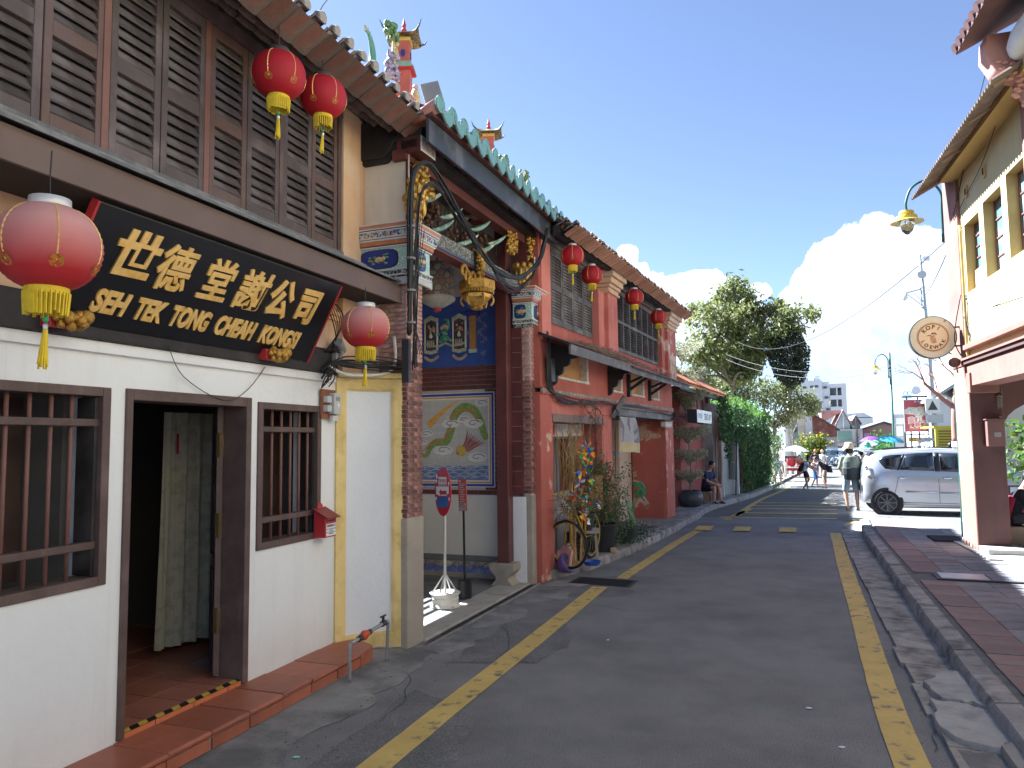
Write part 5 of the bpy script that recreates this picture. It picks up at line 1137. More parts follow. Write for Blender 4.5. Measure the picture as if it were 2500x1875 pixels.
# ================================================================ red shophouse
RHA = rad(-5.08)
def rh(lx, ly, z=0):                         # point given along the red row's frontage
    c, s_ = math.cos(RHA), math.sin(RHA); return (-2.93+lx*c-ly*s_, 10.1+lx*s_+ly*c, z)
RH = thing('red_shophouse', 'two storey faded red shophouse with brown shutters, louvred windows and old tiled eave', 'building', rh(0,0), RHA)
REDW = mat('faded_red_wash', (.43,.125,.09), .85, .14, 1.6, c2=(.36,.09,.065), s2=1.3, lo=.4, hi=.7, bump=.25, bs=25, streak=((.55,.26,.2), 6, .4))
REDF = mat('pink_red_wash', (.52,.17,.13), .85, .12, 1.6, c2=(.42,.12,.09), s2=1.3, bump=.25, bs=25, streak=((.6,.3,.24), 6, .5))
REDPEEL = mat('peeling_red', (.42,.12,.09), .85, .14, 2, c2=(.58,.42,.32), s2=1.8, lo=.56, hi=.6, bump=.3, bs=25, streak=((.6,.36,.28), 5, .3))
BUFF = mat('buff_plaster', (.6,.4,.25), .85, .12, 3, c2=(.55,.5,.42), s2=3, bump=.2, bs=25)
PLY = mat('plywood', (.58,.31,.1), .65, .1, 2, c2=(.48,.24,.08), s2=2.5, streak=((.42,.2,.07), 4, .6))
GREYSL = mat('grey_shutter', (.13,.11,.1), .75, .22, 7, c2=(.22,.2,.18), s2=3, lo=.45, hi=.7, bump=.2, bs=40, rnd=.2)
GREYFR = mat('grey_frame', (.1,.092,.088), .7, .22, 5, c2=(.17,.16,.15), s2=3)
OLDW = mat('old_sill', (.62,.58,.5), .85, .15, 8, c2=(.3,.28,.25), s2=9, lo=.5, hi=.65)
# front pillars, spandrels and recessed bays
b = MB().box(-.3,0,-.46,-.03,.0,2.55); b.build('pillar', REDPEEL, RH, bevel=.01)
MB().box(-.8,0,2.36,2.86,.0,2.55).build('pillar', REDF, RH, bevel=.01)
MB().box(-.8,0,7.08,7.9,-.1,2.55).build('pillar', REDPEEL, RH, bevel=.01)
wallpanel(-.03, 2.36, .1, 2.55, [(.0,2.3,.1,2.28)], .1, -.005).build('bay_head', REDF, RH)
MB().box(-.005,.02,-.03,2.4,2.47,2.5).build('label_mould', REDF, RH)
wallpanel(-.03, 2.36, .0, 2.3, [(.1,1.86,1.1,1.96)], .1, -.36).build('recess_wall', OLDW, RH)
MB().box(-.359,-.33,-.03,.1,.1,1.96).box(-.359,-.33,1.86,2.36,.1,1.98).build('recess_jamb', REDW, RH)
MB().box(-.36,.015,-.03,2.36,2.17,2.29).build('timber_lintel', mat('lintel_wood', (.22,.15,.13), .7, .2, 4, c2=(.15,.12,.11), s2=3), RH, bevel=.006)
MB().box(-.35,-.3,.0,1.95,1.93,1.97).build('window_head', GREYFR, RH)
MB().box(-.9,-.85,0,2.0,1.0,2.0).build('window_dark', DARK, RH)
RODM = mat('rod_brown', (.3,.18,.08), .5, .2)
for i in range(12): MB().tube([(-.4,.18+.14*i,1.1),(-.4,.18+.14*i,1.96)], .009, 6).build('window_rod', RODM, RH)
MB().box(-.354,-.35,.62,.98,1.99,2.16).build('red_paper', mat('paper_red', (.6,.08,.05), .7, .1), RH)
text('六福堂', .1, INK, RH, (-.349,.8,2.07), (rad(90),0,rad(90)), .0005, off=.001)
wallpanel(2.86, 7.08, .0, 2.55, [(2.87,7.07,.0,2.34)], .1, -.005).build('bay_head', REDW, RH)
MB().box(-1.3,-.8,2.3,7.1,2.35,2.45).box(-1.2,-.1,2.86,7.08,2.34,2.36).build('verandah_ceiling', mat('dim_ceiling'), RH)
wallpanel(2.4, 7.5, .0, 2.5, [(3.3,4.6,.1,2.2)], .1, -1.1).build('recess_wall', mat('pale_inner', (.5,.46,.42), .85, .1, 3, c2=(.4,.36,.33), s2=2), RH)
MB().box(-1.9,-1.85,3.2,4.7,0,2.3).build('doorway_dark', mat('dim_wall'), RH)
MB().box(-1.1,-.82,6.1,7.08,.1,2.34).build('inner_pier', mat('cream_inner', (.6,.47,.33), .85, .1, 2, c2=(.55,.42,.34), s2=2), RH)
MB().box(-1.02,-.97,4.6,5.3,.1,2.15).build('plank_door', mat('plank_grey', (.33,.27,.25), .7, .25, 5, streak=((.2,.15,.14), 14, .7)), RH)
MB().box(-1.08,-1.02,5.35,5.7,.1,2.2).build('frame_post', mat('old_brown', (.16,.08,.06), .7, .2), RH)
MB().box(-.1,.1,2.9,7.5,2.34,2.47).build('door_lintel', GREYW, RH, bevel=.006); MB().box(-.02,.14,2.95,7.45,2.47,2.5).build('lintel_board', GREYW, RH)
# dentil strip of grey bricks
DEN = mat('dentil_grey', (.27,.24,.2), .85, .2, 8, rnd=.2)
dm = MB().box(0,.035,-.07,.07,-.026,.026).mesh('dentil_brick'); dm.materials.append(DEN)
for i in range(54): link('dentil_brick', dm, RH, (.0,-.38+.153*i,2.6), 0, (0,0,R.uniform(-.02,.02)))
MB().box(-.1,.03,-.46,7.9,2.548,2.572).build('ledge_line', REDW, RH); MB().box(-.1,.02,-.46,7.9,2.63,2.65).build('ledge_line', REDW, RH)
# upper band with boarded openings
BW = [(.2,1.62,2.8,3.3),(2.9,3.6,2.76,3.3),(4.22,5.22,2.76,3.3),(5.88,6.55,2.76,3.3)]
wallpanel(-.46, 7.85, 2.65, 3.6, BW, .25).build('spandrel_wall', REDW, RH)
for y0, y1, z0, z1 in BW:
    MB().box(-.13,-.12,y0,y1-.06,z0,z1).build('plywood_board', PLY, RH)
    MB().box(-.12,.004,y1-.09,y1-.001,z0+.04,z1).build('white_reveal', OLDW, RH); MB().box(-.12,.02,y0+.01,y1,z0-.0,z0+.04).build('white_sill', OLDW, RH, bevel=.008)
# pent roof with scalloped brackets
MB().prism([(0,3.36),(.46,3.17),(.46,3.2),(0,3.4)], 'y', -.5, 2.55).build('pent_board', BLACKW, RH)
MB().box(.44,.47,-.5,2.55,3.06,3.19).build('pent_fascia', GREYW, RH)
MB().prism([(0,3.33),(.46,3.16),(.46,3.185),(0,3.36)], 'y', 2.57, 7.75).build('pent_board', GREYW, RH)
MB().box(.43,.455,2.57,7.7,3.05,3.165).build('pent_fascia', GREYW, RH); MB().prism([(.3,3.225),(.52,3.14),(.52,3.155),(.3,3.24)], 'y', 2.5, 7.8).build('pent_edge', BLACKW, RH)
def scallop(ly):
    pts = [(0,3.3),(.44,3.14)]+[(.44-.44*(k/24)**.8+.03*abs(math.sin(k/24*math.pi*4)), 3.12-.44*(k/24)**1.3-.025*abs(math.sin(k/24*math.pi*4))) for k in range(25)]
    MB().prism(pts, 'y', ly-.03, ly+.03).build('scalloped_bracket', BLACKW, RH)
scallop(-.02); scallop(2.7)
for ly in (3.95,5.6):
    MB().box(0,.06,ly-.06,ly+.06,2.72,3.15).bar((.05,ly,2.86),(.42,ly,3.1),.05).bar((.05,ly,3.0),(.3,ly,3.1),.04).build('strut_bracket', BLACKW, RH)
# upper storey: shutters, pilasters, louvres
wallpanel(-.46, 7.85, 3.55, 4.95, [(-.05,1.85,3.56,4.64),(2.73,6.42,3.54,4.64)], .2).build('upper_wall', REDW, RH)
MB().box(-.02,.03,-.42,-.08,3.3,4.7).build('edge_pilaster', mat('salmon', (.58,.2,.15), .85, .12, 3), RH)
gs = MB().prism([(.018,-.022),(.026,-.016),(.004,.022),(-.004,.018)], 'y', -.185, .185).mesh('slat'); gs.materials.append(GREYSL)
for k in range(4):
    yc = .19+.475*k; s_ = link('shutter', None, RH); z0, z1, zm = 3.58, 4.62, 4.12
    MB().box(-.03,.02,yc-.23,yc-.185,z0,z1).box(-.03,.02,yc+.185,yc+.23,z0,z1).box(-.028,.018,yc-.185,yc+.185,z0,z0+.07).box(-.028,.018,yc-.185,yc+.185,zm-.04,zm+.04).box(-.028,.018,yc-.185,yc+.185,z1-.05,z1).build('frame', GREYFR, s_)
    MB().box(-.05,-.04,yc-.2,yc+.2,z0,z1).build('backing', BLACKW, s_)
    for a, c in ((z0+.07, zm-.04), (zm+.04, z1-.05)):
        n = int((c-a)/.043)
        for i in range(n): link('slat', gs, s_, (-.012,yc,a+(i+.5)*(c-a)/n), 0, (R.uniform(-.015,.015),R.uniform(-.1,.1),0))
MB().box(-.05,.03,-.06,1.86,4.62,4.7).build('shutter_head', GREYFR, RH)
for a, c, m in ((1.86,2.74,REDF),(6.42,7.55,REDPEEL)):
    MB().box(-.1,.19,a+.38*(c-a)/.88*.88 if a < 3 else a+.3,c,3.3,4.42).box(-.1,.12,a+.02,c-.02,3.35,4.4).build('pilaster', m, RH, bevel=.012)
    cc = MB(); yl, yr = (a+.33, c) if a < 3 else (a+.25, c)
    for z0, z1, p in ((4.4,4.44,.04),(4.44,4.5,.02),(4.5,4.56,.05),(4.56,4.66,.09),(4.66,4.78,.14)): cc.box(-.1,.19+p,yl-p,yr+p,z0,z1-.002)
    cc.build('pilaster_capital', BUFF, RH, bevel=.01)
MB().box(.185,.2,6.85,7.5,3.28,3.7).build('bare_patch', mat('bare_brick', (.5,.36,.24), .9, .3, 8, c2=(.3,.15,.08), s2=7), RH)
ls = MB().prism([(-.02,.0),(.03,-.024),(.03,-.016),(-.02,.008)], 'y', -.2, .2).mesh('louvre'); ls.materials.append(GREYFR)
for zz0, zz1 in ((3.58,4.06),(4.12,4.6)):
    for k in range(8):
        yc = 2.98+.46*k
        for i in range(10): link('louvre', ls, RH, (-.02,yc,zz0+.024+(zz1-zz0)*i/10), 0, (R.uniform(-.02,.02),0,0))
for z in (3.54,4.06,4.6): MB().box(-.05,.03,2.73,6.43,z,z+.06).build('louvre_rail', GREYFR, RH)
for k in range(9): MB().box(-.048,.028,2.73+.46*k,2.78+.46*k,3.6,4.06).box(-.048,.028,2.73+.46*k,2.78+.46*k,4.12,4.6).build('louvre_stile', GREYFR, RH)
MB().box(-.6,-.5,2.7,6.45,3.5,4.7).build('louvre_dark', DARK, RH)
# roof
EX2 = .56; EZ2 = 4.84; RS2 = .45
rz2 = lambda x: EZ2+(EX2-x)*RS2
rf2 = link('roof', None, RH); an2 = math.atan(RS2)
MB().prism([(EX2-.06,rz2(EX2-.06)-.05),(-3,rz2(-3)-.05),(-3,rz2(-3)-.02),(EX2-.06,rz2(EX2-.06)-.02)], 'y', -.4, 7.95).build('boarding', UND, rf2)
MB().box(.2,.3,-.4,7.7,4.74,4.86).build('purlin', BLACKW, rf2); MB().box(.0,.06,-.4,7.6,4.7,4.95).build('wall_plate', GREYFR, rf2)
TILE2 = mat('sunny_tile', (.34,.16,.1), .85, .3, 5, c2=(.3,.24,.19), s2=6, lo=.45, hi=.6, bump=.3, bs=40, rnd=.25)
TILEC2 = mat('mossy_tile_pale', (.36,.26,.19), .85, .3, 6, c2=(.07,.055,.045), s2=8, lo=.44, hi=.58, bump=.4, bs=40, rnd=.25)
p2 = MB(); p2.grid(lambda u, v: (v*.22, (u-.5)*.165, .024*(2*u-1)**2), 5, 1); p2.v = p2.v; pm2 = p2.mesh('pan_tile'); pm2.materials.append(TILE2)
c2_ = MB(); c2_.grid(lambda u, v: (v*.22, .056*math.cos(math.pi*u)*(1-.1*v), .056*math.sin(math.pi*u)*(1-.1*v)), 6, 1); c2_.prism([(.056*math.cos(math.pi*i/6), .056*math.sin(math.pi*i/6)) for i in range(7)], 'x', .0, .02); cm2 = c2_.mesh('cover_tile', True); cm2.materials.append(TILEC2)
for i in range(50):
    y = -.35+.165*i
    for j in range(2):
        x = EX2-.15*j
        link('pan_tile', pm2, rf2, (x+R.uniform(-.015,.01), y+.08, rz2(x)-.004), 0, (0, an2+.1, math.pi))
        link('cover_tile', cm2, rf2, (x+R.uniform(-.025,.02), y+R.uniform(-.008,.008), rz2(x)+.03+R.uniform(-.005,.01)), 0, (R.uniform(-.1,.1), an2+.03, math.pi+R.uniform(-.08,.08)))
b = MB()
for i in range(50): b.grid(lambda u, v: (EX2-.28-2.6*v, -.35+.165*i+.056*math.cos(math.pi*u), rz2(EX2-.28-2.6*v)+.03+.056*math.sin(math.pi*u)), 5, 1)
stuff(b.build('tile_field', TILEC2, rf2, smooth=True)); MB().prism([(EX2-.25,rz2(EX2-.25)),(-2.4,rz2(-2.4)),(-2.4,rz2(-2.4)+.02),(EX2-.25,rz2(EX2-.25)+.02)], 'y', -.4, 7.9).build('tile_bed', TILE2, rf2)
b = MB()
for k in range(14): b.ball((EX2-.12-.17*k, 7.93, rz2(EX2-.12-.17*k)+.06), (.12,.075,.07), 7, 5)
b.build('hip_ridge', TILEC2, rf2)
MB().box(-2.4,-2.2,-.46,7.9,0,6.1).build('rear_wall', REDW, RH)
for y0 in (-.44,7.74): MB().prism([(-2.2,0),(-.82,0),(-.82,3.4),(-.2,3.4),(-.2,5.1),(-2.2,6.0)], 'y', y0, y0+.14).build('gable_wall', REDW, RH)
MB().box(-2.2,-.2,-.4,7.7,3.3,3.4).build('upper_floor', mat('dim_ceiling'), RH)
# white firewall at the gate end with its spotlight
MB().prism([(.0,5.1),(-.1,5.32),(-1.0,5.78),(-1.0,5.1)], 'y', -.62, -.44).build('firewall', mat('firewall_white', (.6,.57,.52), .85, .1, 3, streak=((.4,.36,.33), 6, .5)), RH); MB().prism([(.02,5.32),(-.1,5.36),(-1.0,5.82),(-1.0,5.79),(-.1,5.33),(.02,5.28)], 'y', -.66, -.4).build('firewall_coping', TILE2, RH)
t = thing('spotlight', 'small white spotlight on the firewall above the red shophouse roof', 'spotlight', rh(-.3,-.4,5.5), RHA)
MB().tube([(0,0,-.05),(0,0,.06)], .015, 6).build('stem', mat('grey_metal'), t); MB().obox((.03,0,.13), (.05,.07,.2), (0,.5,.2)).build('lamp', mat('white_plastic'), t, bevel=.01)
# lanterns under the red eave
for lx, ly, z, n in ((.4,.0,4.47,'the first, nearest the temple gate'),(.4,1.15,4.36,'the second, before the flared pilaster capital'),(.42,3.95,4.35,'the third, before the louvred windows'),(.42,6.1,4.25,'the fourth and farthest, by the end pilaster')):
    p = rh(lx, ly, z)
D3 = .335
for T_, n in (((-2.6,10.1,4.53),'first along the red shophouse eave, nearest the gate'),((-2.58,11.2,4.48),'second along the red shophouse, before the flared capital'),((-2.3,13.4,4.51),'third along the red shophouse, before the louvred windows'),((-2.12,15.15,4.4),'fourth and farthest along the red shophouse eave')):
    lantern('red paper lantern with yellow tassel, '+n, T_, D3, .2, LRED, CAPW, GL)

# dry creeper with pink flowers on the pent roof
def leaves(name, pts, size, m, par=None, flat=0., asp=.45, droop=0.):
    vs = []; fs = []; rr = random.Random(len(pts))
    for p in pts:
        s_ = size*rr.uniform(.6,1.35)
        d = Vector((rr.gauss(0,1), rr.gauss(0,1), rr.gauss(0,1)*(1-flat)-droop)).normalized()
        u = Vector((rr.gauss(0,1), rr.gauss(0,1), rr.gauss(0,1)*(1-flat))); w = d.cross(u)
        if w.length < 1e-4: continue
        w.normalize(); w *= s_*asp*.5; p = Vector(p); o = len(vs)
        vs += [p-d*s_*.5, p+w, p+d*s_*.5, p-w]; fs.append((o,o+1,o+2,o+3))
    me = bpy.data.meshes.new(name); me.from_pydata(vs, [], fs); me.materials.append(m)
    return link(name, me, par)
def leafmat(name, c, c2, s2=1.2, sub=.35, rough=.5): return mat(name, c, rough, .3, 5, c2=c2, s2=s2, lo=.42, hi=.6, sub=sub, spec=.3)
DRYL = leafmat('dry_pink_flower', (.38,.19,.2), (.3,.22,.17), 3)
t = thing('creeper', 'dry creeper with dusty pink flowers spilling over the pent roof of the red shophouse', 'creeper', rh(0,0), RHA)
rr = random.Random(12); pts = []
for k in range(1900):
    y = rr.gauss(2.0,.75) if k < 1400 else rr.uniform(1.5,6.6)
    if y < .4 or y > 7: continue
    x = rr.uniform(.05,.5); pts.append((x, y, 3.4-.42*x+abs(rr.gauss(0,.055 if y < 3.3 else .03))-(rr.random() < .25)*rr.uniform(0,.18)*(x > .4)))
stuff(leaves('flower', pts, .035, DRYL, t))
b = MB()
for k in range(60):
    y = rr.uniform(-.2,3); x = rr.uniform(.1,.5); b.tube([(x,y,3.42-.4*x),(x+rr.uniform(-.1,.1),y+rr.uniform(.2,.5),3.45-.4*x),(min(.52,x+.15),y+rr.uniform(.5,.9),3.38-.4*x)], .005, 4)
stuff(b.build('stem', mat('dry_stem', (.2,.15,.1), .9, .2), t))
# cables on the red front
t = thing('wall_cables', 'black cables and junction box running along the front of the red shophouse', 'cables', rh(0,0), RHA)
rr = random.Random(5)
for k in range(7): cable('', smoothpath([(.1,-.42+rr.uniform(-.03,.03),3.4),(.08,-.4+.03*k,2.9),(.06,-.3+.03*k,2.62),(.07,.3,2.55-.02*k+rr.uniform(-.02,.02)),(.08,1.2,2.5+rr.uniform(-.05,.03)),(.09,2.2,2.53+rr.uniform(-.04,.03)),(.1,2.75,2.5)],5), rr.uniform(.004,.01), par=t)
for k in range(3): cable('', smoothpath([(.1,2.8,2.5),(.16,4,2.52+.02*k),(.16,5.6,2.5),(.12,7.2,2.48-.02*k)],5), .008, par=t)
MB().box(.02,.1,-.28,-.12,2.72,3.05).build('junction_box', mat('box_black', (.03,.032,.035), .5), t, bevel=.01)
for k in range(8): MB().tube(smoothpath([(.06,2.75,2.5),(.15,2.8+rr.uniform(-.1,.1),2.45+rr.uniform(-.1,.1)),(.1,2.78,2.3),(.08,2.75,1.9-.1*k)],4), .005, 5).build('cable', CABLE, t)
MB().bar((.05,2.72,2.3),(.25,2.85,2.66),.07).build('bracket', GREYW, t)
for k in range(10): MB().tube(smoothpath([(.12,7.2+rr.uniform(-.1,.1),2.5),(.2,7.3+rr.uniform(-.15,.15),2.42+rr.uniform(-.1,.15)),(.1,7.2,2.35)],4), .007, 5).build('cable', CABLE, t)
t = thing('globe_camera', 'white dome camera under the grey lintel of the red shophouse', 'camera', rh(-.05,4.4,2.3), RHA)
MB().lathe([(.05,.04),(.05,0)], 12).build('base', mat('white_plastic'), t); MB().ball((0,0,-.03), .045, 10, 8).build('dome', mat('white_plastic'), t, smooth=True)
t = thing('lamp_box', 'weathered grey lamp box under the right end of the lintel', 'lamp', rh(.06,6.9,2.25), RHA)
MB().box(-.06,.06,-.3,.3,-.06,.05).build('case', OLDW, t, bevel=.02); MB().box(-.05,.05,-.28,.28,-.075,-.06).build('lens', mat('lens_grey', (.4,.38,.35), .4), t)
# cloth banner hanging from the lintel
t = thing('banner', 'crumpled grey and yellow cloth banner hanging from the lintel of the red shophouse', 'banner', rh(.12,2.95,2.32), RHA)
def bn(u, v, a, c): 
    vv = a+(c-a)*v; return (.05*math.sin(u*7+vv*4)*vv+.03*math.sin(u*15), u*(1.0+.45*vv)+.02*math.sin(vv*9), -.62*vv-.05*u*vv)
MB().grid(lambda u, v: bn(u,v,0,.72), 26, 10).build('cloth', mat('banner_grey', (.42,.43,.45), .8, .1, 4, c2=(.2,.2,.22), s2=3.2, lo=.5, hi=.56, sub=.15), t, smooth=True); MB().grid(lambda u, v: bn(u,v,.72,1), 26, 5).build('hem', mat('banner_yellow', (.62,.52,.3), .8, .1, 5, sub=.15), t, smooth=True)
MB().tube([(0,-.05,.02),(0,1.15,.02)], .012, 6).build('rod', GREYW, t)
t = thing('paper_parasol', 'small pale blue paper parasol hanging behind the cloth banner', 'parasol', rh(-.45,3.9,1.7), RHA)
MB().lathe([(.28,-.1),(.2,-.02),(.02,.04)], 12).build('shade', mat('pale_blue', (.33,.43,.5), .7, .1), t)
# bicycle
t = thing('bicycle', 'old yellow bicycle leaning among plants, its front wheel turned towards the camera', 'bicycle', (-2.74,10.02,.14))
RUB = mat('rubber', (.02,.02,.021), .8, .15); BYEL = mat('bike_yellow', (.55,.36,.04), .45, .25, 9, c2=(.3,.16,.04), s2=9, lo=.6, hi=.68); STEEL = mat('old_steel', (.35,.33,.3), .4, .25, 10, metal=.8)
def wheel(rot, c):
    w = link('wheel', None, t, c, 0, rot)
    MB().tube([(.32*math.cos(a),0,.32*math.sin(a)) for a in [2*math.pi*k/40 for k in range(40)]], .019, 8, True).build('tyre', RUB, w, smooth=True); MB().tube([(.298*math.cos(a),0,.298*math.sin(a)) for a in [2*math.pi*k/40 for k in range(40)]], .009, 6, True).build('rim', BYEL, w, smooth=True)
    b = MB()
    for k in range(20): a = 2*math.pi*k/20; b.tube([(.02*math.cos(a+.5),.02*(-1)**k,.02*math.sin(a+.5)),(.295*math.cos(a),0,.295*math.sin(a))], .0018, 3)
    stuff(b.build('spoke', STEEL, w)); MB().tube([(0,-.035,0),(0,.035,0)], .018, 8).build('hub', STEEL, w)
ax = rad(-22); wheel((rad(4),0,ax), (.02,0,.335)); wheel((rad(4),0,rad(82)), (.12,1.05,.335))
hd = Vector((.05,.12,.86))
MB().tube([(.02+.05*math.sin(ax)*0-.05,.02,.335),(-.0,.04,.64),(.045,.1,.76)], .011, 7).tube([(.02+.05,-.02,.335),(.06,.02,.64),(.055,.1,.76)], .011, 7).tube([(.05,.1,.74),(.06,.14,.96)], .015, 8).build('fork', BYEL, t, smooth=True)
MB().tube(smoothpath([(-.22,.0,1.0),(-.14,.12,1.02),(.05,.14,.97),(.24,.1,1.03),(.33,-.05,1.0)],4), .011, 7).build('handlebar', BYEL, t, smooth=True)
MB().tube([(.055,.13,.88),(.1,.66,.36)], .016, 8).tube([(.055,.13,.9),(.1,.75,.84)], .016, 8).tube([(.1,.66,.36),(.1,.78,.95)], .015, 8).tube([(.1,.66,.36),(.12,1.05,.335)], .009, 6).tube([(.1,.76,.85),(.12,1.05,.335)], .009, 6).build('frame', BYEL, t, smooth=True)
MB().ball((.1,.8,.98), (.06,.13,.03), 10, 6).build('saddle', RUB, t, smooth=True)
# pinwheel tree: bamboo poles with coloured foil pinwheels
t = thing('pinwheel_stand', 'bundle of bamboo poles and twigs set with colourful foil pinwheels by the barred window', 'pinwheels', rh(.12,.4,.14), RHA)
BAM = mat('bamboo', (.42,.27,.1), .6, .25, 9, c2=(.25,.15,.07), s2=8); TWIG = mat('twig', (.13,.09,.06), .9, .25)
rr = random.Random(77)
for k in range(9): x, y = rr.uniform(-.1,.08), rr.uniform(-.18,.2); MB().tube([(x,y,0),(x+rr.uniform(-.04,.04),y+rr.uniform(-.04,.04),.7),(x*1.4+rr.uniform(-.05,.05),y*1.5,rr.uniform(1.2,1.9))], rr.uniform(.011,.02), 6).build('pole', BAM, t)
b = MB()
for k in range(46):
    y, z = rr.uniform(-.3,.45), rr.uniform(.7,1.5); q = rr.uniform(-.25,.25); b.tube([(rr.uniform(-.1,.1),y,z),(rr.uniform(-.1,.15),y+q*.5,z+.25),(rr.uniform(-.1,.2),y+q,z+rr.uniform(.35,.7))], .006, 4)
stuff(b.build('branch', BAM, t))
FO = [mat('foil_%s' % n, c, .3, .1, 5, metal=.15) for n, c in (('orange',(.7,.22,.02)),('yellow',(.75,.5,.03)),('blue',(.03,.16,.55)),('green',(.04,.42,.1)),('white',(.6,.65,.68)),('red',(.55,.03,.03)),('cyan',(.15,.42,.6)))]
def pinwheel(c, r, ms, rot):
    p = link('pinwheel', None, t, c, 0, rot)
    for k in range(6):
        a = k*math.pi/3; e = Vector((0,math.cos(a),math.sin(a))); f_ = Vector((0,math.cos(a+.9),math.sin(a+.9)))
        MB().add([(0,0,0),tuple(e*r),tuple(e*r*.75+f_*r*.55+Vector((.03,0,0))),tuple(f_*r*.35+Vector((.035,0,0)))],[(0,1,2,3)]).build('blade', ms[k % len(ms)], p)
spots = [(1.72,-.2),(1.8,.02),(1.66,.22),(1.74,.34),(1.48,-.3),(1.45,-.12),(1.52,.12),(1.42,.3),(1.6,.42),(1.3,-.2),(1.28,.0),(1.34,.2),(1.14,-.3),(1.08,-.16),(1.12,.06),(1.0,-.28),(.96,.02),(.92,.24),(.86,-.05),(.98,.42),(.78,.15),(1.22,.42)]
for z, y in spots: 
    ms = rr.sample(FO, 3); pinwheel((.14+rr.uniform(-.03,.1), y+rr.uniform(-.03,.03), z-.14), rr.uniform(.06,.1), ms, (rr.uniform(0,6),rr.uniform(-.4,.4),rr.uniform(-1.1,.2)))
t = thing('wicker_basket', 'tall brown wicker basket of dried moss hanging beside the pinwheels', 'basket', rh(.2,.95,.85), RHA)
MB().lathe([(.17,0),(.2,.03),(.21,.5),(.19,.53)], 16).build('basket', mat('wicker', (.2,.13,.05), .9, .35, 30, c2=(.35,.27,.1), s2=26, bump=.9, bs=50), t)
stuff(leaves('dry_moss', [(.22*math.cos(a)*rr.uniform(.8,1.15), .22*math.sin(a)*rr.uniform(.8,1.15), rr.uniform(.0,.72)) for a in [rr.uniform(0,6.3) for k in range(700)]], .05, leafmat('dry_moss', (.2,.15,.06), (.1,.07,.03), 6), t))
t = thing('dried_twigs', 'tangle of dark dried fern twigs over the bicycle handlebar', 'twigs', (-2.62,9.95,1.0))
b = MB()
for k in range(120): 
    c = (rr.gauss(0,.16), rr.gauss(.05,.16), rr.gauss(.0,.07)); b.tube([c, (c[0]+rr.gauss(0,.09), c[1]+rr.gauss(0,.09), c[2]+rr.gauss(0,.07))], .004, 3)
stuff(b.build('twig', TWIG, t))
t = thing('dried_branch', 'dry feathery branch hanging from the cables over the shop window', 'branch', rh(.15,1.3,2.3), RHA)
b = MB()
for k in range(6):
    st = (0,rr.uniform(-.8,.9),rr.uniform(-.1,.2)); en = (.1,st[1]+rr.uniform(-.5,.5),st[2]-rr.uniform(.3,.8)); pth = smoothpath([st,((st[0]+en[0])/2+.06,(st[1]+en[1])/2+.15,(st[2]+en[2])/2+.1),en],6); b.tube(pth, .005, 4)
    for p in pth:
        for q in range(3): b.tube([p,(p[0]+rr.gauss(0,.04),p[1]+rr.gauss(0,.1),p[2]+rr.gauss(-.02,.06))], .0025, 3)
stuff(b.build('twig', TWIG, t))
# things at the foot of the shop
def pot(name, label, loc, r0, r1, h, m, group=None, soil=True):
    t = thing(name, label, 'flower pot', loc, 0, group); MB().lathe([(r0,0),(r1,h-.03),(r1*1.08,h-.03),(r1*1.08,h),(r1*.95,h),(r1*.9,h-.04)], 22).build('pot', m, t, autos=True)
    if soil: MB().lathe([(r1*.92,h-.05),(.01,h-.03)], 14).build('soil', mat('soil', (.12,.06,.035), .95, .3, 20), t)
    return t
POTB = mat('pot_black', (.018,.019,.022), .5, .15); POTG = mat('pot_dark', (.04,.033,.033), .6, .2)
t = thing('stool', 'small worn grey wooden stool on the pavement edge carrying a flower pot', 'stool', rh(.18,.95,.13), RHA+.3)
MB().box(-.15,.15,-.27,.25,.40,.435).build('seat', mat('stool_grey', (.36,.34,.32), .75, .2, 6), t, bevel=.012)
for x in (-.11,.11):
    for y in (-.2,.2): MB().bar((x*.9,y*.9,.4),(x*1.15,y*1.25,0),.035).build('leg', mat('stool_leg', (.33,.27,.22), .75, .25, 7), t)
pot('flower_pot', 'brown plastic flower pot of red soil standing on the grey stool', rh(.16,.85,.566), .1, .15, .26, POTG)
pot('flower_pot', 'large black tub on the pavement right of the stool', rh(.1,1.8,.13), .2, .26, .44, POTB)
PLANT = leafmat('shrub_green', (.1,.17,.07), (.19,.22,.12), 2); PLANTD = leafmat('trail_green', (.03,.075,.04), (.05,.1,.05), 2); PLANTG = leafmat('fresh_green', (.08,.2,.04), (.05,.13,.03), 2)
def shrub(name, label, loc, h, rad_, n, m, size, stems=8, seed=1, cat='plant', flowers=None, asp=.4):
    t = thing(name, label, cat, loc, RHA); rr = random.Random(seed); pts = []; b = MB()
    for k in range(stems):
        a = rr.uniform(0,6.3); tx, ty, tz = rad_*rr.uniform(.2,1)*math.cos(a), rad_*rr.uniform(.2,1)*math.sin(a), h*rr.uniform(.65,1)
        pth = smoothpath([(0,0,0),(tx*.3,ty*.3,tz*.5),(tx,ty,tz)],5); b.tube(pth, [.008-.0005*i for i in range(len(pth))], 4)
        for i in range(int(n*1.9)//stems):
            q = rr.uniform(.3,1)*(len(pth)-1); p = pth[int(q)]; pts.append((p[0]+rr.gauss(0,.25*rad_), p[1]+rr.gauss(0,.25*rad_), p[2]+rr.gauss(0,.09*h)))
    stuff(b.build('stem', TWIG, t)); leaves('foliage', pts, size*1.15, m, t, asp=asp)
    if flowers: leaves('flowers', [(p[0],p[1],p[2]+.03) for p in rr.sample(pts, flowers[0])], flowers[1], flowers[2], t, asp=.8)
    return t
PINKF = mat('pink_flower', (.55,.2,.22), .6, .15, 9, sub=.3)
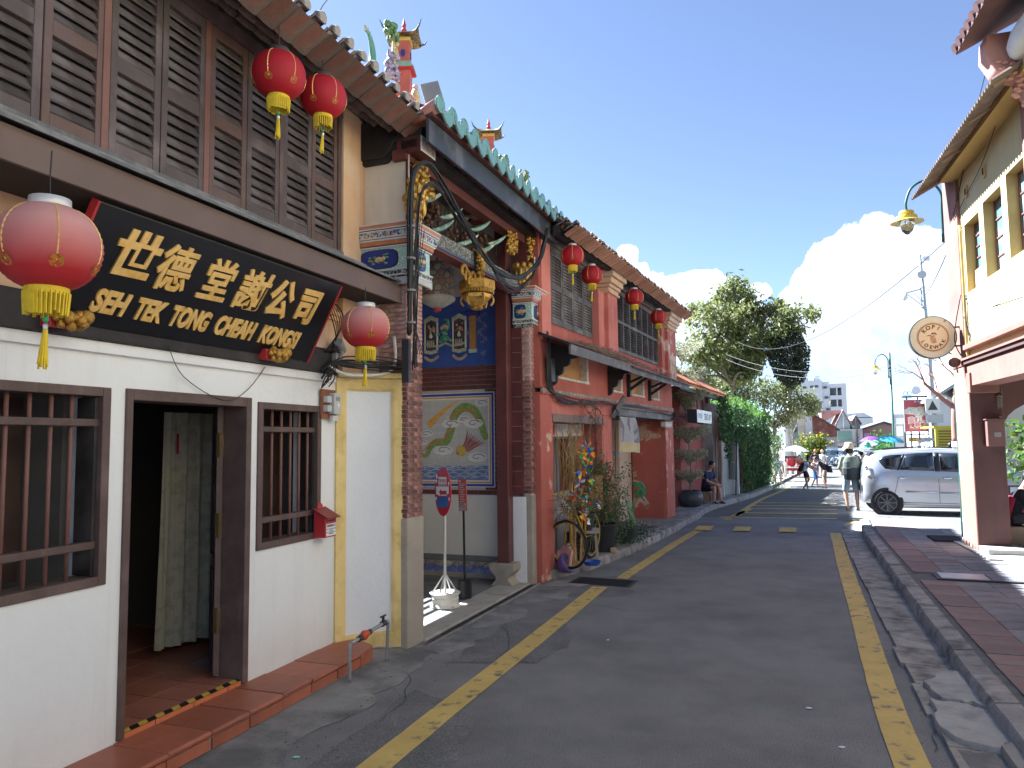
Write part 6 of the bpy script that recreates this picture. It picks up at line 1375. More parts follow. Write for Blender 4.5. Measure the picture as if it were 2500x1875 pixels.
shrub('flowering_shrub', 'tall loose shrub with pink flowers in the tub beside the shop door', rh(.12,1.9,.5), 1.15, .42, 900, PLANT, .06, 12, 41, flowers=(50,.05,PINKF))
shrub('flowering_shrub', 'pale pink flowered shrub behind the broad leaved plant', rh(-.1,2.9,.12), 1.1, .4, 700, leafmat('greyish_green', (.16,.2,.11), (.1,.15,.06), 2), .05, 10, 42, flowers=(60,.055,mat('pale_pink', (.6,.36,.34), .6, .1, sub=.3)))
shrub('trailing_plant', 'dark small leaved plant trailing over the kerb edge', rh(.2,2.7,.1), .42, .7, 1300, PLANTD, .035, 16, 43)
shrub('grassy_plant', 'bright green strap leaved plant behind the stool', rh(.0,1.4,.35), .4, .14, 60, PLANTG, .16, 8, 44, asp=.12)
shrub('lower_shrub', 'bushy dark green shrub on the pavement before the shop door', rh(.1,2.3,.12), .7, .42, 900, PLANT, .05, 10, 45)
t = thing('taro_plant', 'taro plant with large heart shaped green leaves before the shop door', 'plant', rh(.25,3.0,.12), RHA)
hl = [(0,.0),(.09,.07),(.12,.0),(.1,-.12),(.0,-.28),(-.1,-.12),(-.12,0),(-.09,.07)]
for k, (x, y, z, rx, rz_, s_) in enumerate(((.05,-.25,.72,-.3,.4,1.25),(.1,.25,1.02,-.9,-.3,1.0),(.05,.55,.8,-.7,.8,.95),(.0,.1,.5,-.4,.2,1.0),(.2,-.05,.9,-1.1,-.8,.85))):
    MB().tube(smoothpath([(0,0,0),(x*.4,y*.4,z*.7),(x,y,z)],5), .009, 5).build('stalk', mat('stalk_green', (.12,.2,.06), .5), t)
    o = MB().add([(q[0]*s_, .02*abs(q[0])*8, q[1]*s_) for q in hl]+[(0,-.03,-.08*s_)], [(i,(i+1)%8,8) for i in range(8)]).build('leaf', mat('taro_green', (.05,.16,.04), .4, .2, 9, c2=(.08,.22,.06), s2=9, sub=.25), t, smooth=True, loc=(x,y,z)); o.rotation_euler = (rx, 0, rad(70)+rz_)
t = thing('dustpan', 'pink plastic dustpan leaning behind the bicycle wheel', 'dustpan', (-2.82,10.16,.14), rad(-20))
MB().prism([(-.12,0),(.12,0),(.1,.24),(.05,.3),(-.05,.3),(-.1,.24)], 'y', 0, .015).box(-.12,-.1,-.05,0,0,.22).box(.1,.12,-.05,0,0,.22).xf(Matrix.Rotation(-.25,4,'X')).build('pan', mat('plastic_pink', (.6,.3,.27), .5, .1), t)
t = thing('bowl', 'purple plastic bowl lying behind the bicycle wheel', 'bowl', (-2.86,10.05,.16), 0)
MB().lathe([(.08,0),(.14,.1),(.15,.15),(.14,.15),(.12,.08)], 18).xf(Matrix.Rotation(1.1,4,'Y')).build('shell', mat('plastic_purple', (.14,.1,.28), .5, .1), t, smooth=True)
t = thing('bowl', 'small blue plastic basin on the pavement between wheel and stool', 'bowl', (-2.5,10.5,.13), 0)
MB().lathe([(.09,0),(.12,.06),(.13,.06),(.1,.0)], 16).build('shell', mat('plastic_blue', (.04,.1,.4), .45, .1), t)
t = thing('loose_brick', 'yellowish loose block lying under the black tub', 'block', rh(.3,1.75,.13), .4); MB().box(-.05,.05,-.1,.1,0,.07).build('block', mat('block_buff', (.4,.3,.16), .9, .25, 12), t, bevel=.008)
t = thing('flower_crate', 'white painted box with louvred side behind the black tub', 'box', rh(-.25,1.5,.12), RHA)
MB().box(-.1,.1,-.5,.3,0,.62).build('body', mat('label_white'), t, bevel=.008)
for k in range(6): MB().box(.1,.115,-.05,.28,.25+.05*k,.275+.05*k).build('slat', OLDW, t)
t = thing('oil_drum', 'dark tin drum behind the bamboo poles', 'drum', rh(.0,.75,.13), RHA); MB().lathe([(.13,0),(.13,.4),(.12,.41)], 16).build('drum', POTB, t)
# ================================================================ low red house, vines, trees, far street
LB = thing('low_red_house', 'low dark red house with bright clay tiled roof beyond the red shophouse', 'building', rh(0,0), RHA)
DKRED = mat('dark_red_wash', (.27,.06,.05), .85, .2, 1.3, c2=(.34,.14,.12), s2=1.1, lo=.45, hi=.7, bump=.2, bs=25)
MB().box(-.6,-.32,10.2,14.9,-.4,3.35).build('wall', DKRED, LB); MB().box(-3.2,-3,7.9,14.9,-.4,4.6).box(-3,-.6,14.7,14.9,-.4,3.3).build('rear_wall', DKRED, LB)
wallpanel(7.9, 10.25, -.2, 3.35, [(8.9,9.75,2.2,2.8)], .1, -.62).build('recess_wall', mat('pale_wall', (.55,.55,.54), .85, .1), LB)
MB().box(-.66,-.64,8.9,9.75,2.2,2.8).build('window_pane', GLASS, LB); MB().box(-.62,-.58,8.85,8.9,2.15,2.85).box(-.62,-.58,9.75,9.8,2.15,2.85).box(-.62,-.58,8.9,9.75,2.8,2.85).box(-.62,-.58,8.9,9.75,2.15,2.2).build('window_frame', BROWN, LB)
MB().box(-.33,-.27,14.4,14.92,-.4,3.3).build('corner_pilaster', mat('black_door', (.03,.028,.03), .6, .2), LB)
SUNT = mat('bright_clay_tile', (.5,.2,.09), .8, .3, 6, c2=(.36,.17,.11), s2=6, bump=.3, bs=40, rnd=.15); OLDR = mat('old_mortar', (.36,.3,.3), .9, .3, 5, c2=(.2,.17,.17), s2=5, bump=.4, bs=30)
rt = link('roof', None, LB)
tt = MB(); tt.grid(lambda u, v: (.35-.75*v, .07*math.cos(math.pi*u), .45*v+.055*math.sin(math.pi*u)), 6, 3); tme = tt.mesh('cover_tile', True); tme.materials.append(SUNT)
for i in range(43): link('cover_tile', tme, rt, (R.uniform(-.02,.02),7.95+.16*i,3.24), 0, (0,R.uniform(-.01,.01),0))
MB().prism([(.33,3.2),(-3.3,5.3),(-3.3,5.34),(.33,3.24)], 'y', 7.9, 14.75).build('tile_bed', SUNT, rt)
b = MB()
for k in range(22): b.ball((-.5, 8.0+.31*k, 3.83+.02*math.sin(k)), (.14,.2,.08), 7, 5)
b.build('ridge_band', OLDR, rt)
b = MB()
for i in range(43): b.grid(lambda u, v: (-.6-2.5*v, 7.95+.16*i+.065*math.cos(math.pi*u), 3.78+1.45*v+.05*math.sin(math.pi*u)), 5, 1)
stuff(b.build('tile_field', OLDR, rt))
MB().box(.1,.2,7.9,14.6,3.1,3.2).build('purlin', BLACKW, rt)
t = thing('shop_lightbox', 'white light box sign reading STREET ART hung from black rods on the dark red wall', 'sign', rh(.16,10.5,2.5), RHA)
MB().box(-.13,.12,-1.05,1.15,-.17,.17).build('case', mat('case_black', (.015,.016,.02), .5), t); MB().box(.12,.128,-1.04,1.14,-.165,.165).build('face', mat('acrylic_white', (.66,.7,.68), .4, .06, 3), t)
text('STREET ART', .25, mat('faded_print', (.2,.22,.22), .6), t, (.13,.48,-.01), (rad(90),0,rad(90)), .001, sx=.78)
text('KAPITAN', .2, mat('fainter_print', (.55,.58,.57), .6), t, (.13,-.6,.0), (rad(90),0,rad(90)), .001, sx=.7)
for y in (-.3,.6): MB().bar((0,y,.17),(0,y,.75),.03).build('rod', mat('case_black'), t)
for k, (c, y) in enumerate((((.5,.03,.04),8.55),((.04,.04,.05),8.75),((.12,.2,.35),8.35),((.3,.32,.3),8.2))):
    t = thing('hanging_garment', ['red cap hanging in the recess beside the dark red wall','black jacket hanging in the recess behind the tiered tree','blue shirt hanging in the recess behind the tiered tree','grey shirt hanging in the recess beyond the red pillar'][k], 'clothing', rh(-.45,y+.7,1.55-.15*k), RHA)
    MB().grid(lambda u, v: (.04*math.sin(u*9), (u-.5)*.3*(1+.2*v), -.45*v), 8, 4).build('cloth', mat('cloth_%d' % k, c, .8, .1), t, smooth=True); MB().tube([(0,0,0),(0,0,.06)], .006, 4).build('hook', STEEL, t)
t = thing('grille_rack', 'black iron rack standing against the red pillar behind the large pot', 'rack', rh(-.1,8.15,.1), RHA)
for k in range(6): MB().tube([(0,-.25+.1*k,0),(0,-.25+.1*k,.9)], .014, 5).build('bar', IRON, t)
for z in (.1,.85): MB().tube([(0,-.28,z),(0,.28,z)], .016, 5).build('rail', IRON, t)
# tiered tree in the big dark pot
TP = (-2.11, 20.3, .1)
pt = thing('potted_tree', 'slender tree with flat foliage tiers in a large round dark grey pot by the kerb', 'potted tree', TP)
MB().lathe([(.2,0),(.27,.06),(.32,.2),(.31,.32),(.255,.45),(.245,.45),(.22,.4)], 24).build('pot', mat('pot_slate', (.045,.05,.058), .45, .15, 3), pt, smooth=True)
MB().lathe([(.23,.4),(.01,.42)], 14).build('soil', mat('soil'), pt)
trk = smoothpath([(0,0,.4),(.02,.02,1.2),(-.06,.0,2.2),(-.1,.02,3.2),(-.15,.0,3.9),(-.1,0,4.25)],5); MB().tube(trk, [.024-.0006*i for i in range(len(trk))], 7).build('trunk', mat('bark_pale', (.24,.2,.16), .9, .25, 8), pt, smooth=True)
TIER = leafmat('tier_leaf', (.3,.31,.19), (.4,.4,.27), 3, .4); rr = random.Random(3); 
for z, r, n, cx, up in ((.72,.4,420,.0,.22),(1.2,.46,620,.08,.3),(1.78,.56,1200,.08,.34),(2.62,.5,1100,.08,.5),(3.35,.42,700,.22,.34),(3.95,.55,900,.05,.5)):
    pts = []; b = MB(); cxx = cx-.05*z*.6
    for k in range(18):
        a = rr.uniform(0,6.3); e = (cxx+r*math.cos(a)*rr.uniform(.6,1), r*math.sin(a)*rr.uniform(.6,1), z+up*rr.uniform(.5,1)); b.tube([(-.03*z,0,z-.1),((e[0]-.03*z)/2,e[1]/2,z+up*.45),e], .004, 3)
    stuff(b.build('twig', mat('bark_pale'), pt))
    for k in range(int(n*1.6)):
        a = rr.uniform(0,6.3); q = math.sqrt(rr.random()); pts.append((cxx+r*q*math.cos(a), r*q*math.sin(a), z+up*q*.9+rr.gauss(0,.05)))
    leaves('foliage_tier', pts, .07, TIER, pt, flat=.3)

# vine covered wall with a gate opening; the ground falls along it
VW = thing('vine_wall', 'boundary wall thickly covered in green creeper with a grey doorway, beyond the low house', 'wall', rh(0,0), RHA)
for a, c, z0, z1 in ((13.5,15.3,-.5,3.0),(18.0,28,-1,2.6),(15.3,18.0,2.0,2.7)): MB().box(-.35,.0,a,c,z0,z1).build('wall', CONC, VW)
MB().box(-.3,-.1,15.3,18,-.4,2.0).build('gate_door', mat('door_grey', (.3,.3,.28), .8, .12, 2, streak=((.2,.19,.18), 5, .4)), VW); MB().box(-.1,.12,17.9,18.3,-.4,2.0).build('gate_post', mat('post_pale', (.5,.49,.46), .8, .1, 3), VW)
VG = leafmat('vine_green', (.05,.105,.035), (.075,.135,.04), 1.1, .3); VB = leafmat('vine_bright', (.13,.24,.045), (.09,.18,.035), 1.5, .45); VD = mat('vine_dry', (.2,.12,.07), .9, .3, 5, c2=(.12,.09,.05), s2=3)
rr = random.Random(21); pts = []; top = []; dry = []
def vt(y): return 3.05+.25*noise.noise((y*.9, 2, 0))+(.15 if y < 15 else 0)-.02*max(0, y-22)
def vb(y):
    if y < 15.1: return 1.9-.9*max(0, (y-14.3))-.6*max(0,noise.noise((y*3,1,1)))
    if y < 18.1: return 1.95-.4*max(0, noise.noise((y*2,0,0)))
    return max(-.55, .55-1.6*(y-18.1)) if y < 19 else -.55+.45*max(0, noise.noise((y,4,0)))
for k in range(14500):
    y = rr.uniform(13.45, 28.2) if k % 3 else rr.uniform(18, 28.2); z1 = vt(y); z0 = vb(y)
    z = z0+(z1-z0)*rr.random()
    th = (.2+.24*noise.noise((y*.7, z*.9, 0))+.12*noise.noise((y*2.2, z*2.2, 5)))*(1-.5*(z < .4)); x = .1+max(0, th)*rr.uniform(.5,1.05)+rr.gauss(0,.04)
    pts.append((x, y, z-.012*max(0,y-11)))
for k in range(2600):
    y = rr.uniform(14, 28.3); top.append((rr.uniform(-.45,.5), y, vt(y)+.05+abs(rr.gauss(0,.13))-.012*(y-11)))
for k in range(900):
    z = rr.uniform(-.3,1.9); y = rr.uniform(18.3,19.4)+rr.random()*2.2*(z < .9); dry.append((.15+rr.gauss(0,.07), y, z-.15))
leaves('creeper', pts, .12, VG, VW, droop=.7, asp=.5); leaves('creeper_lit_top', top, .12, VB, VW, droop=.3, asp=.5); leaves('dry_creeper', dry, .13, VD, VW, droop=1.5, asp=.25)  # top leaves coloured brighter to paint the light falling on them
leaves('bush_end', [(rr.gauss(.25,.25), 28.3+abs(rr.gauss(0,.8)), rr.uniform(-.5,2.0)) for k in range(1200)], .12, VG, VW)
b = MB()
for k in range(30): y = rr.uniform(18.2,20.5); b.tube(smoothpath([(.1,y,-.4),(.16+rr.gauss(0,.04),y+rr.gauss(0,.1),.3),(.12,y+rr.gauss(0,.15),1.2)],4), .02, 5)
b2 = MB()
for k in range(14): y = rr.uniform(13.55,14.2); b2.tube(smoothpath([(.05,y,.0),(.12+rr.gauss(0,.03),y+rr.gauss(0,.1),1.1),(.1,y+rr.gauss(0,.1),2.6)],4), .016, 5)
stuff(b.build('vine_stem', mat('vine_bark', (.16,.09,.06), .9, .3, 9), VW)); stuff(b2.build('vine_stem', mat('vine_bark'), VW))
g0 = gz(27.3)
t = thing('banner_stand', 'tall narrow white banner stand in a black frame leaning before the grey doorway', 'banner stand', (-1.42,27.3,g0+.1), rad(-60))
for x in (-.27,.27): MB().bar((x,0,0),(x-.04,.14,2.05),.03).build('leg', mat('case_black'), t)
MB().add([(-.24,.03,.55),(.24,.03,.55),(.2,.135,2.02),(-.28,.135,2.02)],[(0,1,2,3)]).build('banner', mat('banner_white', (.58,.57,.55), .7, .08, 3), t, solid=.006); MB().box(-.35,.3,-.2,.25,0,.015).build('foot', mat('case_black'), t)
t = thing('plank_stack', 'small wooden board and crate against the foot of the creeper', 'crate', (-1.78,25.3,gz(25.3)+.1), RHA); MB().box(-.1,.15,-.35,.3,0,.28).build('crate', mat('crate_wood', (.24,.17,.11), .8, .3, 6), t); MB().bar((.2,.15,0),(.15,.2,.42),.04).build('board', mat('label_white'), t)

# ---- trees
BARK = mat('bark', (.16,.13,.1), .9, .3, 6, bump=.5, bs=30)
def tree(name, label, base, fork, r0, lobes, m, size, n, group=None, extra=None, asp=.36, droop=.7, sub=4):
    t = thing(name, label, 'tree', base, 0, group); B = Vector(base); rr = random.Random(int(abs(base[0]*97+base[1]*31))); tr = MB(); F = Vector(fork)-B
    tr.tube(smoothpath([(0,0,-.3),(.04,.05,F.z*.5),tuple(F)],5), [r0*(1-.03*i) for i in range(11)], 9); pts = []
    for (x, y, z, r) in lobes:
        e = Vector((x,y,z))-B; mid = F.lerp(e,.5)+Vector((rr.gauss(0,.2),rr.gauss(0,.2),.12*(e-F).length)); pth = smoothpath([tuple(F-Vector((0,0,.2))),tuple(mid),tuple(e)],5)
        k0 = r0*.45*min(1,r/.5)+.02; tr.tube(pth, [max(.012,k0*(1-i/len(pth)*.85)) for i in range(len(pth))], 6)
        for s_ in range(sub):
            d = Vector((rr.gauss(0,1),rr.gauss(0,1),rr.gauss(0,.7))).normalized()*r*rr.uniform(.6,1.15); q = e+d; tr.tube([tuple(pth[-3]),tuple(e.lerp(q,.5)+Vector((0,0,.05))),tuple(q)], [.02,.014,.006], 4)
            for k in range(int(n*r*r/sub*4)): pts.append(tuple(q+Vector((rr.gauss(0,.33),rr.gauss(0,.33),rr.gauss(-.05,.26)))*r*1.35))
    tr.build('trunk', BARK, t, smooth=True); leaves('crown', pts, size, m, t, droop=droop, asp=asp)
    if extra: extra(t, B, rr)
    return t
CROWN = leafmat('crown_green', (.15,.18,.06), (.23,.24,.085), .7, .5); UNDER = leafmat('under_green', (.17,.2,.08), (.24,.25,.11), .6, .45)
lob = [(-1.58,9.45,.36),(-2.3,9.2,.4),(-1.35,8.9,.55),(-2.1,8.45,.6),(-3.1,8.35,.42),(-.85,8.55,.5),(-2.8,7.6,.55),(-1.95,7.45,.6),(-.7,8.05,.6),(.15,8.15,.5),(.9,7.8,.5),(1.5,7.5,.42),(-2.7,6.7,.6),(-3.2,6.25,.55),(-1.8,6.55,.5),(-.95,6.6,.55),(-2.26,5.86,.6),(-.46,6.2,.45),(-3.0,5.5,.55),(-.2,7.3,.5),(-1.2,5.7,.45),(-2.9,4.9,.6),(-2.1,5.1,.55),(-1.1,5.0,.5),(-.55,5.4,.5),(-.4,6.7,.5),(.35,7.4,.5),(-3.5,5.7,.5),(-1.4,7.9,.55),(-1.5,6.0,.5)]
rr = random.Random(5)
def clump(t, B, rr):
    pts = []
    for k in range(5200):
        d = Vector((rr.gauss(0,1),rr.gauss(0,1),rr.gauss(0,1))).normalized()*(rr.random()**.25); pts.append((.82+d.x*(.92+.15*noise.noise(d*2.2))-B.x, 36.9+d.y*.9-B.y, 5.85+d.z*1.62*(1+.12*noise.noise(d*3))-.25*d.x-B.z))
    o = leaves('hanging_clump', pts, .17, leafmat('clump_dark', (.035,.05,.022), (.05,.06,.03), 2, .15), t, droop=.6, asp=.5); o['label'] = 'dense dark clump of climber hanging in the right side of the crown'
tree('street_tree', 'tall spreading tree with loose olive crown and a dark hanging clump, behind the creeper wall', (-2.0,37,-.45), (-1.74,37,4.65), .15, [(x,37+rr.uniform(-.9,.9),z,r*1.12) for x,z,r in lob], CROWN, .25, 370, extra=clump)
GU = 'smaller trees behind the creeper wall'
tree('small_tree', 'dull green small tree at the foot of the tall tree, left behind the creeper wall', (-2.4,42,-.5), (-2.4,42,3.2), .1, [(-2.67,42,5.0,.7),(-1.9,42.3,5.1,.6),(-3.6,42,5.2,.7),(-1.3,42,4.5,.75),(-2.9,42,4.1,.7),(-1.9,41.5,3.6,.7)], UNDER, .24, 330, GU)
tree('small_tree', 'dull green small tree with yellowish sprays hanging over the road below the dark clump', (.0,43,-.5), (.1,43,2.6), .1, [(.0,43,4.4,.75),(.7,43,4.25,.65),(1.3,43,4.1,.65),(1.8,43,3.75,.5),(2.2,43,3.35,.35),(.2,42.6,3.6,.7),(.5,43,2.9,.5),(-.4,43,3.0,.5),(.1,43,1.9,.45),(1.2,42.6,3.3,.45)], UNDER, .23, 330, GU)
shrub('bright_bush', 'bright green bush beside the concrete bollards at the end of the creeper wall', (-.2,46,gz(46)+.1), 1.75, .5, 900, VB, .14, 10, 61)
SENNA = leafmat('senna_green', (.09,.15,.03), (.06,.1,.02), 2, .35)
sh = shrub('flowering_bush', 'round bush covered with yellow flowers beside the parked cars', (2.95,64,gz(64)+.4), 2.3, 1.15, 3600, SENNA, .16, 14, 62, flowers=(700,.19,mat('senna_yellow', (.7,.48,.02), .6, .15, sub=.3)))

# ---- far left side of the street
GB = gz(60)
for k in range(8):
    t = MB().lathe([(.055,0),(.055,.8),(.06,.86),(.04,.93),(.01,.95)], 8).build('bollard', mat('bollard_buff', (.5,.45,.38), .8, .1), None, loc=(-.55+.17*k+.02*(k % 2),50-.3*k,gz(50)), smooth=True); tag(t, ('short cream concrete bollard, %s in the row behind the person in white' % ['leftmost','second from the left','third from the left','fourth from the left','fourth from the right','third from the right','second from the right','rightmost'][k]), 'bollard', 'bollards along the pavement edge')
def pole(name, label, x, y, h, r, m, cat='pole'): return tag(MB().tube([(x,y,gz(y)-.2),(x,y,h)], r, 8).build(name, m, None, smooth=True), label, cat)
pole('utility_pole', 'grey concrete utility pole behind the small trees, left of the sign board', .82, 52, 4.3, .1, mat('pole_grey', (.42,.43,.44), .7, .1))
pole('slim_pole', 'slim white pole beside the trishaw umbrella', .72, 51, 4.2, .045, mat('pole_white', (.6,.6,.6), .6))
t = thing('dead_trunk', 'pale bare tree trunk standing by the grey sign board', 'tree', (1.15,52,gz(52))); MB().tube(smoothpath([(0,0,0),(.05,0,1.6),(-.08,0,3.2),(.06,0,4.4)],4), [.11-.004*i for i in range(13)], 7).build('trunk', mat('bark_grey', (.3,.26,.23), .9, .25, 6), t, smooth=True); MB().tube([(-.03,0,2.6),(.4,.1,3.4),(.5,.1,4.2)], [.05,.03,.015], 5).build('branch', mat('bark_grey'), t)
def house(name, label, x0, x1, y0, y1, z1, m, parts=(), cat='building'):
    t = thing(name, label, cat, ((x0+x1)/2, y0, GB)); c = (x0+x1)/2
    MB().box(x0-c,x1-c,0,y1-y0,-.3,z1-GB).build('wall', m, t); return t, c, y0
GW = mat('far_plaster', (.58,.55,.5), .9, .1, .6, c2=(.48,.46,.43), s2=.8, streak=((.38,.36,.34), 1.5, .5)); CREAMB = mat('far_cream', (.6,.53,.4), .9, .08, .6); WINB = mat('far_window', (.06,.07,.08), .3, .1)
t, c, y0 = house('plaster_house', 'old cream plastered house behind the trees with shuttered upper windows', 1.2, 3.85, 82, 92, 4.3, CREAMB)
for x in (1.6,2.6): MB().box(x-c,x+.5-c,-.06,0,2.7,3.7).build('window', mat('far_shutter', (.5,.42,.3), .8), t)
MB().box(3.2-c,3.86-c,-.15,0,0,4.85).build('end_pier', GW, t); MB().box(1.0-c,4.0-c,-.5,.2,4.86,5.0).build('roof', mat('far_rust', (.3,.14,.1), .85, .2, 1), t)
t = thing('notice_board', 'large dull grey green notice board on posts before the cream house', 'sign', (2.15,80,GB)); MB().box(-.28,.28,-.04,.04,2.3,4.15).build('panel', mat('board_grey', (.2,.24,.23), .7, .12, 2), t)
for x in (-.2,.2): MB().box(x-.03,x+.03,.05,.1,0,4.1).build('post', IRON, t)
MB().ball((.0,-.05,3.3), (.2,.02,.3), 10, 6).build('emblem', mat('board_dark', (.06,.07,.07), .7), t)
RUST = mat('rust_sheet', (.27,.09,.07), .85, .25, 1.5, c2=(.33,.19,.13), s2=1.2, streak=((.38,.28,.22), 5, .6)); GREYR = mat('far_grey_roof', (.14,.13,.125), .85, .2, 2)
t, c, y0 = house('rusty_shed', 'house with rust red corrugated upper wall and pale plaster base', 3.9, 6.35, 84, 94, 2.0, GW)
MB().prism([(3.95-c,2.6),(6.33-c,2.55),(6.33-c,3.4),(3.95-c,4.95)], 'y', -.1, 9).build('sheet_wall', RUST, t); MB().prism([(3.7-c,5.15),(6.6-c,3.2),(6.6-c,3.32),(3.7-c,5.3)], 'y', -.4, 9.3).build('roof', GREYR, t)
MB().box(4.1-c,4.75-c,-.14,-.1,1.7,2.6).build('window', WINB, t); MB().prism([(4.9-c,2.2),(6.0-c,1.8),(6.0-c,1.86),(4.9-c,2.3)], 'y', -1.2, 0).build('awning', mat('awning_grey', (.25,.25,.25), .7), t)
RR = mat('far_red_roof', (.38,.2,.17), .85, .15, 1, c2=(.3,.17,.15), s2=1.5); GRYW = mat('grey_gable', (.26,.28,.29), .9, .1, 1)
def gable(label, x0, x1, y0, ze, zr, xr0):
    t = thing('gabled_house', label, 'building', (x0,y0,GB), 0, 'gabled houses at the end of the street'); w = x1-x0; mid = w/2; d = 9
    b = MB(); b.prism([(0,-.3),(w,-.3),(w,ze-GB),(mid,zr-GB),(0,ze-GB)], 'y', 0, d); b.build('gable_wall', GRYW, t)
    MB().prism([(-.15,ze-GB-.1),(mid,zr-GB+.02),(mid,zr-GB+.18),(-.2,ze-GB+.06)], 'y', -.12, d).build('roof', RR, t); MB().prism([(w+.15,ze-GB-.1),(mid,zr-GB+.02),(mid,zr-GB+.18),(w+.2,ze-GB+.06)], 'y', -.12, d).build('roof', RR, t)
    MB().box(mid-.04,mid+.04,-.05,0,0,zr-GB-.2).build('mullion', mat('far_white', (.62,.63,.64), .8), t); MB().prism([(-.2,ze-GB-.1),(mid,zr-GB+.05),(mid,zr-GB+.2),(-.2,ze-GB+.08)], 'y', -.2, -.12).build('barge_board', mat('far_white'), t); return t
g = gable('grey gabled house with red tiled roof, the larger of two, behind the rusty shed', 7.55, 9.05, 100, 3.5, 5.2, 0); b = MB().add([(0,0,0)], []) if 0 else None
MB().prism([(-1.7,4.3),(.75,5.7),(.75,5.85),(-1.7,5.85)], 'y', .5, 8).build('side_roof', RR, g)
gable('grey gabled house with red tiled roof, the smaller one farther right', 9.6, 10.6, 104, 3.6, 4.6, 0)
t, c, y0 = house('green_shopfront', 'pale shop with green painted fascia and grey awning below the grey gables', 7.3, 10.2, 98, 99.9, 2.9, GW); MB().box(7.45-c,9.0-c,-.08,0,2.1,3.25).build('fascia', mat('far_green', (.22,.33,.25), .8, .12, 1), t); MB().box(7.4-c,9.4-c,-.05,0,0,1.4).build('opening', WINB, t); MB().prism([(7.3-c,1.9),(9.8-c,1.75),(9.8-c,1.85),(7.3-c,2.0)], 'y', -1, 0).build('awning', mat('awning_grey'), t); MB().box(9.5-c,9.65-c,-.2,-.1,0,4.6).build('post', mat('old_brown'), t)
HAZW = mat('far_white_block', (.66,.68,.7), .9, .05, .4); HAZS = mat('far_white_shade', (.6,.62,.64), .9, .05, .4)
t, c, y0 = house('apartment_block', 'tall white apartment block with small windows and open balconies beyond the tree', 3.0, 9.1, 150, 162, 12.7, HAZW)
for x0, x1, z in ((4.4,6.75,14.5),(7.85,8.85,13.6)): MB().box(x0-c,x1-c,1,5,13.2,z-GB).build('roof_block', HAZW, t)
MB().box(9.1-c,10.4-c,.3,12,-.3,12.4-GB).box(10.4-c,13.2-c,.0,12,-.3,6.9-GB).build('wing', HAZW, t)
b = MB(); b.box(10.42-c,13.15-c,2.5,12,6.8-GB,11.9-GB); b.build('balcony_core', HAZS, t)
for z in (6.9,9.0,11.2): MB().box(10.41-c,13.1-c,0,2.5,z-GB,z+.75-GB).build('balcony', HAZW, t)
MB().box(12.4-c,13.2-c,-.02,2.6,6.8-GB,11.95-GB).build('end_fin', HAZW, t); MB().box(11.5-c,11.7-c,-.01,.3,7.6-GB,11.2-GB).build('balcony_post', HAZW, t)
for x, z in ((3.6,11.4),(4.9,11.4),(6.0,11.4),(7.3,11.5),(8.1,11.55),(9.6,11.3),(4.9,9.3),(6.3,9.4),(7.5,9.4),(9.75,9.4),(6.4,7.3),(8.1,7.2),(9.9,7.2),(5.0,7.2)):
    f = MB().box(x-c-.35,x-c+.35,-.03,.32,z-GB-.25,z-GB+.25).build('window', mat('far_frame', (.5,.52,.55), .8), t); MB().box(-.3,.3,-.06,-.035,-.2,.2).build('pane', WINB, f, loc=(x-c,0,z-GB))
for x, z in ((11.0,9.85),(12.0,10.0),(11.1,7.8),(12.0,7.85),(12.0,11.0)): MB().box(x-c-.35,x-c+.35,2.4,2.52,z-GB-.1,z-GB+1.1).build('door', mat('far_door', (.3,.32,.34), .7), t)
t, c, y0 = house('pale_block', 'plain pale blue grey block with sloping shoulder, far behind the gabled houses', 15.2, 22.1, 190, 202, 6.6, HAZS); MB().prism([(16.4-c,7.0),(22.1-c,7.0),(20.2-c,8.2),(16.4-c,8.0)], 'y', 0, 12).build('upper', HAZS, t); MB().box(15.3-c,16.5-c,-.3,3,6.0,9.4).build('stair_tower', HAZW, t); MB().box(15.7-c,16.2-c,-.4,-.3,7.6,9.0).build('window', WINB, t); MB().box(18.5-c,19.2-c,-.1,0,4.9,5.3).build('window', WINB, t)
t = thing('market_hall', 'low hall with wide pinkish brick gable at the end of the street', 'building', (10.3,112,GB)); MB().prism([(0,0),(8,0),(8,3.0),(4.0,4.35),(0,3.0)], 'y', 0, 14).build('wall', mat('pink_brick', (.45,.27,.22), .9, .15, 2), t); MB().prism([(-.6,2.9),(4,4.4),(8.6,2.9),(8.6,3.05),(4,4.6),(-.6,3.05)], 'y', -.5, 14).build('roof', GREYR, t); MB().box(0,8,-.1,0,0,2.3).build('base', mat('far_pale_green', (.4,.45,.4), .9, .1), t)
t = thing('hoarding', 'pink lettered hoarding below the brick gable', 'sign', (11.9,110,GB)); MB().box(-.55,.55,0,.1,1.8,3.3).build('panel', mat('hoarding_pink', (.55,.13,.17), .7, .1), t); MB().box(-.3,.35,-.03,0,2.1,3.0).build('figure', mat('hoarding_pale', (.6,.5,.45), .7), t); MB().box(.8,2.6,0,.1,1.9,2.9).build('panel', mat('hoarding_green', (.35,.45,.15), .8, .2, 3), t)
for k in range(4):
    t = thing('background_tree', ['green tree mass left of the billboard, far down the street','low green hedge tree below the red billboard','distant green tree behind the yellow truck','far green tree behind the plain pale block'][k], 'tree', ((14.5,115),(9.2,62),(10,70),(24,185))[k]+(GB,), 0, 'trees far down the street'); s_ = (1.6,1.3,1.6,2)[k]; rr = random.Random(k)
    MB().tube([(0,0,0),(.1,0,s_)], .12, 6).build('trunk', BARK, t); leaves('crown', [(rr.gauss(0,s_*.75), rr.gauss(0,.6), s_*1.0+rr.gauss(0,s_*.38)) for q in range(900)], .34, PLANTG, t)
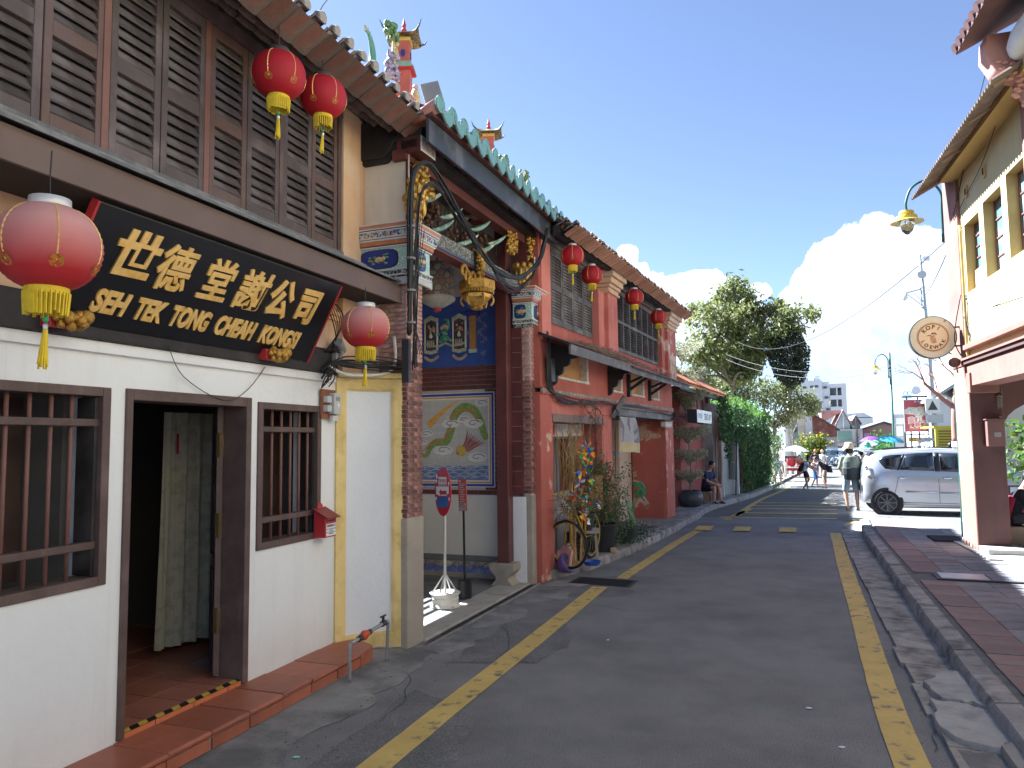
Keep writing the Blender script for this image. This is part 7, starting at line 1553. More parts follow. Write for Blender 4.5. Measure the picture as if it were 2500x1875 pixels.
struct(MB().grid(lambda u, v: (-60+260*u, 330+60*v, -.6+(5.5+2.5*noise.noise((u*14,0,0)))*math.sin(math.pi*min(1,v*1.0)*.5)), 60, 4).build('treeline', mat('far_green_hill', (.1,.14,.1), .95, .3, .1)))
# ================================================================ right hand side
YBA = rad(1.6)
YB = thing('yellow_shophouse', 'yellow shophouse with brown corner pier, steel windows and rusty corrugated awning', 'building', (2.92,13.15,0), YBA)
YW = mat('yellow_wash', (.44,.375,.2), .85, .06, 1, c2=(.47,.4,.24), s2=.9, bump=.12, bs=20, streak=((.6,.47,.2), 4, .4))
YREV = mat('yellow_reveal', (.48,.34,.13), .8, .1, 2); PIER = mat('brown_wash', (.24,.115,.085), .8, .1, 1.5, c2=(.2,.1,.075), s2=1.4, bump=.12, bs=25); PIERP = mat('peeling_brown', (.3,.14,.1), .8, .1, 2, c2=(.55,.46,.33), s2=2.2, lo=.58, hi=.61, bump=.2, bs=25)
wo = [(-.93,-.17,4.1,5.16),(-1.94,-1.14,4.13,5.22),(-2.95,-2.15,4.17,5.28),(-3.96,-3.17,4.17,5.28),(-6.0,-5.2,4.17,5.28),(-7.2,-6.4,4.17,5.28)]
def flipx(b): b.v = [(-x,y,z) for x,y,z in b.v]; return b
flipx(wallpanel(-17, .1, 3.0, 6.2, wo, .22)).build('wall', YW, YB)
MB().box(.2,6,-17,.7,3.0,3.1).box(5.9,6,-17,.7,0,6.2).build('floor_slab', mat('dim_wall'), YB)
PANE = mat('steel_window_glass', (.12,.2,.2), .15, .2, 3, c2=(.3,.38,.36), s2=2.2, spec=.7); SF = mat('steel_frame', (.16,.08,.06), .6)
for i, (a, c, z0, z1) in enumerate(wo):
    w = link('steel_window', None, YB); zb = z0+.33 if i == 0 else z0
    for k in range(4):
        for j in range(2): MB().box(.15,.156,a+.03+(c-a-.06)*j/2+.015,a+.03+(c-a-.06)*(j+1)/2-.015,zb+.02+(z1-zb-.04)*k/4+.012,zb+.02+(z1-zb-.04)*(k+1)/4-.012).build('pane', PANE, w, rz=0)
    b = MB()
    for k in range(5): b.box(.135,.165,a,c,zb+.02+(z1-zb-.04)*k/4-.012,zb+.02+(z1-zb-.04)*k/4+.012)
    for j in range(3): y = a+.03+(c-a-.06)*j/2; b.box(.13,.17,y-.016,y+.016,zb,z1)
    b.build('frame', SF, w); MB().box(-.002,.2,c-.004,c,z0,z1).box(-.002,.2,a,c,z1-.004,z1).build('reveal', YREV, w)
    if i == 0: MB().box(.1,.15,a,c,z0,zb).build('apron', YW, w)
for y in (-.45,-1.35): MB().box(-.03,.0,y-.05,y+.05,5.52,5.7).build('vent', YREV, YB); MB().box(-.035,-.03,y-.025,y+.025,5.56,5.66).build('vent_hole', DARK, YB)
# corner pier, end wall with arch, arcade beam and string courses
MB().box(-.03,.42,.0,.8,-.1,3.0).build('corner_pier', PIERP, YB, bevel=.012); MB().box(-.05,.3,.0,.8,3.0,6.25).build('upper_pier', PIER, YB, bevel=.012)
DKBR = mat('brown_wash_shaded', (.15,.075,.06), .8, .12, 2, bump=.1, bs=25)  # darker copy of the brown wash, shade painted into the backlit end wall
arch = [(.42,3.0),(.42,1.95)]+[(.42+1.0-1.0*math.cos(math.pi*k/16), 1.95+.55*math.sin(math.pi*k/16)**.8) for k in range(1,16)]+[(2.42,1.95),(3.0,1.95),(3.0,3.0)]
MB().prism(arch, 'y', .06, .5).build('arch_wall', DKBR, YB); MB().box(-.02,.41,-.012,.0,-.1,3.0).build('pier_shaded_face', mat('pier_shaded', (.13,.065,.055), .8, .12, 2, c2=(.1,.055,.05), s2=1.5, bump=.1, bs=25), YB)  # thin sheet darkens the pier's backlit side, its shade painted in
MB().box(-.06,.3,-17,.0,2.66,3.0).build('arcade_beam', PIER, YB, bevel=.006); MB().box(-.09,.3,-.32,-.13,2.55,2.86).build('beam_corbel', PIER, YB, bevel=.01)
MB().box(-.1,.2,-17,.05,3.0,3.06).build('gutter', mat('gutter_brown', (.1,.055,.045), .6), YB); MB().box(-.13,.2,-17,-.02,3.06,3.09).build('string', PIER, YB); MB().box(-.09,.2,-17,-.05,3.22,3.3).build('string', PIER, YB, bevel=.01)
MB().box(-.06,.3,-3.15,-2.99,3.3,6.2).build('pilaster', PIER, YB)
MB().tube([(-.03,-.06,3.0),(-.03,-.06,5.1),(-.03,-.03,5.2)], .022, 8).build('downpipe', mat('pipe_yellow', (.5,.36,.12), .6), YB)
MB().box(-.25,0,-17,.1,5.95,6.1).build('soffit_beam', YREV, YB)
for yy in (-3.4,-7.2,-11,-15): MB().box(-.03,.4,yy-.4,yy,.0,2.7).build('arcade_pier', PIER, YB)
AWM = mat('corrugated_awning', (.2,.15,.125), .7, .25, 3, c2=(.28,.22,.19), s2=3, bump=.1)
b = MB(); n = 264
vs = [(x, .62-4.4*i/n, z+.022*(1 if (i//3) % 2 else -1)*(1 if i % 3 else .2)) for i in range(n+1) for x, z in ((-.56,5.88),(.02,6.2))]
b.add(vs, [(2*i,2*i+1,2*i+3,2*i+2) for i in range(n)]); b.build('awning_sheet', AWM, YB, solid=.004)
for y in (.3,-1.2,-2.6,-3.6): MB().bar((-.5,y,5.87),(.0,y,6.16),.03).build('awning_rib', mat('awning_rib', (.34,.24,.17), .7), YB)
# neighbour house along the near side: pink corbel, tiled eave, rolled canvas
NB = thing('pink_corbel_house', 'neighbouring house with pink moulded corbel and dark red tiled eave, top right corner', 'building', (2.98,9.55,0), YBA)
CORB = mat('pink_plaster', (.5,.27,.22), .85, .15, 3, c2=(.42,.2,.17), s2=3, bump=.2, bs=25)
MB().box(0,.3,-9,.0,5.9,8.5).build('upper_wall', mat('grey_white_wall', (.55,.56,.54), .85, .1, 2), NB)
MB().prism([(0,5.55),(-.06,5.6),(-.2,5.95),(-.42,6.05),(-.52,6.25),(-.5,6.5),(0,6.5)], 'y', .0, .28).build('corbel', CORB, NB, bevel=.02)
b = MB(); rr = random.Random(3)
for k in range(26): b.ball((-.12+rr.uniform(-.1,.12)-.012*k*.6, -.02, 5.6+.022*k), (.04,.02,.025), 6, 4)
b.build('corbel_relief', CORB, NB)
MB().prism([(-.75,6.42),(.4,6.95),(.4,7.0),(-.75,6.47)], 'y', -8, .25).build('roof', mat('dark_red_tile', (.09,.04,.036), .8, .25, 4), NB)
b = MB()
for k in range(45): b.tube([(-.78,.2-.18*k,6.47),(-.4,.2-.18*k,6.65)], .06, 6)
stuff(b.build('eave_tile', mat('dark_red_tile'), NB))
b = MB(); b.tube(smoothpath([(-.2,-.02,6.22),(-.22,-1.2,6.3),(-.24,-3,6.32),(-.26,-6,6.35)],6), [.1]+[.15+.02*math.sin(i*1.3) for i in range(18)], 12); b.build('rolled_canvas', mat('canvas_white', (.62,.62,.58), .8, .12, 5, bump=.3, bs=12), NB, smooth=True)
# floor of the arcade and plinth
struct(MB().box(3.0,9,-3,14.6,-.2,.17).build('arcade_floor', mat('pale_floor', (.42,.4,.36), .8, .12, 1.5)))
MB().box(-.12,1.8,-.9,1.2,.0,.165).build('plinth', mat('pale_floor'), YB); MB().box(-.02,.5,-.5,1.0,.0,.24).build('plinth', mat('pale_floor'), YB)
struct(MB().box(2.5,3.2,14.2,14.9,.14,.17).build('drain_opening', DARK))
def yb(lx, ly, z=0): c_, s_ = math.cos(YBA), math.sin(YBA); return (2.92+lx*c_-ly*s_, 13.15+lx*s_+ly*c_, z)
t = thing('post_box', 'plain brown metal box with small plate fixed to the brown pier', 'letter box', yb(.26,-.02,1.94), YBA)
MB().box(-.115,.115,-.16,0,-.2,.2).build('case', mat('box_brown', (.2,.1,.08), .55, .1), t, bevel=.006); MB().box(-.135,.135,-.19,0,.2,.215).build('lid', mat('box_brown'), t); MB().box(-.03,.06,-.165,-.16,-.06,.01).build('plate', mat('plate_grey', (.3,.29,.27), .5), t)
t = thing('wind_chime', 'small bamboo wind chime hanging before the dark arch', 'wind chime', yb(.36,-.06,2.5), YBA)
MB().tube([(0,0,0),(0,0,.14)], .003, 4).build('cord', CABLE, t); MB().lathe([(.008,.03),(.045,0),(.045,-.012)], 12).build('cap', mat('chime_wood', (.35,.28,.18), .6), t)
for k in range(6): a = k*1.05; MB().tube([(.03*math.cos(a),.03*math.sin(a),-.02),(.03*math.cos(a),.03*math.sin(a),-.15-.02*(k % 3))], .006, 5).build('chime', mat('chime_metal', (.4,.37,.3), .4, metal=.6), t)
MB().lathe([(.001,-.015),(.028,0),(.001,.015)], 12, (0,0,-.32)).build('sail', mat('label_white'), t); MB().tube([(0,0,-.1),(0,0,-.31)], .002, 4).build('thread', CABLE, t)
# round hanging sign
t = thing('hanging_sign', 'round cream KOPI LOEWAK sign with brown ring on black arms beside the brown pier', 'sign', (2.47,13.35,3.48), rad(3))
MB().prism([(.345*math.cos(a), .34*math.sin(a)) for a in [2*math.pi*k/48 for k in range(48)]], 'y', -.045, .045).build('drum', mat('sign_grey', (.08,.09,.1), .5), t, autos=True)
ov = Matrix.Rotation(rad(90),4,'X')
def disc_(r, m, z, nm, r2=0, sx=1):
    b = MB(); n = 48; o_ = [(r*math.cos(2*math.pi*k/n)*sx, r*math.sin(2*math.pi*k/n), z) for k in range(n)]
    if r2: b.add(o_+[(r2*math.cos(2*math.pi*k/n)*sx, r2*math.sin(2*math.pi*k/n), z) for k in range(n)], [(k,(k+1)%n,n+(k+1)%n,n+k) for k in range(n)])
    else: b.add(o_, [tuple(range(n))])
    return b.xf(ov).build(nm, m, t)
disc_(.328, mat('sign_cream', (.62,.54,.42), .5, .03), .047, 'face'); disc_(.236, mat('ring_tan', (.55,.33,.22), .5), .049, 'ring'); disc_(.222, mat('ring_brown', (.3,.12,.07), .5), .051, 'ring', .207); disc_(.207, mat('sign_peach', (.68,.5,.34), .5, .04), .05, 'roundel')
LB_ = mat('letter_brown', (.07,.03,.02), .5)
def arctext(s_, r, a0, da, size, up):
    for k, ch in enumerate(s_):
        a = a0+da*k; x, z = r*math.cos(a), r*math.sin(a); rot = Euler((rad(90),0,0)).to_matrix() @ Euler((0,0,a-math.pi/2 if up else a+math.pi/2)).to_matrix()
        text(ch, size, LB_, t, (x,-.053,z), rot.to_euler(), .0008, off=.002)
arctext('KOPI', .16, rad(140), rad(-27), .088, True); arctext('LOEWAK', .165, rad(205), rad(26), .075, False)
MB().prism([(-.035,.02),(.025,.035),(.05,-.09),(-.005,-.1),(-.04,-.065)], 'z', .052, .053).xf(ov).build('emblem_sack', mat('emblem_brown', (.42,.2,.12), .5), t)
for k in range(6): MB().prism([(-.034+.008*k,-.07+.012*k),(-.03+.008*k,-.075+.012*k),(.02+.004*k,-.02+.01*k),(.016+.004*k,-.015+.01*k)], 'z', .0531, .0536).xf(ov).build('emblem_line', mat('sign_peach'), t)
MB().prism([(-.03,.05),(.0,.075),(.035,.07),(.055,.045),(.05,.03),(.03,.05),(.01,.055),(-.02,.04)], 'z', .052, .053).xf(ov).build('emblem_cap', LB_, t); MB().prism([(-.1,.02),(-.06,.035),(-.03,.03),(-.02,.02),(-.06,.02)], 'z', .052, .053).xf(ov).build('emblem_arm', LB_, t)
text('®', .045, LB_, t, (.18,-.05,.25), (rad(90),0,0), .0005)
for z in (.15,-.15): MB().box(.3,.62,-.015,.015,z-.012,z+.012).build('arm', IRON, t)
t = thing('pier_cables', 'loose thin wires and brackets on the brown corner pier and yellow wall', 'cables', (2.85,13.1,4.0)); rr = random.Random(4)
for p in ([(.05,-.02,.1),(.1,-.6,-.25),(.1,-2.4,-.35)],[(.05,-.02,.08),(.12,-.3,-.45),(.1,-.8,-.72),(.1,-1.4,-.75)],[(.05,-.02,.1),(.03,-.1,-.4),(.1,-.3,-.8),(.12,-1.6,-.72)],[(-.02,.1,1.4),(.05,-.1,1.75),(.0,-1.3,2.35),(-.05,-3.3,3.1)],[(-.02,.1,1.38),(.05,-.12,1.8),(.0,-1.4,2.4),(-.05,-3.4,3.2)],[(-.02,.05,1.3),(.06,-.4,1.55),(.06,-1.5,1.75),(.05,-3,2.3)],[(.0,.0,.1),(-.1,.1,-.6),(.02,-.1,-1.0)],[(.02,.0,-.2),(.1,-.2,-.9),(.05,-.1,-1.2)]):
    cable('', smoothpath(p,6), rr.uniform(.004,.009), par=t)
MB().tube(smoothpath([(.0,.3,-.9),(-.06,.28,-.95),(-.05,.25,-1.1)],4), .012, 6).build('bracket', IRON, t); MB().ball((-.12,.1,-.95), (.09,.08,.08), 8, 6).build('bell_box', mat('old_brown'), t)
# street lamps
LGRN = mat('lamp_green', (.03,.1,.075), .45, .1); LYEL = mat('lamp_yellow', (.62,.45,.06), .35, .12, 8); LGL = mat('lamp_glass', (.85,.88,.9), .05, 0, trans=.9, spec=.6)
def lamp(label, loc, h):
    t = thing('street_lamp', label, 'street lamp', loc, rad(180), 'green street lamps with yellow shades')
    MB().tube([(0,0,0),(0,0,1.2),(0,0,h)], [.075,.06,.045], 10).build('post', LGRN, t, smooth=True); MB().lathe([(.03,0),(.045,.03),(.01,.1),(.002,.22)], 8, (0,0,h)).build('finial', mat('finial_red', (.4,.18,.1), .5), t)
    pa = smoothpath([(.09,0,h-1.2),(.09,0,h-.6),(.1,0,h-.25),(.3,0,h-.02),(.55,0,h-.12),(.66,0,h-.38),(.66,0,h-.55)],6); MB().tube(pa, .024, 8).build('arm', LGRN, t, smooth=True)
    for z in (h-1.15,h-.75): MB().box(.0,.1,-.02,.02,z,z+.05).build('clamp', LGRN, t)
    z = h-.55; MB().lathe([(.02,0),(.12,-.01),(.13,-.05),(.11,-.085),(.17,-.1),(.185,-.15),(.18,-.17),(.28,-.21),(.285,-.22),(.16,-.2)], 22, (.66,0,z)).build('shade', LYEL, t, autos=True)
    MB().lathe([(.125,-.2),(.125,-.28),(.09,-.38),(.03,-.44),(.005,-.45)], 18, (.66,0,z)).build('glass', LGL, t, smooth=True); return t
lamp('green lamp post with yellow shade arching out beside the brown pier, nearest', (3.15,15.1,0), 6.62)
lamp('green lamp post with yellow shade standing farther down the street behind the crowd', (5.55,40.2,gz(40)), 6.4+.1)
# mast with cameras
t = thing('camera_mast', 'tall galvanised mast carrying a dome camera, loudspeaker and antenna', 'mast', (6.53,36,gz(36)))
MB().tube([(.05,0,0),(.0,0,4.5),(-.08,0,7.6),(-.18,0,10.25)], [.13,.11,.085,.06], 10).build('pole', mat('mast_grey', (.4,.42,.43), .5, .08, metal=.3), t, smooth=True); MB().tube([(-.18,0,10.2),(-.19,0,10.7)], .012, 5).build('antenna', GALV, t)
b = MB().bar((-.12,0,8.75),(-.78,0,8.6),.05).bar((-.12,0,7.95),(-.78,0,8.58),.03).bar((-.2,0,7.9),(-.2,0,8.9),.04).bar((-.2,0,8.2),(-.5,0,8.6),.025); b.build('bracket', GALV, t)
MB().ball((-.84,0,8.42), (.12,.12,.16), 12, 8).build('dome_camera', mat('white_plastic'), t, smooth=True); MB().tube([(-.8,0,8.6),(-.84,0,8.5)], .03, 6).build('camera_neck', GALV, t)
MB().lathe([(.06,0),(.17,.14),(.18,.15)], 14).xf(Matrix.Translation((-.17,-.1,9.32)) @ Matrix.Rotation(rad(90),4,'X')).build('loudspeaker', mat('grey_plastic'), t); MB().box(-.05,.2,-.05,.05,9.95,10.15).bar((-.15,0,10.0),(.0,0,10.1),.03).build('antenna_box', mat('white_plastic'), t)
for z in (9.9,8.8,7.95): MB().lathe([(.12,-.02),(.12,.02)], 10, (-.13,0,z)).build('clamp', GALV, t)
MB().box(-.3,.25,-.2,-.1,3.3,3.95).build('sign_plate', mat('label_white'), t); MB().prism([(-.22,3.45),(.16,3.45),(-.03,3.85)], 'y', -.21, -.2).build('triangle', mat('board_dark'), t); MB().box(-.25,.35,-.18,.2,2.9,3.25).build('cabinet', mat('grey_plastic'), t)
# hoarding
t = thing('billboard', 'red poster board with Chinese lettering and map on black posts beyond the silver car', 'sign', (6.58,40,gz(40)), rad(2)); g_ = .53
MB().box(-.58,.58,-.05,.05,2.13+g_,3.68+g_).build('frame', mat('frame_pale', (.45,.46,.47), .5), t); MB().box(-.55,.57,-.056,-.05,2.15+g_,3.66+g_).build('poster', mat('poster_red', (.36,.06,.07), .5, .06), t)
ovb = Matrix.Translation((0,-.058,2.9+g_)) @ Matrix.Rotation(rad(90),4,'X')
decal(t, [(-.55,.3),(-.35,.42),(.0,.4),(.15,.45),(.35,.42),(.5,.5),(.55,.35),(.5,.1),(.25,.0),(.18,-.1),(.22,-.25),(.3,-.32),(.15,-.35),(.05,-.15),(-.15,.05),(-.55,.1)], mat('poster_map', (.58,.5,.4), .5, .3, 14, c2=(.3,.42,.36), s2=12, lo=.5, hi=.6), ovb, .0, 'map', .003)
for k in range(26): x, y = R.uniform(-.45,.45), R.uniform(.12,.4); decal(t, [(x-.02,y-.02),(x+.03,y-.015),(x+.01,y+.03)], FO[k % 7], ovb, .004, 'map_mark', .002)
for ch, x, z in (('我',-.28,-.2),('们',-.02,-.2),('故',-.28,-.45),('事',-.02,-.45)):
    text(ch, .28, mat('label_white'), t, (x,-.063,2.9+g_+z), (rad(90),0,0), .001, off=.018); text(ch, .26, mat('print_orange', (.6,.14,.05), .5), t, (x,-.068,2.9+g_+z), (rad(90),0,0), .001, off=.002)
for k in range(3): decal(t, [(.25,-.27-.17*k),(.56,-.27-.17*k),(.56,-.2-.17*k),(.25,-.2-.17*k)], mat('print_gold', (.62,.36,.1), .5), ovb, .002, 'price_bar', .002); decal(t, [(.2,-.34-.17*k),(.53,-.34-.17*k),(.53,-.31-.17*k),(.2,-.31-.17*k)], mat('print_white'), ovb, .002, 'print_line', .002)
decal(t, [(-.38,-.64),(.05,-.64),(.05,-.61),(-.38,-.61)], mat('print_gold'), ovb, .002, 'print_line', .002); decal(t, [(-.1,.65),(-.03,.65),(-.03,.72),(-.1,.72)], mat('print_white'), ovb, .002, 'print_line', .002); decal(t, [(.02,.65),(.12,.65),(.12,.72),(.02,.72)], mat('print_white'), ovb, .002, 'print_line', .002)
MB().box(-.62,.62,-.03,.03,3.78+g_,3.86+g_).build('top_bar', IRON, t); MB().lathe([(.2,-.03),(.2,.03)], 18).xf(Matrix.Translation((0,0,4.12+g_)) @ Matrix.Rotation(rad(90),4,'X')).build('crest', mat('crest_grey', (.5,.5,.52), .5), t)
for x in (-.45,-.28,.28,.45): MB().tube([(x+.1*math.cos(a),0,3.98+g_+.1*math.sin(a)) for a in [.6*k for k in range(11)]], .012, 5).build('scroll', IRON, t)
for x in (-.42,.05,.45): MB().box(x-.03,x+.03,-.02,.02,3.66+g_,3.8+g_).build('hanger', IRON, t)
for x in (-.3,.05): MB().box(x-.035,x+.035,-.03,.03,0,2.15+g_).build('post', IRON, t)
MB().box(-.5,.5,-.03,.03,1.98+g_,2.04+g_).build('rail', IRON, t)
t = thing('direction_sign', 'mustard yellow direction board below the red poster board', 'sign', (6.6,40.4,gz(40.4))); MB().box(-.4,.42,-.03,.03,2.2,2.42).build('board', mat('mustard', (.42,.25,.03), .5, .08), t, bevel=.02); MB().box(.0,.05,.03,.07,0,2.3).build('post', IRON, t)
for z in (2.27,2.34): MB().box(-.3,.3,-.033,-.03,z-.012,z+.012).build('print_line', LB_, t)
t = thing('notice_rack', 'grey pipe frame with white notices left of the red poster board', 'sign', (5.95,41.5,gz(41)))
MB().box(-.25,.35,0,.05,1.9,3.6).build('backing', mat('frame_pale'), t); MB().box(-.1,.3,-.03,0,3.1,3.4).build('notice', mat('label_white'), t); MB().box(-.1,.2,-.03,0,2.5,3.0).build('notice', mat('label_white'), t)
for x in (-.2,.3): MB().box(x-.02,x+.02,-.05,0,0,3.6).build('post', IRON, t)
t = thing('backed_sign', 'grey green back of a large sign panel on a black post behind the mast', 'sign', (7.75,40.6,gz(40.6))); MB().box(-.42,.42,0,.05,2.75,3.85).build('panel', mat('panel_green', (.25,.31,.29), .7, .06), t); MB().box(-.02,.04,-.06,0,0,3.6).build('post', IRON, t); MB().box(-.42,.42,-.02,0,3.5,3.53).box(-.42,.42,-.02,0,3.0,3.03).build('batten', IRON, t)
# bare tree on the right pavement beyond the pier
t = thing('bare_tree', 'leafless reddish tree with forked thin branches, white painted foot, by the brown pier', 'tree', (4.9,24,0))
TRK = mat('bark_red', (.32,.15,.11), .8, .2, 6); MB().tube([(0,0,0),(0,0,1.75)], .12, 9).build('painted_foot', mat('foot_white', (.6,.5,.48), .8, .2, 6), t, smooth=True); MB().tube(smoothpath([(0,0,1.74),(0,0,2.4),(.03,0,2.85),(.1,0,3.4)],4), [.115-.004*i for i in range(13)], 9).build('trunk', TRK, t, smooth=True)
b = MB(); rr = random.Random(14)
def br(p, q, r, d):
    p, q = Vector(p), Vector(q); m_ = p.lerp(q,.5)+Vector((rr.gauss(0,.04),rr.gauss(0,.06),rr.gauss(0,.04))); b.tube([p,m_,q], [r,r*.8,r*.6], 5)
    if d: 
        for k in range(2+(d > 1)): v = (q-p)*rr.uniform(.45,.75); v.rotate(Euler((rr.uniform(-.4,.4),rr.uniform(-.75,.75),0))); br(q, q+v, r*.55, d-1)
br((.0,0,2.7),(-.55,0,3.25),.08,0); br((-.55,0,3.25),(-.75,0,3.55),.05,0); br((-.75,0,3.55),(-.88,0,3.92),.03,2); br((-.65,0,3.38),(-1.0,0,3.75),.022,2); br((-.3,0,3.0),(-.45,.1,3.6),.03,2); br((.1,0,3.35),(.15,.1,4.1),.05,2); br((.02,0,2.6),(.25,0,3.1),.05,1); br((.1,0,3.4),(-.2,0,3.9),.035,2)
b.build('branches', TRK, t)
# yellow truck body, house beyond
t = thing('yellow_truck', 'yellow slatted truck body parked behind the silver car, left of the brown pier', 'truck', (6.35,31,gz(31)))
TY = mat('truck_yellow', (.5,.42,.03), .5, .1, 4); MB().box(-.7,.9,-.05,.05,1.55,2.5).build('panel', TY, t)
for k in range(7):
    for x in (-.6,.0,.55): MB().box(x,x+.45,-.08,-.05,1.75+.1*k,1.79+.1*k).build('slat', mat('truck_dark', (.12,.1,.02), .6), t)
MB().box(-.75,.95,-.1,2.5,2.5,2.56).build('top_rail', TY, t); MB().box(-.7,.9,.05,2.5,.6,1.5).build('body', TY, t)
for x in (-.55,.75): MB().lathe([(.35,-.1),(.35,.1)], 16).xf(Matrix.Translation((x,.3,.36)) @ Matrix.Rotation(rad(90),4,'X')).build('wheel', RUB, t)
t, c, y0 = house('white_villa', 'white house with grey pitched roof behind the bare tree, at the right', 7.0, 9.5, 38, 46, 3.6, mat('villa_white', (.68,.68,.66), .85, .05), ); MB().prism([(-1.6,4.1),(0,5.2),(1.6,4.1),(1.6,4.0),(0,5.0),(-1.6,4.0)], 'y', -.6, 8).build('roof', mat('villa_roof', (.36,.36,.37), .8, .1, 2), t); MB().box(-.6,.4,-.05,0,2.6,3.6).build('window', WINB, t)
t, c, y0 = house('cream_house', 'cream house with tall stained wall behind the green sign panel', 9.6, 14, 46, 56, 6.5, CREAMB); MB().box(-1.9,-1.2,-.05,0,3.6,5.4).build('window', WINB, t); MB().box(-2.4,2.4,-.4,.2,7.05,7.2).build('cornice', GW, t)
# overhead wires
GWR = 'overhead wires across the street'
for lab, a, c, s_ in (('overhead wire from the tall tree to the brown pier, uppermost',(-1.2,32,5.9),(2.9,14,5.2),.9),('overhead wire sagging low across the street, upper of the lower pair',(-1.6,30,5.2),(3.6,24.5,4.05),.45),('overhead wire sagging low across the street, lower of the lower pair',(-1.6,30,5.0),(3.6,24.5,3.95),.5)): tag(MB().tube(catenary(a,c,s_,16), .007, 5).build('overhead_wire', CABLE, None), lab, 'wire', GWR)
tag(MB().tube(catenary((6.3,36,7.9),(2.95,14,5.15),.2,8), .009, 5).build('overhead_wire', CABLE, None), 'thick wire rising from the camera mast to the brown pier', 'wire', GWR)
# orange tree and parked things seen through the arch
t = thing('orange_plant', 'leafy potted citrus with small orange fruits seen through the arch', 'plant', (4.6,16.4,.1)); rr = random.Random(3); MB().tube([(0,0,0),(.05,0,1.0),(0,0,1.7)], .03, 6).build('trunk', BARK, t)
pts = [(rr.gauss(0,.28), rr.gauss(0,.25), rr.uniform(.95,2.15)) for k in range(420)]; leaves('foliage', pts, .15, leafmat('citrus_leaf', (.12,.2,.03), (.06,.12,.03), 3, .4), t, asp=.55)
for k in range(9): MB().ball(pts[k*7], .035, 8, 6).build('fruit', mat('fruit_orange', (.65,.25,.03), .5), t, smooth=True)
t = thing('white_scooter', 'white and silver parked scooter seen through the arch behind the seated person', 'scooter', (4.75,15.9,.15), rad(15)); MB().ball((0,0,.75), (.45,.2,.16), 14, 8).ball((-.35,0,.95), (.12,.2,.14), 10, 6).build('body', mat('scooter_white', (.68,.69,.7), .25, .04, coat=.6), t, smooth=True); MB().tube([(-.4,-.3,1.08),(-.42,0,1.12),(-.4,.3,1.08)], .018, 6).build('handlebar', IRON, t)
for x in (-.5,.5): MB().lathe([(.23,-.04),(.25,0),(.23,.04)], 18).xf(Matrix.Translation((x,0,.25)) @ Matrix.Rotation(rad(90),4,'X')).build('wheel', RUB, t)
t = thing('red_banner', 'red cloth with white print tied to a rail seen through the arch', 'banner', (4.35,15.3,.1), .1); MB().grid(lambda u, v: (-.5+1.2*u, .03*math.sin(u*9), .35+.5*v-.1*(1-u)), 12, 3).build('cloth', mat('cloth_red', (.4,.03,.04), .7, .15, 5), t, solid=.004); MB().box(-.55,.75,-.02,.02,.9,.93).build('rail', IRON, t); MB().box(-.5,-.46,-.02,.02,0,.9).build('post', IRON, t)
# ================================================================ people
def etube(b, pts, rr_, lat=(1,0,0), n=12):
    pts = [Vector(p) for p in pts]; vs = []; k = len(pts)
    for i, p in enumerate(pts):
        d = (pts[min(i+1,k-1)]-pts[max(i-1,0)]).normalized(); a = Vector(lat); a = (a-d*a.dot(d)).normalized(); c = d.cross(a)
        rx, ry = rr_[i]; vs += [p+a*rx*math.cos(2*math.pi*j/n)+c*ry*math.sin(2*math.pi*j/n) for j in range(n)]
    b.add(vs, [(i*n+j, i*n+(j+1)%n, (i+1)*n+(j+1)%n, (i+1)*n+j) for i in range(k-1) for j in range(n)]+[tuple(range(n-1,-1,-1)), tuple((k-1)*n+j for j in range(n))]); return b
def fuse(b, vox, name, m, par, it=2):
    me = b.mesh(name); tmp = bpy.data.objects.new(name, me); COL.objects.link(tmp)
    r = tmp.modifiers.new('r', 'REMESH'); r.mode = 'VOXEL'; r.voxel_size = vox; r.use_smooth_shade = True
    s_ = tmp.modifiers.new('s', 'SMOOTH'); s_.factor = .5; s_.iterations = it
    bpy.context.view_layer.update()
    me2 = bpy.data.meshes.new_from_object(tmp.evaluated_get(bpy.context.evaluated_depsgraph_get())); bpy.data.objects.remove(tmp)
    me2.materials.clear(); me2.materials.append(m); me2.name = name; return link(name, me2, par)
SKIN = mat('skin', (.45,.25,.17), .55, .06, 5, sub=.0); SKIND = mat('skin_tan', (.3,.15,.1), .55, .06, 5)
HAIRB = mat('hair_black', (.012,.01,.01), .5, .2, 30); 
BASE = dict(pel=(0,0,.53), wai=(0,0,.60), che=(0,.0,.72), nec=(0,0,.825), hea=(0,-.012,.905), shL=(.105,0,.795), shR=(-.105,0,.795), elL=(.135,.01,.63), elR=(-.135,.01,.63), wrL=(.14,-.04,.485), wrR=(-.14,-.04,.485), hiL=(.052,0,.52), hiR=(-.052,0,.52), knL=(.058,-.012,.285), knR=(-.066,-.012,.285), anL=(.06,.01,.045), anR=(-.06,.01,.045))
def cloth(n, c, **k): return mat('cloth_'+n, c, .85, .08, 6, bump=.3, bs=18, **k)
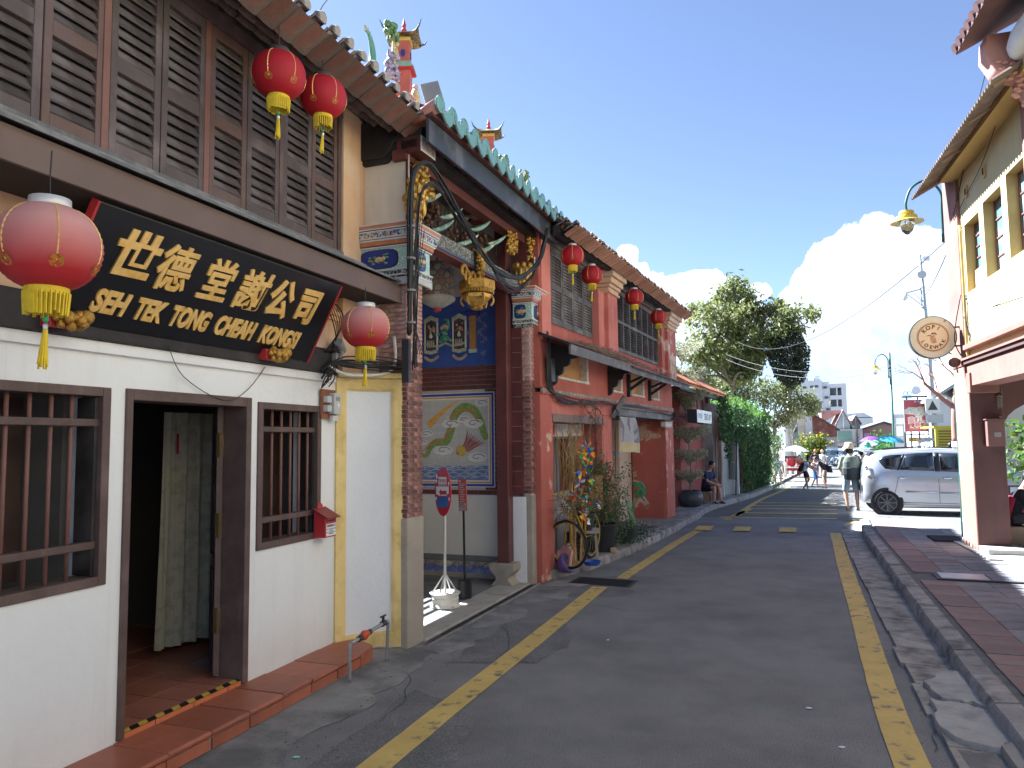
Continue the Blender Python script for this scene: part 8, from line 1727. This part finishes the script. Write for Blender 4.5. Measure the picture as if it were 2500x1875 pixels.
def person(label, loc, rz, H, J=None, top=None, sleeve=.55, hem=.5, bottom=None, leg=.5, shoe=None, hair='short', skin=SKIN, cat='person', vox=.013, skirt=False, group=None, hairm=None):
    t = thing('person', label, cat, loc, rz, group); P = dict(BASE); P.update(J or {}); P = {k: Vector(v)*H for k, v in P.items()}
    lat = (P['shL']-P['shR']).normalized(); latp = (P['hiL']-P['hiR']).normalized(); fwd = Vector((0,0,1)).cross(lat)*-1
    if fwd.length < .1: fwd = Vector((0,-1,0))
    fwd = Vector((lat.y, -lat.x, 0)).normalized(); up = (P['hea']-P['nec']).normalized(); h = H
    b = MB()
    etube(b, [P['pel']-Vector((0,0,.03*h)),P['pel'],P['wai'],P['che'],P['che'].lerp(P['nec'],.6),P['nec'],P['hea']-up*.02*h], [(.07*h,.055*h),(.085*h,.06*h),(.072*h,.05*h),(.092*h,.06*h),(.085*h,.05*h),(.032*h,.032*h),(.03*h,.032*h)], lat)
    for s_ in 'LR':
        b.tube([P['sh'+s_]*.9+P['che']*.1,P['sh'+s_],P['sh'+s_].lerp(P['el'+s_],.4),P['el'+s_],P['el'+s_].lerp(P['wr'+s_],.35),P['wr'+s_]], [.036*h,.034*h,.029*h,.023*h,.024*h,.0155*h], 8)
        b.tube([P['hi'+s_],P['hi'+s_].lerp(P['kn'+s_],.3),P['kn'+s_],P['kn'+s_].lerp(P['an'+s_],.3),P['an'+s_]], [.052*h,.05*h,.033*h,.033*h,.021*h], 8)
        w = P['wr'+s_]; d = (w-P['el'+s_]).normalized(); pa = d.cross(fwd); pa = pa.normalized() if pa.length > .1 else lat; nrm = d.cross(pa)
        b.tube([w,w+d*.03*h,w+d*.05*h], [.015*h,.021*h,.018*h], 6)
        for k, l in enumerate((.036,.043,.04,.03)): o = pa*(k-1.5)*.0095*h; b.tube([w+d*.045*h+o,w+d*(.045+l*.55)*h+o*1.1,w+d*(.045+l)*h+o*1.05+nrm*.012*h], .0058*h, 5)
        b.tube([w+d*.012*h+pa*-.016*h,w+d*.035*h+pa*-.03*h,w+d*.055*h+pa*-.03*h+nrm*.008*h], .0065*h, 5)
        a = P['an'+s_]; b.tube([a+Vector((0,0,.0)),a-Vector((0,0,.022*h))-fwd*.02*h,a-Vector((0,0,.028*h))+fwd*.06*h], [.022*h,.022*h,.016*h], 7)
    c = P['hea']+up*.025*h; o = len(b.v)
    b.ball(c, (.047*h,.056*h,.066*h), 14, 10); b.ball(c-up*.035*h+fwd*.014*h, (.034*h,.036*h,.03*h), 10, 7)
    b.ball(c+fwd*.057*h-up*.012*h, (.008*h,.012*h,.013*h), 6, 5)
    for q in (-1,1): b.ball(c+lat*q*.048*h-up*.008*h, (.006*h,.011*h,.016*h), 6, 5); b.ball(c+lat*q*.018*h+fwd*.05*h+up*.008*h, (.011*h,.008*h,.005*h), 6, 4)
    fuse(b, vox, 'body', skin, t, 1)
    # face marks and hair
    for q in (-1,1): MB().ball(c+lat*q*.019*h+fwd*.0535*h, (.0085*h,.004*h,.005*h), 8, 5).build('eye', mat('eye_dark', (.015,.01,.01), .3), t)
    MB().ball(c+fwd*.052*h-up*.038*h, (.015*h,.006*h,.0045*h), 8, 4).build('mouth', mat('lips', (.35,.12,.1), .5), t)
    hb = MB(); hb.ball(c+up*.012*h-fwd*.01*h, (.053*h,.058*h,.06*h), 14, 9)
    if hair == 'bob': hb.ball(c-up*.03*h-fwd*.022*h, (.056*h,.042*h,.05*h), 12, 8)
    if hair == 'long': hb.tube([c-fwd*.04*h,c-fwd*.055*h-up*.08*h,c-fwd*.05*h-up*.15*h], [.045*h,.04*h,.02*h], 8)
    if hair == 'tail': hb.tube([c-fwd*.05*h+up*.02*h,c-fwd*.09*h-up*.03*h,c-fwd*.1*h-up*.12*h], [.02*h,.022*h,.008*h], 7)
    if hair: fuse(hb, .012, 'hair', hairm or HAIRB, t, 1)
    if top:
        b = MB(); hz = P['pel'].lerp(P['wai'],.0)-Vector((0,0,(.53-hem)*h)); hz = P['pel']+(P['pel']-P['wai'])*((.53-hem)/.07)
        etube(b, [hz,P['pel'],P['wai'],P['che'],P['che'].lerp(P['nec'],.55),P['nec']-up*.012*h], [(.092*h,.068*h),(.092*h,.066*h),(.085*h,.062*h),(.102*h,.07*h),(.095*h,.058*h),(.042*h,.04*h)], lat)
        for s_ in 'LR':
            S0, E0, W0 = P['sh'+s_], P['el'+s_], P['wr'+s_]; pth = [S0*.85+P['che']*.15,S0,S0.lerp(E0,.5)]; ra = [.04*h,.038*h,.034*h]
            if sleeve <= 1: pth += [S0.lerp(E0,max(.52,sleeve))]; ra += [.034*h]
            else: pth += [E0,E0.lerp(W0,sleeve-1)]; ra += [.03*h,.025*h]
            if sleeve > 0: b.tube(pth, ra, 9)
        fuse(b, .015, 'top', top, t)
    if bottom:
        b = MB(); etube(b, [P['pel']-Vector((0,0,.045*h)),P['pel'],P['wai'].lerp(P['pel'],.45)], [(.085*h,.066*h),(.092*h,.066*h),(.083*h,.06*h)], latp)
        if skirt: 
            k = (P['knL']+P['knR'])/2; etube(b, [P['pel'],P['pel'].lerp(k,.5),P['pel'].lerp(k,leg*1.4)], [(.092*h,.068*h),(.105*h,.085*h),(.118*h,.1*h)], latp)
        else:
            for s_ in 'LR':
                a, k, e = P['hi'+s_], P['kn'+s_], P['an'+s_]; pth = [a,a.lerp(k,.45)]; ra = [.056*h,.055*h]
                if leg <= 1: pth += [a.lerp(k,max(.5,leg*1.0))]; ra += [.052*h]
                else: pth += [k,k.lerp(e,leg-1)]; ra += [.05*h,.042*h]
                b.tube(pth, ra, 10)
        fuse(b, .015, 'shorts' if not skirt else 'skirt', bottom, t)
    if shoe:
        for s_ in 'LR':
            a = P['an'+s_]; b = MB(); z = a.z-.045*h; b.ball(a-Vector((0,0,.022*h))+fwd*.022*h, (.03*h,.03*h,.022*h), 8, 6); etube(b, [a-fwd*.03*h-Vector((0,0,.03*h)),a+fwd*.03*h-Vector((0,0,.03*h)),a+fwd*.082*h-Vector((0,0,.034*h))], [(.024*h,.016*h),(.028*h,.016*h),(.024*h,.011*h)], lat); fuse(b, .01, 'shoe', shoe, t, 1)
    return t, P, c, fwd, lat, up
SHW = cloth('shoe_white', (.62,.62,.6)); SHB = cloth('shoe_black', (.02,.02,.02))
def backpack(t, P, fwd, lat, h, m, m2, s=1.0):
    c = P['che'].lerp(P['wai'],.5)-fwd*.11*h; up_ = (P['che']-P['wai']).normalized()
    b = MB(); etube(b, [c-up_*.15*h*s,c-up_*.08*h*s,c+up_*.05*h*s,c+up_*.11*h*s,c+up_*.125*h*s], [(.08*h*s,.05*h*s),(.095*h*s,.062*h*s),(.095*h*s,.06*h*s),(.07*h*s,.045*h*s),(.03*h*s,.03*h*s)], lat, 14); fuse(b, .014, 'backpack', m, t)
    b = MB(); etube(b, [c-fwd*.012*h-up_*.152*h*s,c-fwd*.014*h-up_*.09*h*s,c-fwd*.014*h-up_*.015*h*s], [(.087*h*s,.056*h*s),(.101*h*s,.064*h*s),(.1*h*s,.06*h*s)], lat, 14); fuse(b, .014, 'backpack_lower', m2, t)
    for s_ in 'LR': MB().tube(smoothpath([c+up_*.11*h+lat*.05*h*(1 if s_ == 'L' else -1),P['sh'+s_]*.8+P['che']*.2+Vector((0,0,.045*h)),P['sh'+s_]*.6+P['che']*.4+fwd*.075*h,P['wai']+lat*.08*h*(1 if s_ == 'L' else -1)+fwd*.04*h],4), .011*h, 6).build('strap', m, t)
def bucket_hat(t, c, up, h, m):
    b = MB(); b.lathe([(.098*h,-.012*h),(.1*h,-.008*h),(.066*h,.03*h),(.06*h,.075*h),(.045*h,.085*h),(.001,.087*h)], 20); b.xf(Matrix.Translation(c+up*.012*h)); b.build('hat', m, t, smooth=True)
PI_ = math.pi
# man with bucket hat walking away
h = 1.74; t, P, c, f, la, up = person('person in beige bucket hat and grey shorts walking away with a dark backpack', (1.9,21.5,gz(21.5)+.01), rad(184), h, dict(elL=(.15,.0,.64),wrL=(.1,-.1,.56),elR=(-.15,.0,.64),wrR=(-.1,-.1,.56),knL=(.075,-.03,.285),anL=(.06,.02,.05),knR=(-.075,-.0,.285),anR=(-.076,.03,.045),nec=(0,-.01,.825),hea=(0,-.03,.9)), cloth('sage', (.3,.32,.22)), 1.3, .47, cloth('grey_blue', (.27,.34,.38)), .98, cloth('trainer', (.3,.28,.24)), 'bob', mat('skin_lit', (.5,.28,.18), .55, .06, 5))
backpack(t, P, f, la, h, cloth('pack_green', (.12,.14,.11)), cloth('pack_dark', (.025,.03,.032)), 1.28); bucket_hat(t, c, up, h, cloth('straw', (.62,.5,.3)))
# person ahead of him
person('person in dark navy shirt, beige shorts and dark cap walking away beside the silver car', (3.72,36.6,gz(36.6)), rad(190), 1.72, dict(knR=(-.06,-.05,.29),anR=(-.06,.05,.06)), cloth('navy', (.025,.03,.05)), .9, .48, cloth('beige', (.42,.33,.22)), .95, SHB, 'short')
# woman in white shirt and sunglasses
h = 1.62; t, P, c, f, la, up = person('person in white T shirt, denim shorts and sunglasses by the bollards', (.2,40.8,gz(40.8)), rad(-5), h, dict(hiR=(-.055,0,.52),knR=(-.12,-.01,.29),anR=(-.2,.02,.05),knL=(.07,-.0,.285),anL=(.075,-.03,.045),elL=(.15,.03,.65),wrL=(.16,.0,.5),elR=(-.15,.04,.65),wrR=(-.14,.0,.5)), cloth('white', (.66,.66,.66)), .75, .47, cloth('denim', (.3,.36,.42)), .5, SHW, 'bob')
MB().box(-.075,.075,-.012,.004,-.012,.018).xf(Matrix.Translation(c+f*.056*h+up*.004*h)).build('sunglasses', HAZB, t)
for q in (-1,1): MB().tube([P['sh'+('L' if q > 0 else 'R')]*.85+Vector((0,0,.03)),P['che']+la*q*.13+f*.11,P['wai']+la*q*.13+f*.05], .018, 6).build('strap', SHB, t)
MB().tube([P['nec']+la*.05,P['che']+f*.13,P['wai']+f*.125],.005,4).build('lanyard', SHB, t); MB().box(-.04,.04,-.01,.01,-.07,.07).xf(Matrix.Translation(P['wai']+f*.13)).build('phone', SHB, t)
# group on the road
h = 1.58; t, P, c, f, la, up = person('person in white T shirt and black shorts with a black backpack, reaching forward', (1.32,35.9,gz(35.9)), rad(80), h, dict(che=(0,-.05,.71),nec=(0,-.075,.81),hea=(0,-.1,.885),shL=(.1,-.06,.785),shR=(-.1,-.06,.785),elL=(.12,-.14,.66),wrL=(.1,-.27,.6),elR=(-.12,-.12,.65),wrR=(-.1,-.26,.58),knL=(.06,-.08,.29),anL=(.06,.07,.05),knR=(-.06,-.02,.285),anR=(-.06,-.06,.045)), cloth('white', (.6,.6,.6)), .7, .5, cloth('black', (.012,.013,.02)), .72, SHW, 'bob'); backpack(t, P, f, la, h, cloth('black', (.02,.02,.02)), cloth('black', (.02,.02,.02)), .95)
h = 1.6; t, P, c, f, la, up = person('person in sleeveless dark top and khaki trousers bending forward with a large black bag', (2.25,38.1,gz(38.1)), rad(-80), h, dict(wai=(0,-.03,.61),che=(0,-.1,.72),nec=(0,-.16,.81),hea=(0,-.21,.86),shL=(.1,-.14,.79),shR=(-.1,-.14,.79),elL=(.1,-.24,.69),wrL=(.07,-.35,.75),elR=(-.1,-.22,.67),wrR=(-.08,-.36,.66)), cloth('charcoal', (.03,.03,.035)), .4, .5, cloth('khaki', (.3,.23,.16)), 1.45, SHB, 'tail')
b = MB(); etube(b, [P['pel']+Vector((0,.12,-.1)),P['pel']+Vector((0,.14,.1)),P['che']+Vector((0,.12,-.02))], [(.26,.13),(.2,.12),(.06,.05)], (0,1,0)); fuse(b, .02, 'shoulder_bag', cloth('black', (.02,.02,.02)), t); MB().tube([P['che']+Vector((0,.12,0)),P['shL']+Vector((0,0,.06))], .015, 6).build('bag_strap', SHB, t)
person('person in bright blue shorts and blue shoes half hidden behind the bending person', (1.86,39.1,gz(39.1)), rad(60), 1.5, dict(knR=(-.06,-.1,.29),anR=(-.06,-.1,.045),knL=(.06,.03,.29),anL=(.06,.14,.06)), cloth('pale_print', (.5,.42,.48)), .8, .5, cloth('bright_blue', (.03,.16,.42)), 1.0, cloth('teal_shoe', (.05,.22,.36)), 'short')
person('person in black T shirt with tan cap standing hand on hip behind the group', (2.5,51,gz(51)), rad(20), 1.74, dict(elR=(-.2,.02,.66),wrR=(-.1,-.02,.57)), cloth('black', (.02,.02,.02)), .7, .5, cloth('denim_dark', (.06,.08,.12)), 1.6, SHB, 'short', SKIND, hairm=cloth('tan', (.3,.2,.12)))
person('person in pale grey shirt with grey hair standing behind the group beside a parked car', (2.98,52,gz(52)), rad(-30), 1.7, None, cloth('pale_grey', (.5,.5,.5)), .8, .48, cloth('beige', (.4,.33,.25)), 1.6, SHB, 'short', hairm=mat('hair_grey', (.4,.38,.36), .7))
# crowd with umbrellas behind the silver car
GC = 'crowd beyond the silver car'
for lab, x, y, hh, tc_, hat, hr in (('person in pale hat and dark top in the crowd left of the silver car',4.08,39.6,1.66,(.03,.03,.04),(.55,.5,.42),'bob'),('person in pink cap and pale blue top in the crowd left of the silver car',4.42,41,1.6,(.4,.5,.6),(.6,.12,.2),'bob'),('person in red trousers and white cap walking in the crowd',4.2,44,1.62,(.35,.05,.06),(.6,.58,.52),'short'),('person in straw hat seen over the rear of the silver car roof',4.42,34.4,1.66,(.45,.4,.3),(.55,.42,.2),'bob'),('person with bare head under the bright blue umbrella',4.66,34.0,1.78,(.5,.12,.14),None,'short'),('person in olive hat beside the blue umbrella behind the silver car',4.95,34.2,1.74,(.3,.3,.25),(.34,.3,.16),'bob'),('person in dark blue coat standing by the yellow truck',5.98,30.2,1.95,(.06,.06,.09),None,'short'),('person in dark clothes under the purple umbrella',4.35,40.2,1.7,(.05,.05,.08),None,'short')):
    t, P, c, f, la, up = person(lab, (x,y,gz(y)), rad(R.uniform(150,210)), hh, dict(elL=(.15,-.03,.66),wrL=(.1,-.12,.72)) if 'umbrella' in lab and 'beside' not in lab else None, mat('crowd_%d' % int(x*100), tc_, .85, .1, 5), .9, .48, cloth('denim_dark', (.06,.08,.12)), 1.7, SHB, hr, vox=.02, group=GC)
    if hat: bucket_hat(t, c, up, hh, mat('hat_%d' % int(x*100), hat, .8, .1, 6))
def umbrella(label, loc, r, m, tilt, group='open umbrellas', edge=None, pole_=1.0):
    t = thing('umbrella', label, 'umbrella', loc, 0, group); t.rotation_euler = tilt; n = 8; k = 5; vs = []
    for i in range(k+1):
        q = i/k; 
        for j in range(n*2):
            a = math.pi*j/n; rr_ = r*q*(1-(.06*q if j % 2 else 0)); vs.append((rr_*math.cos(a), rr_*math.sin(a), -r*.42*q**1.9+(.02*q if j % 2 else 0)))
    for j in range(n):
        fs = []; 
        for i in range(k): fs += [(i*2*n+2*j, i*2*n+2*j+1, (i+1)*2*n+2*j+1, (i+1)*2*n+2*j), (i*2*n+2*j+1, i*2*n+(2*j+2)%(2*n), (i+1)*2*n+(2*j+2)%(2*n), (i+1)*2*n+2*j+1)]
        MB().add(vs, fs).build('panel', m if not edge or j % 2 else edge, t)
    MB().tube([(0,0,.06),(0,0,-pole_)], .009, 6).build('shaft', IRON, t); b = MB()
    for j in range(n): a = 2*math.pi*j/n; b.tube([(0,0,-.04),(r*.95*math.cos(a),r*.95*math.sin(a),-r*.4)], .004, 4)
    stuff(b.build('rib', IRON, t)); return t
def umat(n, c): return mat('umbrella_'+n, c, .5, .06, 4, sub=.3)
umbrella('bright sky blue umbrella with dark lining held up behind the silver car', (4.6,34.0,1.96), .56, umat('blue', (.1,.42,.62)), (.1,.12,0)); umbrella('purple umbrella to the left of and behind the bright blue one', (4.5,40.3,1.95), .52, umat('purple', (.2,.07,.38)), (0,-.1,0))
umbrella('small white and green umbrella below the purple one', (4.72,43,1.72), .5, umat('green', (.05,.28,.18)), (.3,-.25,0), edge=umat('white', (.62,.66,.62))); umbrella('pale grey white umbrella behind the silver car roof, right of the lamp post', (5.95,34.5,1.86), .36, umat('pale', (.6,.64,.62)), (.1,-.2,0))
# seated figures
SIT = dict(pel=(0,0,.26), wai=(0,-.01,.34), che=(0,-.06,.46), nec=(0,-.09,.555), hea=(0,-.13,.63), shL=(.105,-.07,.53), shR=(-.105,-.07,.53), elL=(.12,-.12,.38), elR=(-.12,-.12,.38), wrL=(.06,-.22,.33), wrR=(-.05,-.22,.33), hiL=(.055,0,.25), hiR=(-.055,0,.25), knL=(.06,-.23,.27), knR=(-.06,-.22,.27), anL=(.065,-.25,.045), anR=(-.07,-.2,.045))
t, P, c, f, la, up = person('person in navy T shirt sitting against the dark red wall behind the tiered tree', (-1.84,21.6,.11), rad(62), 1.66, SIT, cloth('navy_print', (.02,.03,.09)), .8, .25, cloth('black', (.02,.02,.03)), .75, SHB, 'short')
t = thing('bench_block', 'low wooden block under the person sitting by the dark red wall', 'stool', (-1.86,21.62,.11), RHA); MB().box(-.16,.16,-.25,.25,.28,.33).build('top', mat('crate_wood'), t)
for y in (-.2,.2): MB().box(-.13,.13,y-.03,y+.03,0,.28).build('leg', mat('crate_wood'), t)
t, P, c, f, la, up = person('person in dark T shirt and red vest sitting under the arch at the right edge', (3.60,13.95,.17), rad(72), 1.62, SIT, cloth('black', (.02,.02,.03)), .95, .25, cloth('dark_grey', (.05,.055,.06)), .95, SHB, 'short', vox=.011)
b = MB(); etube(b, [P['pel']-f*.05,P['wai']-f*.06,P['che']-f*.07], [(.13,.09),(.14,.1),(.15,.1)], la); fuse(b, .014, 'vest_back', cloth('crimson', (.3,.02,.05)), t)
t = thing('paper_bag', 'brown paper parcel and block under the seated person in the arch', 'parcel', (3.62,13.9,.17)); MB().box(-.2,.25,-.2,.2,.0,.3).build('parcel', mat('kraft', (.4,.3,.2), .8, .1, 6), t, bevel=.01)

# ================================================================ vehicles
PAINTC = {}
def paint(n, c): return mat('car_'+n, c, .28, .02, 2, metal=.55, coat=.8, spec=.5)
CGL = mat('car_glass', (.015,.02,.024), .06, 0, spec=.8); CBL = mat('car_trim', (.02,.02,.022), .5); CHR = mat('car_chrome', (.7,.7,.7), .15, 0, metal=1); TLR = mat('tail_lamp', (.5,.5,.5), .15, .1, coat=.5); RIMM = mat('rim_dark_grey', (.13,.13,.135), .4, .1, metal=.6)
LI = lambda pts, x: lerpf(pts)(x)
def car(label, loc, rz, pm, group, L_=4.2, W_=1.68, Hh=1.62, detail=True, name='parked_car'):
    t = thing(name, label, 'car', loc, rz, group)
    roof = lerpf([(0,.95),(.03,1.15),(.12,1.42),(.3,1.545),(.9,1.60),(1.7,1.62),(2.4,1.585),(2.75,1.48),(3.15,1.18),(3.35,1.02),(3.9,.88),(4.12,.72),(4.2,.5)]); belt = lerpf([(0,.93),(.3,1.06),(1.5,1.04),(2.6,1.0),(3.2,.98),(3.4,.93),(3.9,.8),(4.2,.48)])
    hw = lerpf([(0,.66),(.06,.74),(.25,.81),(.6,.84),(3.3,.84),(3.8,.8),(4.1,.7),(4.2,.58)]); sx = L_/4.2; sz = Hh/1.62; st = [0,.03,.08,.15,.25,.4,.6,.9,1.3,1.7,2.1,2.4,2.6,2.75,2.95,3.15,3.3,3.5,3.8,4.0,4.12,4.18,4.2]
    def sec(x):
        zr, zb, w = roof(x), min(belt(x), roof(x)-.015), hw(x); g = max(0, zr-zb); wt = w-.05-.2*g; lo = .2 if .2 < x < 4.0 else .3
        return [(0,zr),(wt*.55,zr-.012),(wt*.88,zr-.035*min(1,g*3+.3)),(wt,zr-.085*min(1,g*2.2+.1)),(w-.035,zb+.005),(w-.008,zb-.07 if zb > .7 else zb-.03),(w,min(.72,zb-.1)),(w,min(.5,zb-.15)),(w-.012,.32),(w-.04,lo),(w-.15,lo-.03),(0,lo-.03)]
    n = 12; b = MB(); vs = []
    for x in st:
        s_ = sec(x); vs += [(x*sx,-y,z*sz) for y, z in s_]+[(x*sx,y,z*sz) for y, z in s_[-2:0:-1]]
    k = 2*n-2; b.add(vs, [(i*k+j, i*k+(j+1)%k, (i+1)*k+(j+1)%k, (i+1)*k+j) for i in range(len(st)-1) for j in range(k)]+[tuple(range(k)), tuple((len(st)-1)*k+j for j in range(k))]); o = b.build('body', pm, t, smooth=True); o.data.set_sharp_from_angle(angle=rad(50))
    def side(x, z):
        s_ = sec(x); z1 = z
        for (ya, za), (yb_, zb_) in zip(s_[2:], s_[3:]):
            if zb_ <= z1 <= za: f_ = (za-z1)/max(1e-5, za-zb_); return ya+(yb_-ya)*f_
        return s_[-3][0]
    def patch(poly, m, nm, off, sgn=-1, nx=6):
        b = MB(); q = len(poly)//2; low, hi = poly[:q], poly[q:][::-1]; vs = []
        for (xa, za), (xb, zb_) in zip(low, hi):
            for j in range(5): f_ = j/4; x, z = xa+(xb-xa)*f_, za+(zb_-za)*f_; vs.append((x*sx, sgn*(side(x,z)+off), z*sz))
        b.add(vs, [(i*5+j,(i+1)*5+j,(i+1)*5+j+1,i*5+j+1) for i in range(q-1) for j in range(4)]); return b.build(nm, m, t, smooth=True, solid=.004)
    for sg in (-1,1):
        patch([(.38,1.28),(.5,1.12),(.66,1.1),(.74,1.1),(.9,1.47),(.66,1.46),(.5,1.43),(.38,1.34)], CGL, 'quarter_window', .004, sg); patch([(.82,1.1),(1.1,1.085),(1.4,1.075),(1.56,1.07),(1.56,1.51),(1.4,1.51),(1.2,1.5),(.97,1.48)], CGL, 'rear_door_window', .004, sg); patch([(1.7,1.06),(2.1,1.045),(2.5,1.03),(2.78,1.02),(2.72,1.37),(2.5,1.44),(2.1,1.49),(1.7,1.505)], CGL, 'front_door_window', .004, sg)
        patch([(1.57,1.06),(1.63,1.06),(1.69,1.06),(1.69,1.51),(1.63,1.51),(1.57,1.51)], CBL, 'door_pillar', .003, sg); patch([(.745,1.09),(.78,1.09),(.81,1.09),(.96,1.48),(.93,1.48),(.9,1.48)], CBL, 'rear_pillar', .003, sg)
        for x0, x1, x2 in ((1.63,1.64,1.66),(.8,.62,.78),(2.82,2.85,2.72)): patch([(x1,.3),(x1+.008,.3),(x0+.008,1.03),(x0,1.03)][:2]+[(x0+.008,1.03),(x0,1.03)], CBL, 'door_seam', .002, sg)
        patch([(.92,.55),(1.3,.54),(1.62,.53),(1.62,.575),(1.3,.585),(.92,.595)], pm, 'door_moulding', .014, sg); patch([(1.66,.53),(2.2,.51),(2.7,.5),(2.7,.545),(2.2,.555),(1.66,.575)], pm, 'door_moulding', .014, sg); patch([(.85,.26),(1.8,.24),(2.9,.24),(2.9,.29),(1.8,.3),(.85,.31)], pm, 'side_skirt', .02, sg)
        for hx in (.75,1.72): MB().ball(((hx+.1)*sx, sg*(side(hx,.9)+.012), .9*sz), (.1,.02,.028), 10, 6).build('door_handle', CHR, t, smooth=True)
        for wx in (.5,3.35):
            y = hw(wx); A = Matrix.Translation((wx*sx, sg*y, .3)) @ Matrix.Rotation(rad(-90*sg),4,'X')
            MB().prism([(.365*math.cos(a), .365*math.sin(a)) for a in [2*math.pi*q/28 for q in range(28)]], 'z', -.02, .004).xf(A).build('wheel_arch', CBL, t)
            w = link('wheel', None, t); w.matrix_local = A @ Matrix.Translation((0,0,-.0)) if sg > 0 else A
            zs = -1
            MB().lathe([(.2,-.16),(.27,-.15),(.3,-.12),(.3,.0),(.285,.025),(.21,.03),(.2,.0)], 28).build('tyre', RUB, w, smooth=True); MB().lathe([(.215,.02),(.205,.028),(.19,.0),(.04,-.01),(.0,-.01)], 28).build('rim', mat('rim_back', (.03,.03,.032), .6), w); b = MB()
            for q in range(8): a = q*math.pi/4; b.bar((.03*math.cos(a),.03*math.sin(a),.02),(.2*math.cos(a),.2*math.sin(a),.026),.034,.012)
            b.lathe([(.05,.0),(.05,.03),(.02,.034)], 14); b.lathe([(.213,.015),(.218,.03),(.2,.03),(.198,.02)], 28); b.build('spokes', RIMM, w)
        MB().ball((2.72*sx, sg*(hw(2.7)+.1), 1.05*sz), (.07,.1,.06), 10, 7).build('mirror', pm, t, smooth=True); patch([(.02,.92),(.12,.9),(.24,.92),(.22,1.12),(.1,1.2),(.035,1.2)], TLR, 'tail_lamp', .006, sg); patch([(3.75,.66),(3.95,.64),(4.08,.6),(4.04,.72),(3.9,.8),(3.75,.82)], TLR, 'headlight', .006, sg)
        MB().tube([(.5*sx,sg*.55,1.6*sz),(1.4*sx,sg*.58,1.645*sz),(2.3*sx,sg*.56,1.61*sz)], .014, 6).build('roof_rail', CBL, t)
    MB().add([(.055*sx,-.52,1.12*sz),(.055*sx,.52,1.12*sz),(.2*sx,.46,1.46*sz),(.2*sx,-.46,1.46*sz)],[(0,1,2,3)]).build('rear_window', CGL, t, solid=.012); MB().box(-.02,.06,-.5,.5,.55*sz,.7*sz).build('plate_recess', CBL, t)
    MB().add([(3.2*sx,-.62,1.06*sz),(3.2*sx,.62,1.06*sz),(2.74*sx,.52,1.475*sz),(2.74*sx,-.52,1.475*sz)],[(0,1,2,3)]).build('windscreen', CGL, t, solid=.03); MB().box(4.15*sx,4.21*sx,-.5,.5,.3*sz,.45*sz).build('grille', CBL, t)
    MB().box(.05,.3,-.55,.55,1.53*sz,1.56*sz).build('spoiler', pm, t, bevel=.01); return t
car('silver people carrier with dark windows and grey eight spoke wheels parked beyond the brown pier', (2.1,21.15,.0), rad(-1.0), paint('silver', (.55,.56,.58)), 'parked cars')
GP_ = 'parked cars'
for lab, x, y, a, c_ in (('dark blue grey car parked nose out beside the yellow flowered bush',3.4,71,-35,(.06,.09,.13)),('pale silver car parked behind the bicycles, beside the dark blue grey one',5.0,70,-30,(.5,.52,.54)),('white van like car farthest right in the row of parked cars',6.2,74,-40,(.62,.63,.64)),('grey car under the awning behind the standing people',2.4,76,-30,(.2,.22,.24))):
    car(lab, (x,y,GB), rad(a), paint('far_%d' % int(x*10), c_), GP_, 4.2, 1.68, 1.55)
# trishaw with umbrella
t = thing('trishaw', 'dark red trishaw with cushioned seat parked at the left kerb under a pale umbrella', 'trishaw', (1.15,50.2,GB)); TR = mat('trishaw_red', (.3,.025,.03), .45, .15, 5)
MB().box(-.5,.55,-.45,.4,.42,.62).build('tub', TR, t, bevel=.04); MB().ball((-.1,.3,.95), (.3,.12,.3), 12, 8).build('backrest', TR, t, smooth=True); MB().box(-.52,.57,-.48,-.44,.6,.64).build('rail', mat('label_white'), t)
b = MB()
for k in range(9): a = math.pi*(.1+.5*k/8); b.box(-.48,.5,.4+.35*math.cos(a)-.02,.4+.35*math.cos(a)+.02,.85+.45*math.sin(a)-.02,.85+.45*math.sin(a)+.02)
b.build('folded_hood', CBL, t)
for x in (-.55,.62): MB().tube([(x,.1+.33*math.cos(a),.34+.33*math.sin(a)) for a in [2*math.pi*k/24 for k in range(24)]], .022, 6, True).build('wheel', RUB, t)
MB().tube([(0,.4,.5),(.05,1.1,.5),(.05,1.4,.9)], .025, 6).build('frame', IRON, t); MB().bar((-.4,-.5,.4),(-.4,-.5,.05),.05).build('leg', IRON, t); MB().bar((.35,-.5,.4),(.35,-.5,.05),.05).build('leg', IRON, t)
umbrella('pale blue white parasol shading the trishaw', (1.35,50.4,1.42), .85, umat('paleblue', (.5,.58,.64)), (0,.05,0), pole_=1.5)
person('person in dark red brown clothes sitting on the trishaw', (1.5,50.5,GB+.25), rad(10), 1.6, SIT, cloth('rust', (.2,.06,.05)), .9, .25, cloth('rust', (.2,.06,.05)), 1.0, SHB, 'short', SKIND, vox=.02)
for k, (lab, x, y) in enumerate((('white framed bicycle parked in front of the silver hatchback down the street',4.7,66),('pale bicycle parked right of the white framed one',5.15,66.5))):
    t = thing('bicycle', lab, 'bicycle', (x,y,GB), rad(70-30*k), 'bicycles parked by the far cars')
    for yy in (-.52,.52):
        MB().tube([(0,yy+.33*math.cos(a),.34+.33*math.sin(a)) for a in [2*math.pi*q/24 for q in range(24)]], .025, 6, True).build('wheel', RUB, t)
    b = MB().tube([(0,-.52,.34),(0,-.4,.95),(-.25,-.38,1.05)], .03, 6).tube([(0,-.4,.9),(0,.1,.35),(0,.15,.9),(0,-.4,.8)], .03, 6).tube([(0,.1,.35),(0,.52,.34),(0,.15,.85)], .02, 6); b.build('frame', mat('label_white'), t); MB().ball((0,.18,.96), (.07,.14,.04), 8, 5).build('saddle', RUB, t); MB().box(-.14,.14,-.75,-.5,.72,.95).build('basket', mat('basket_grey', (.4,.4,.4), .6), t)
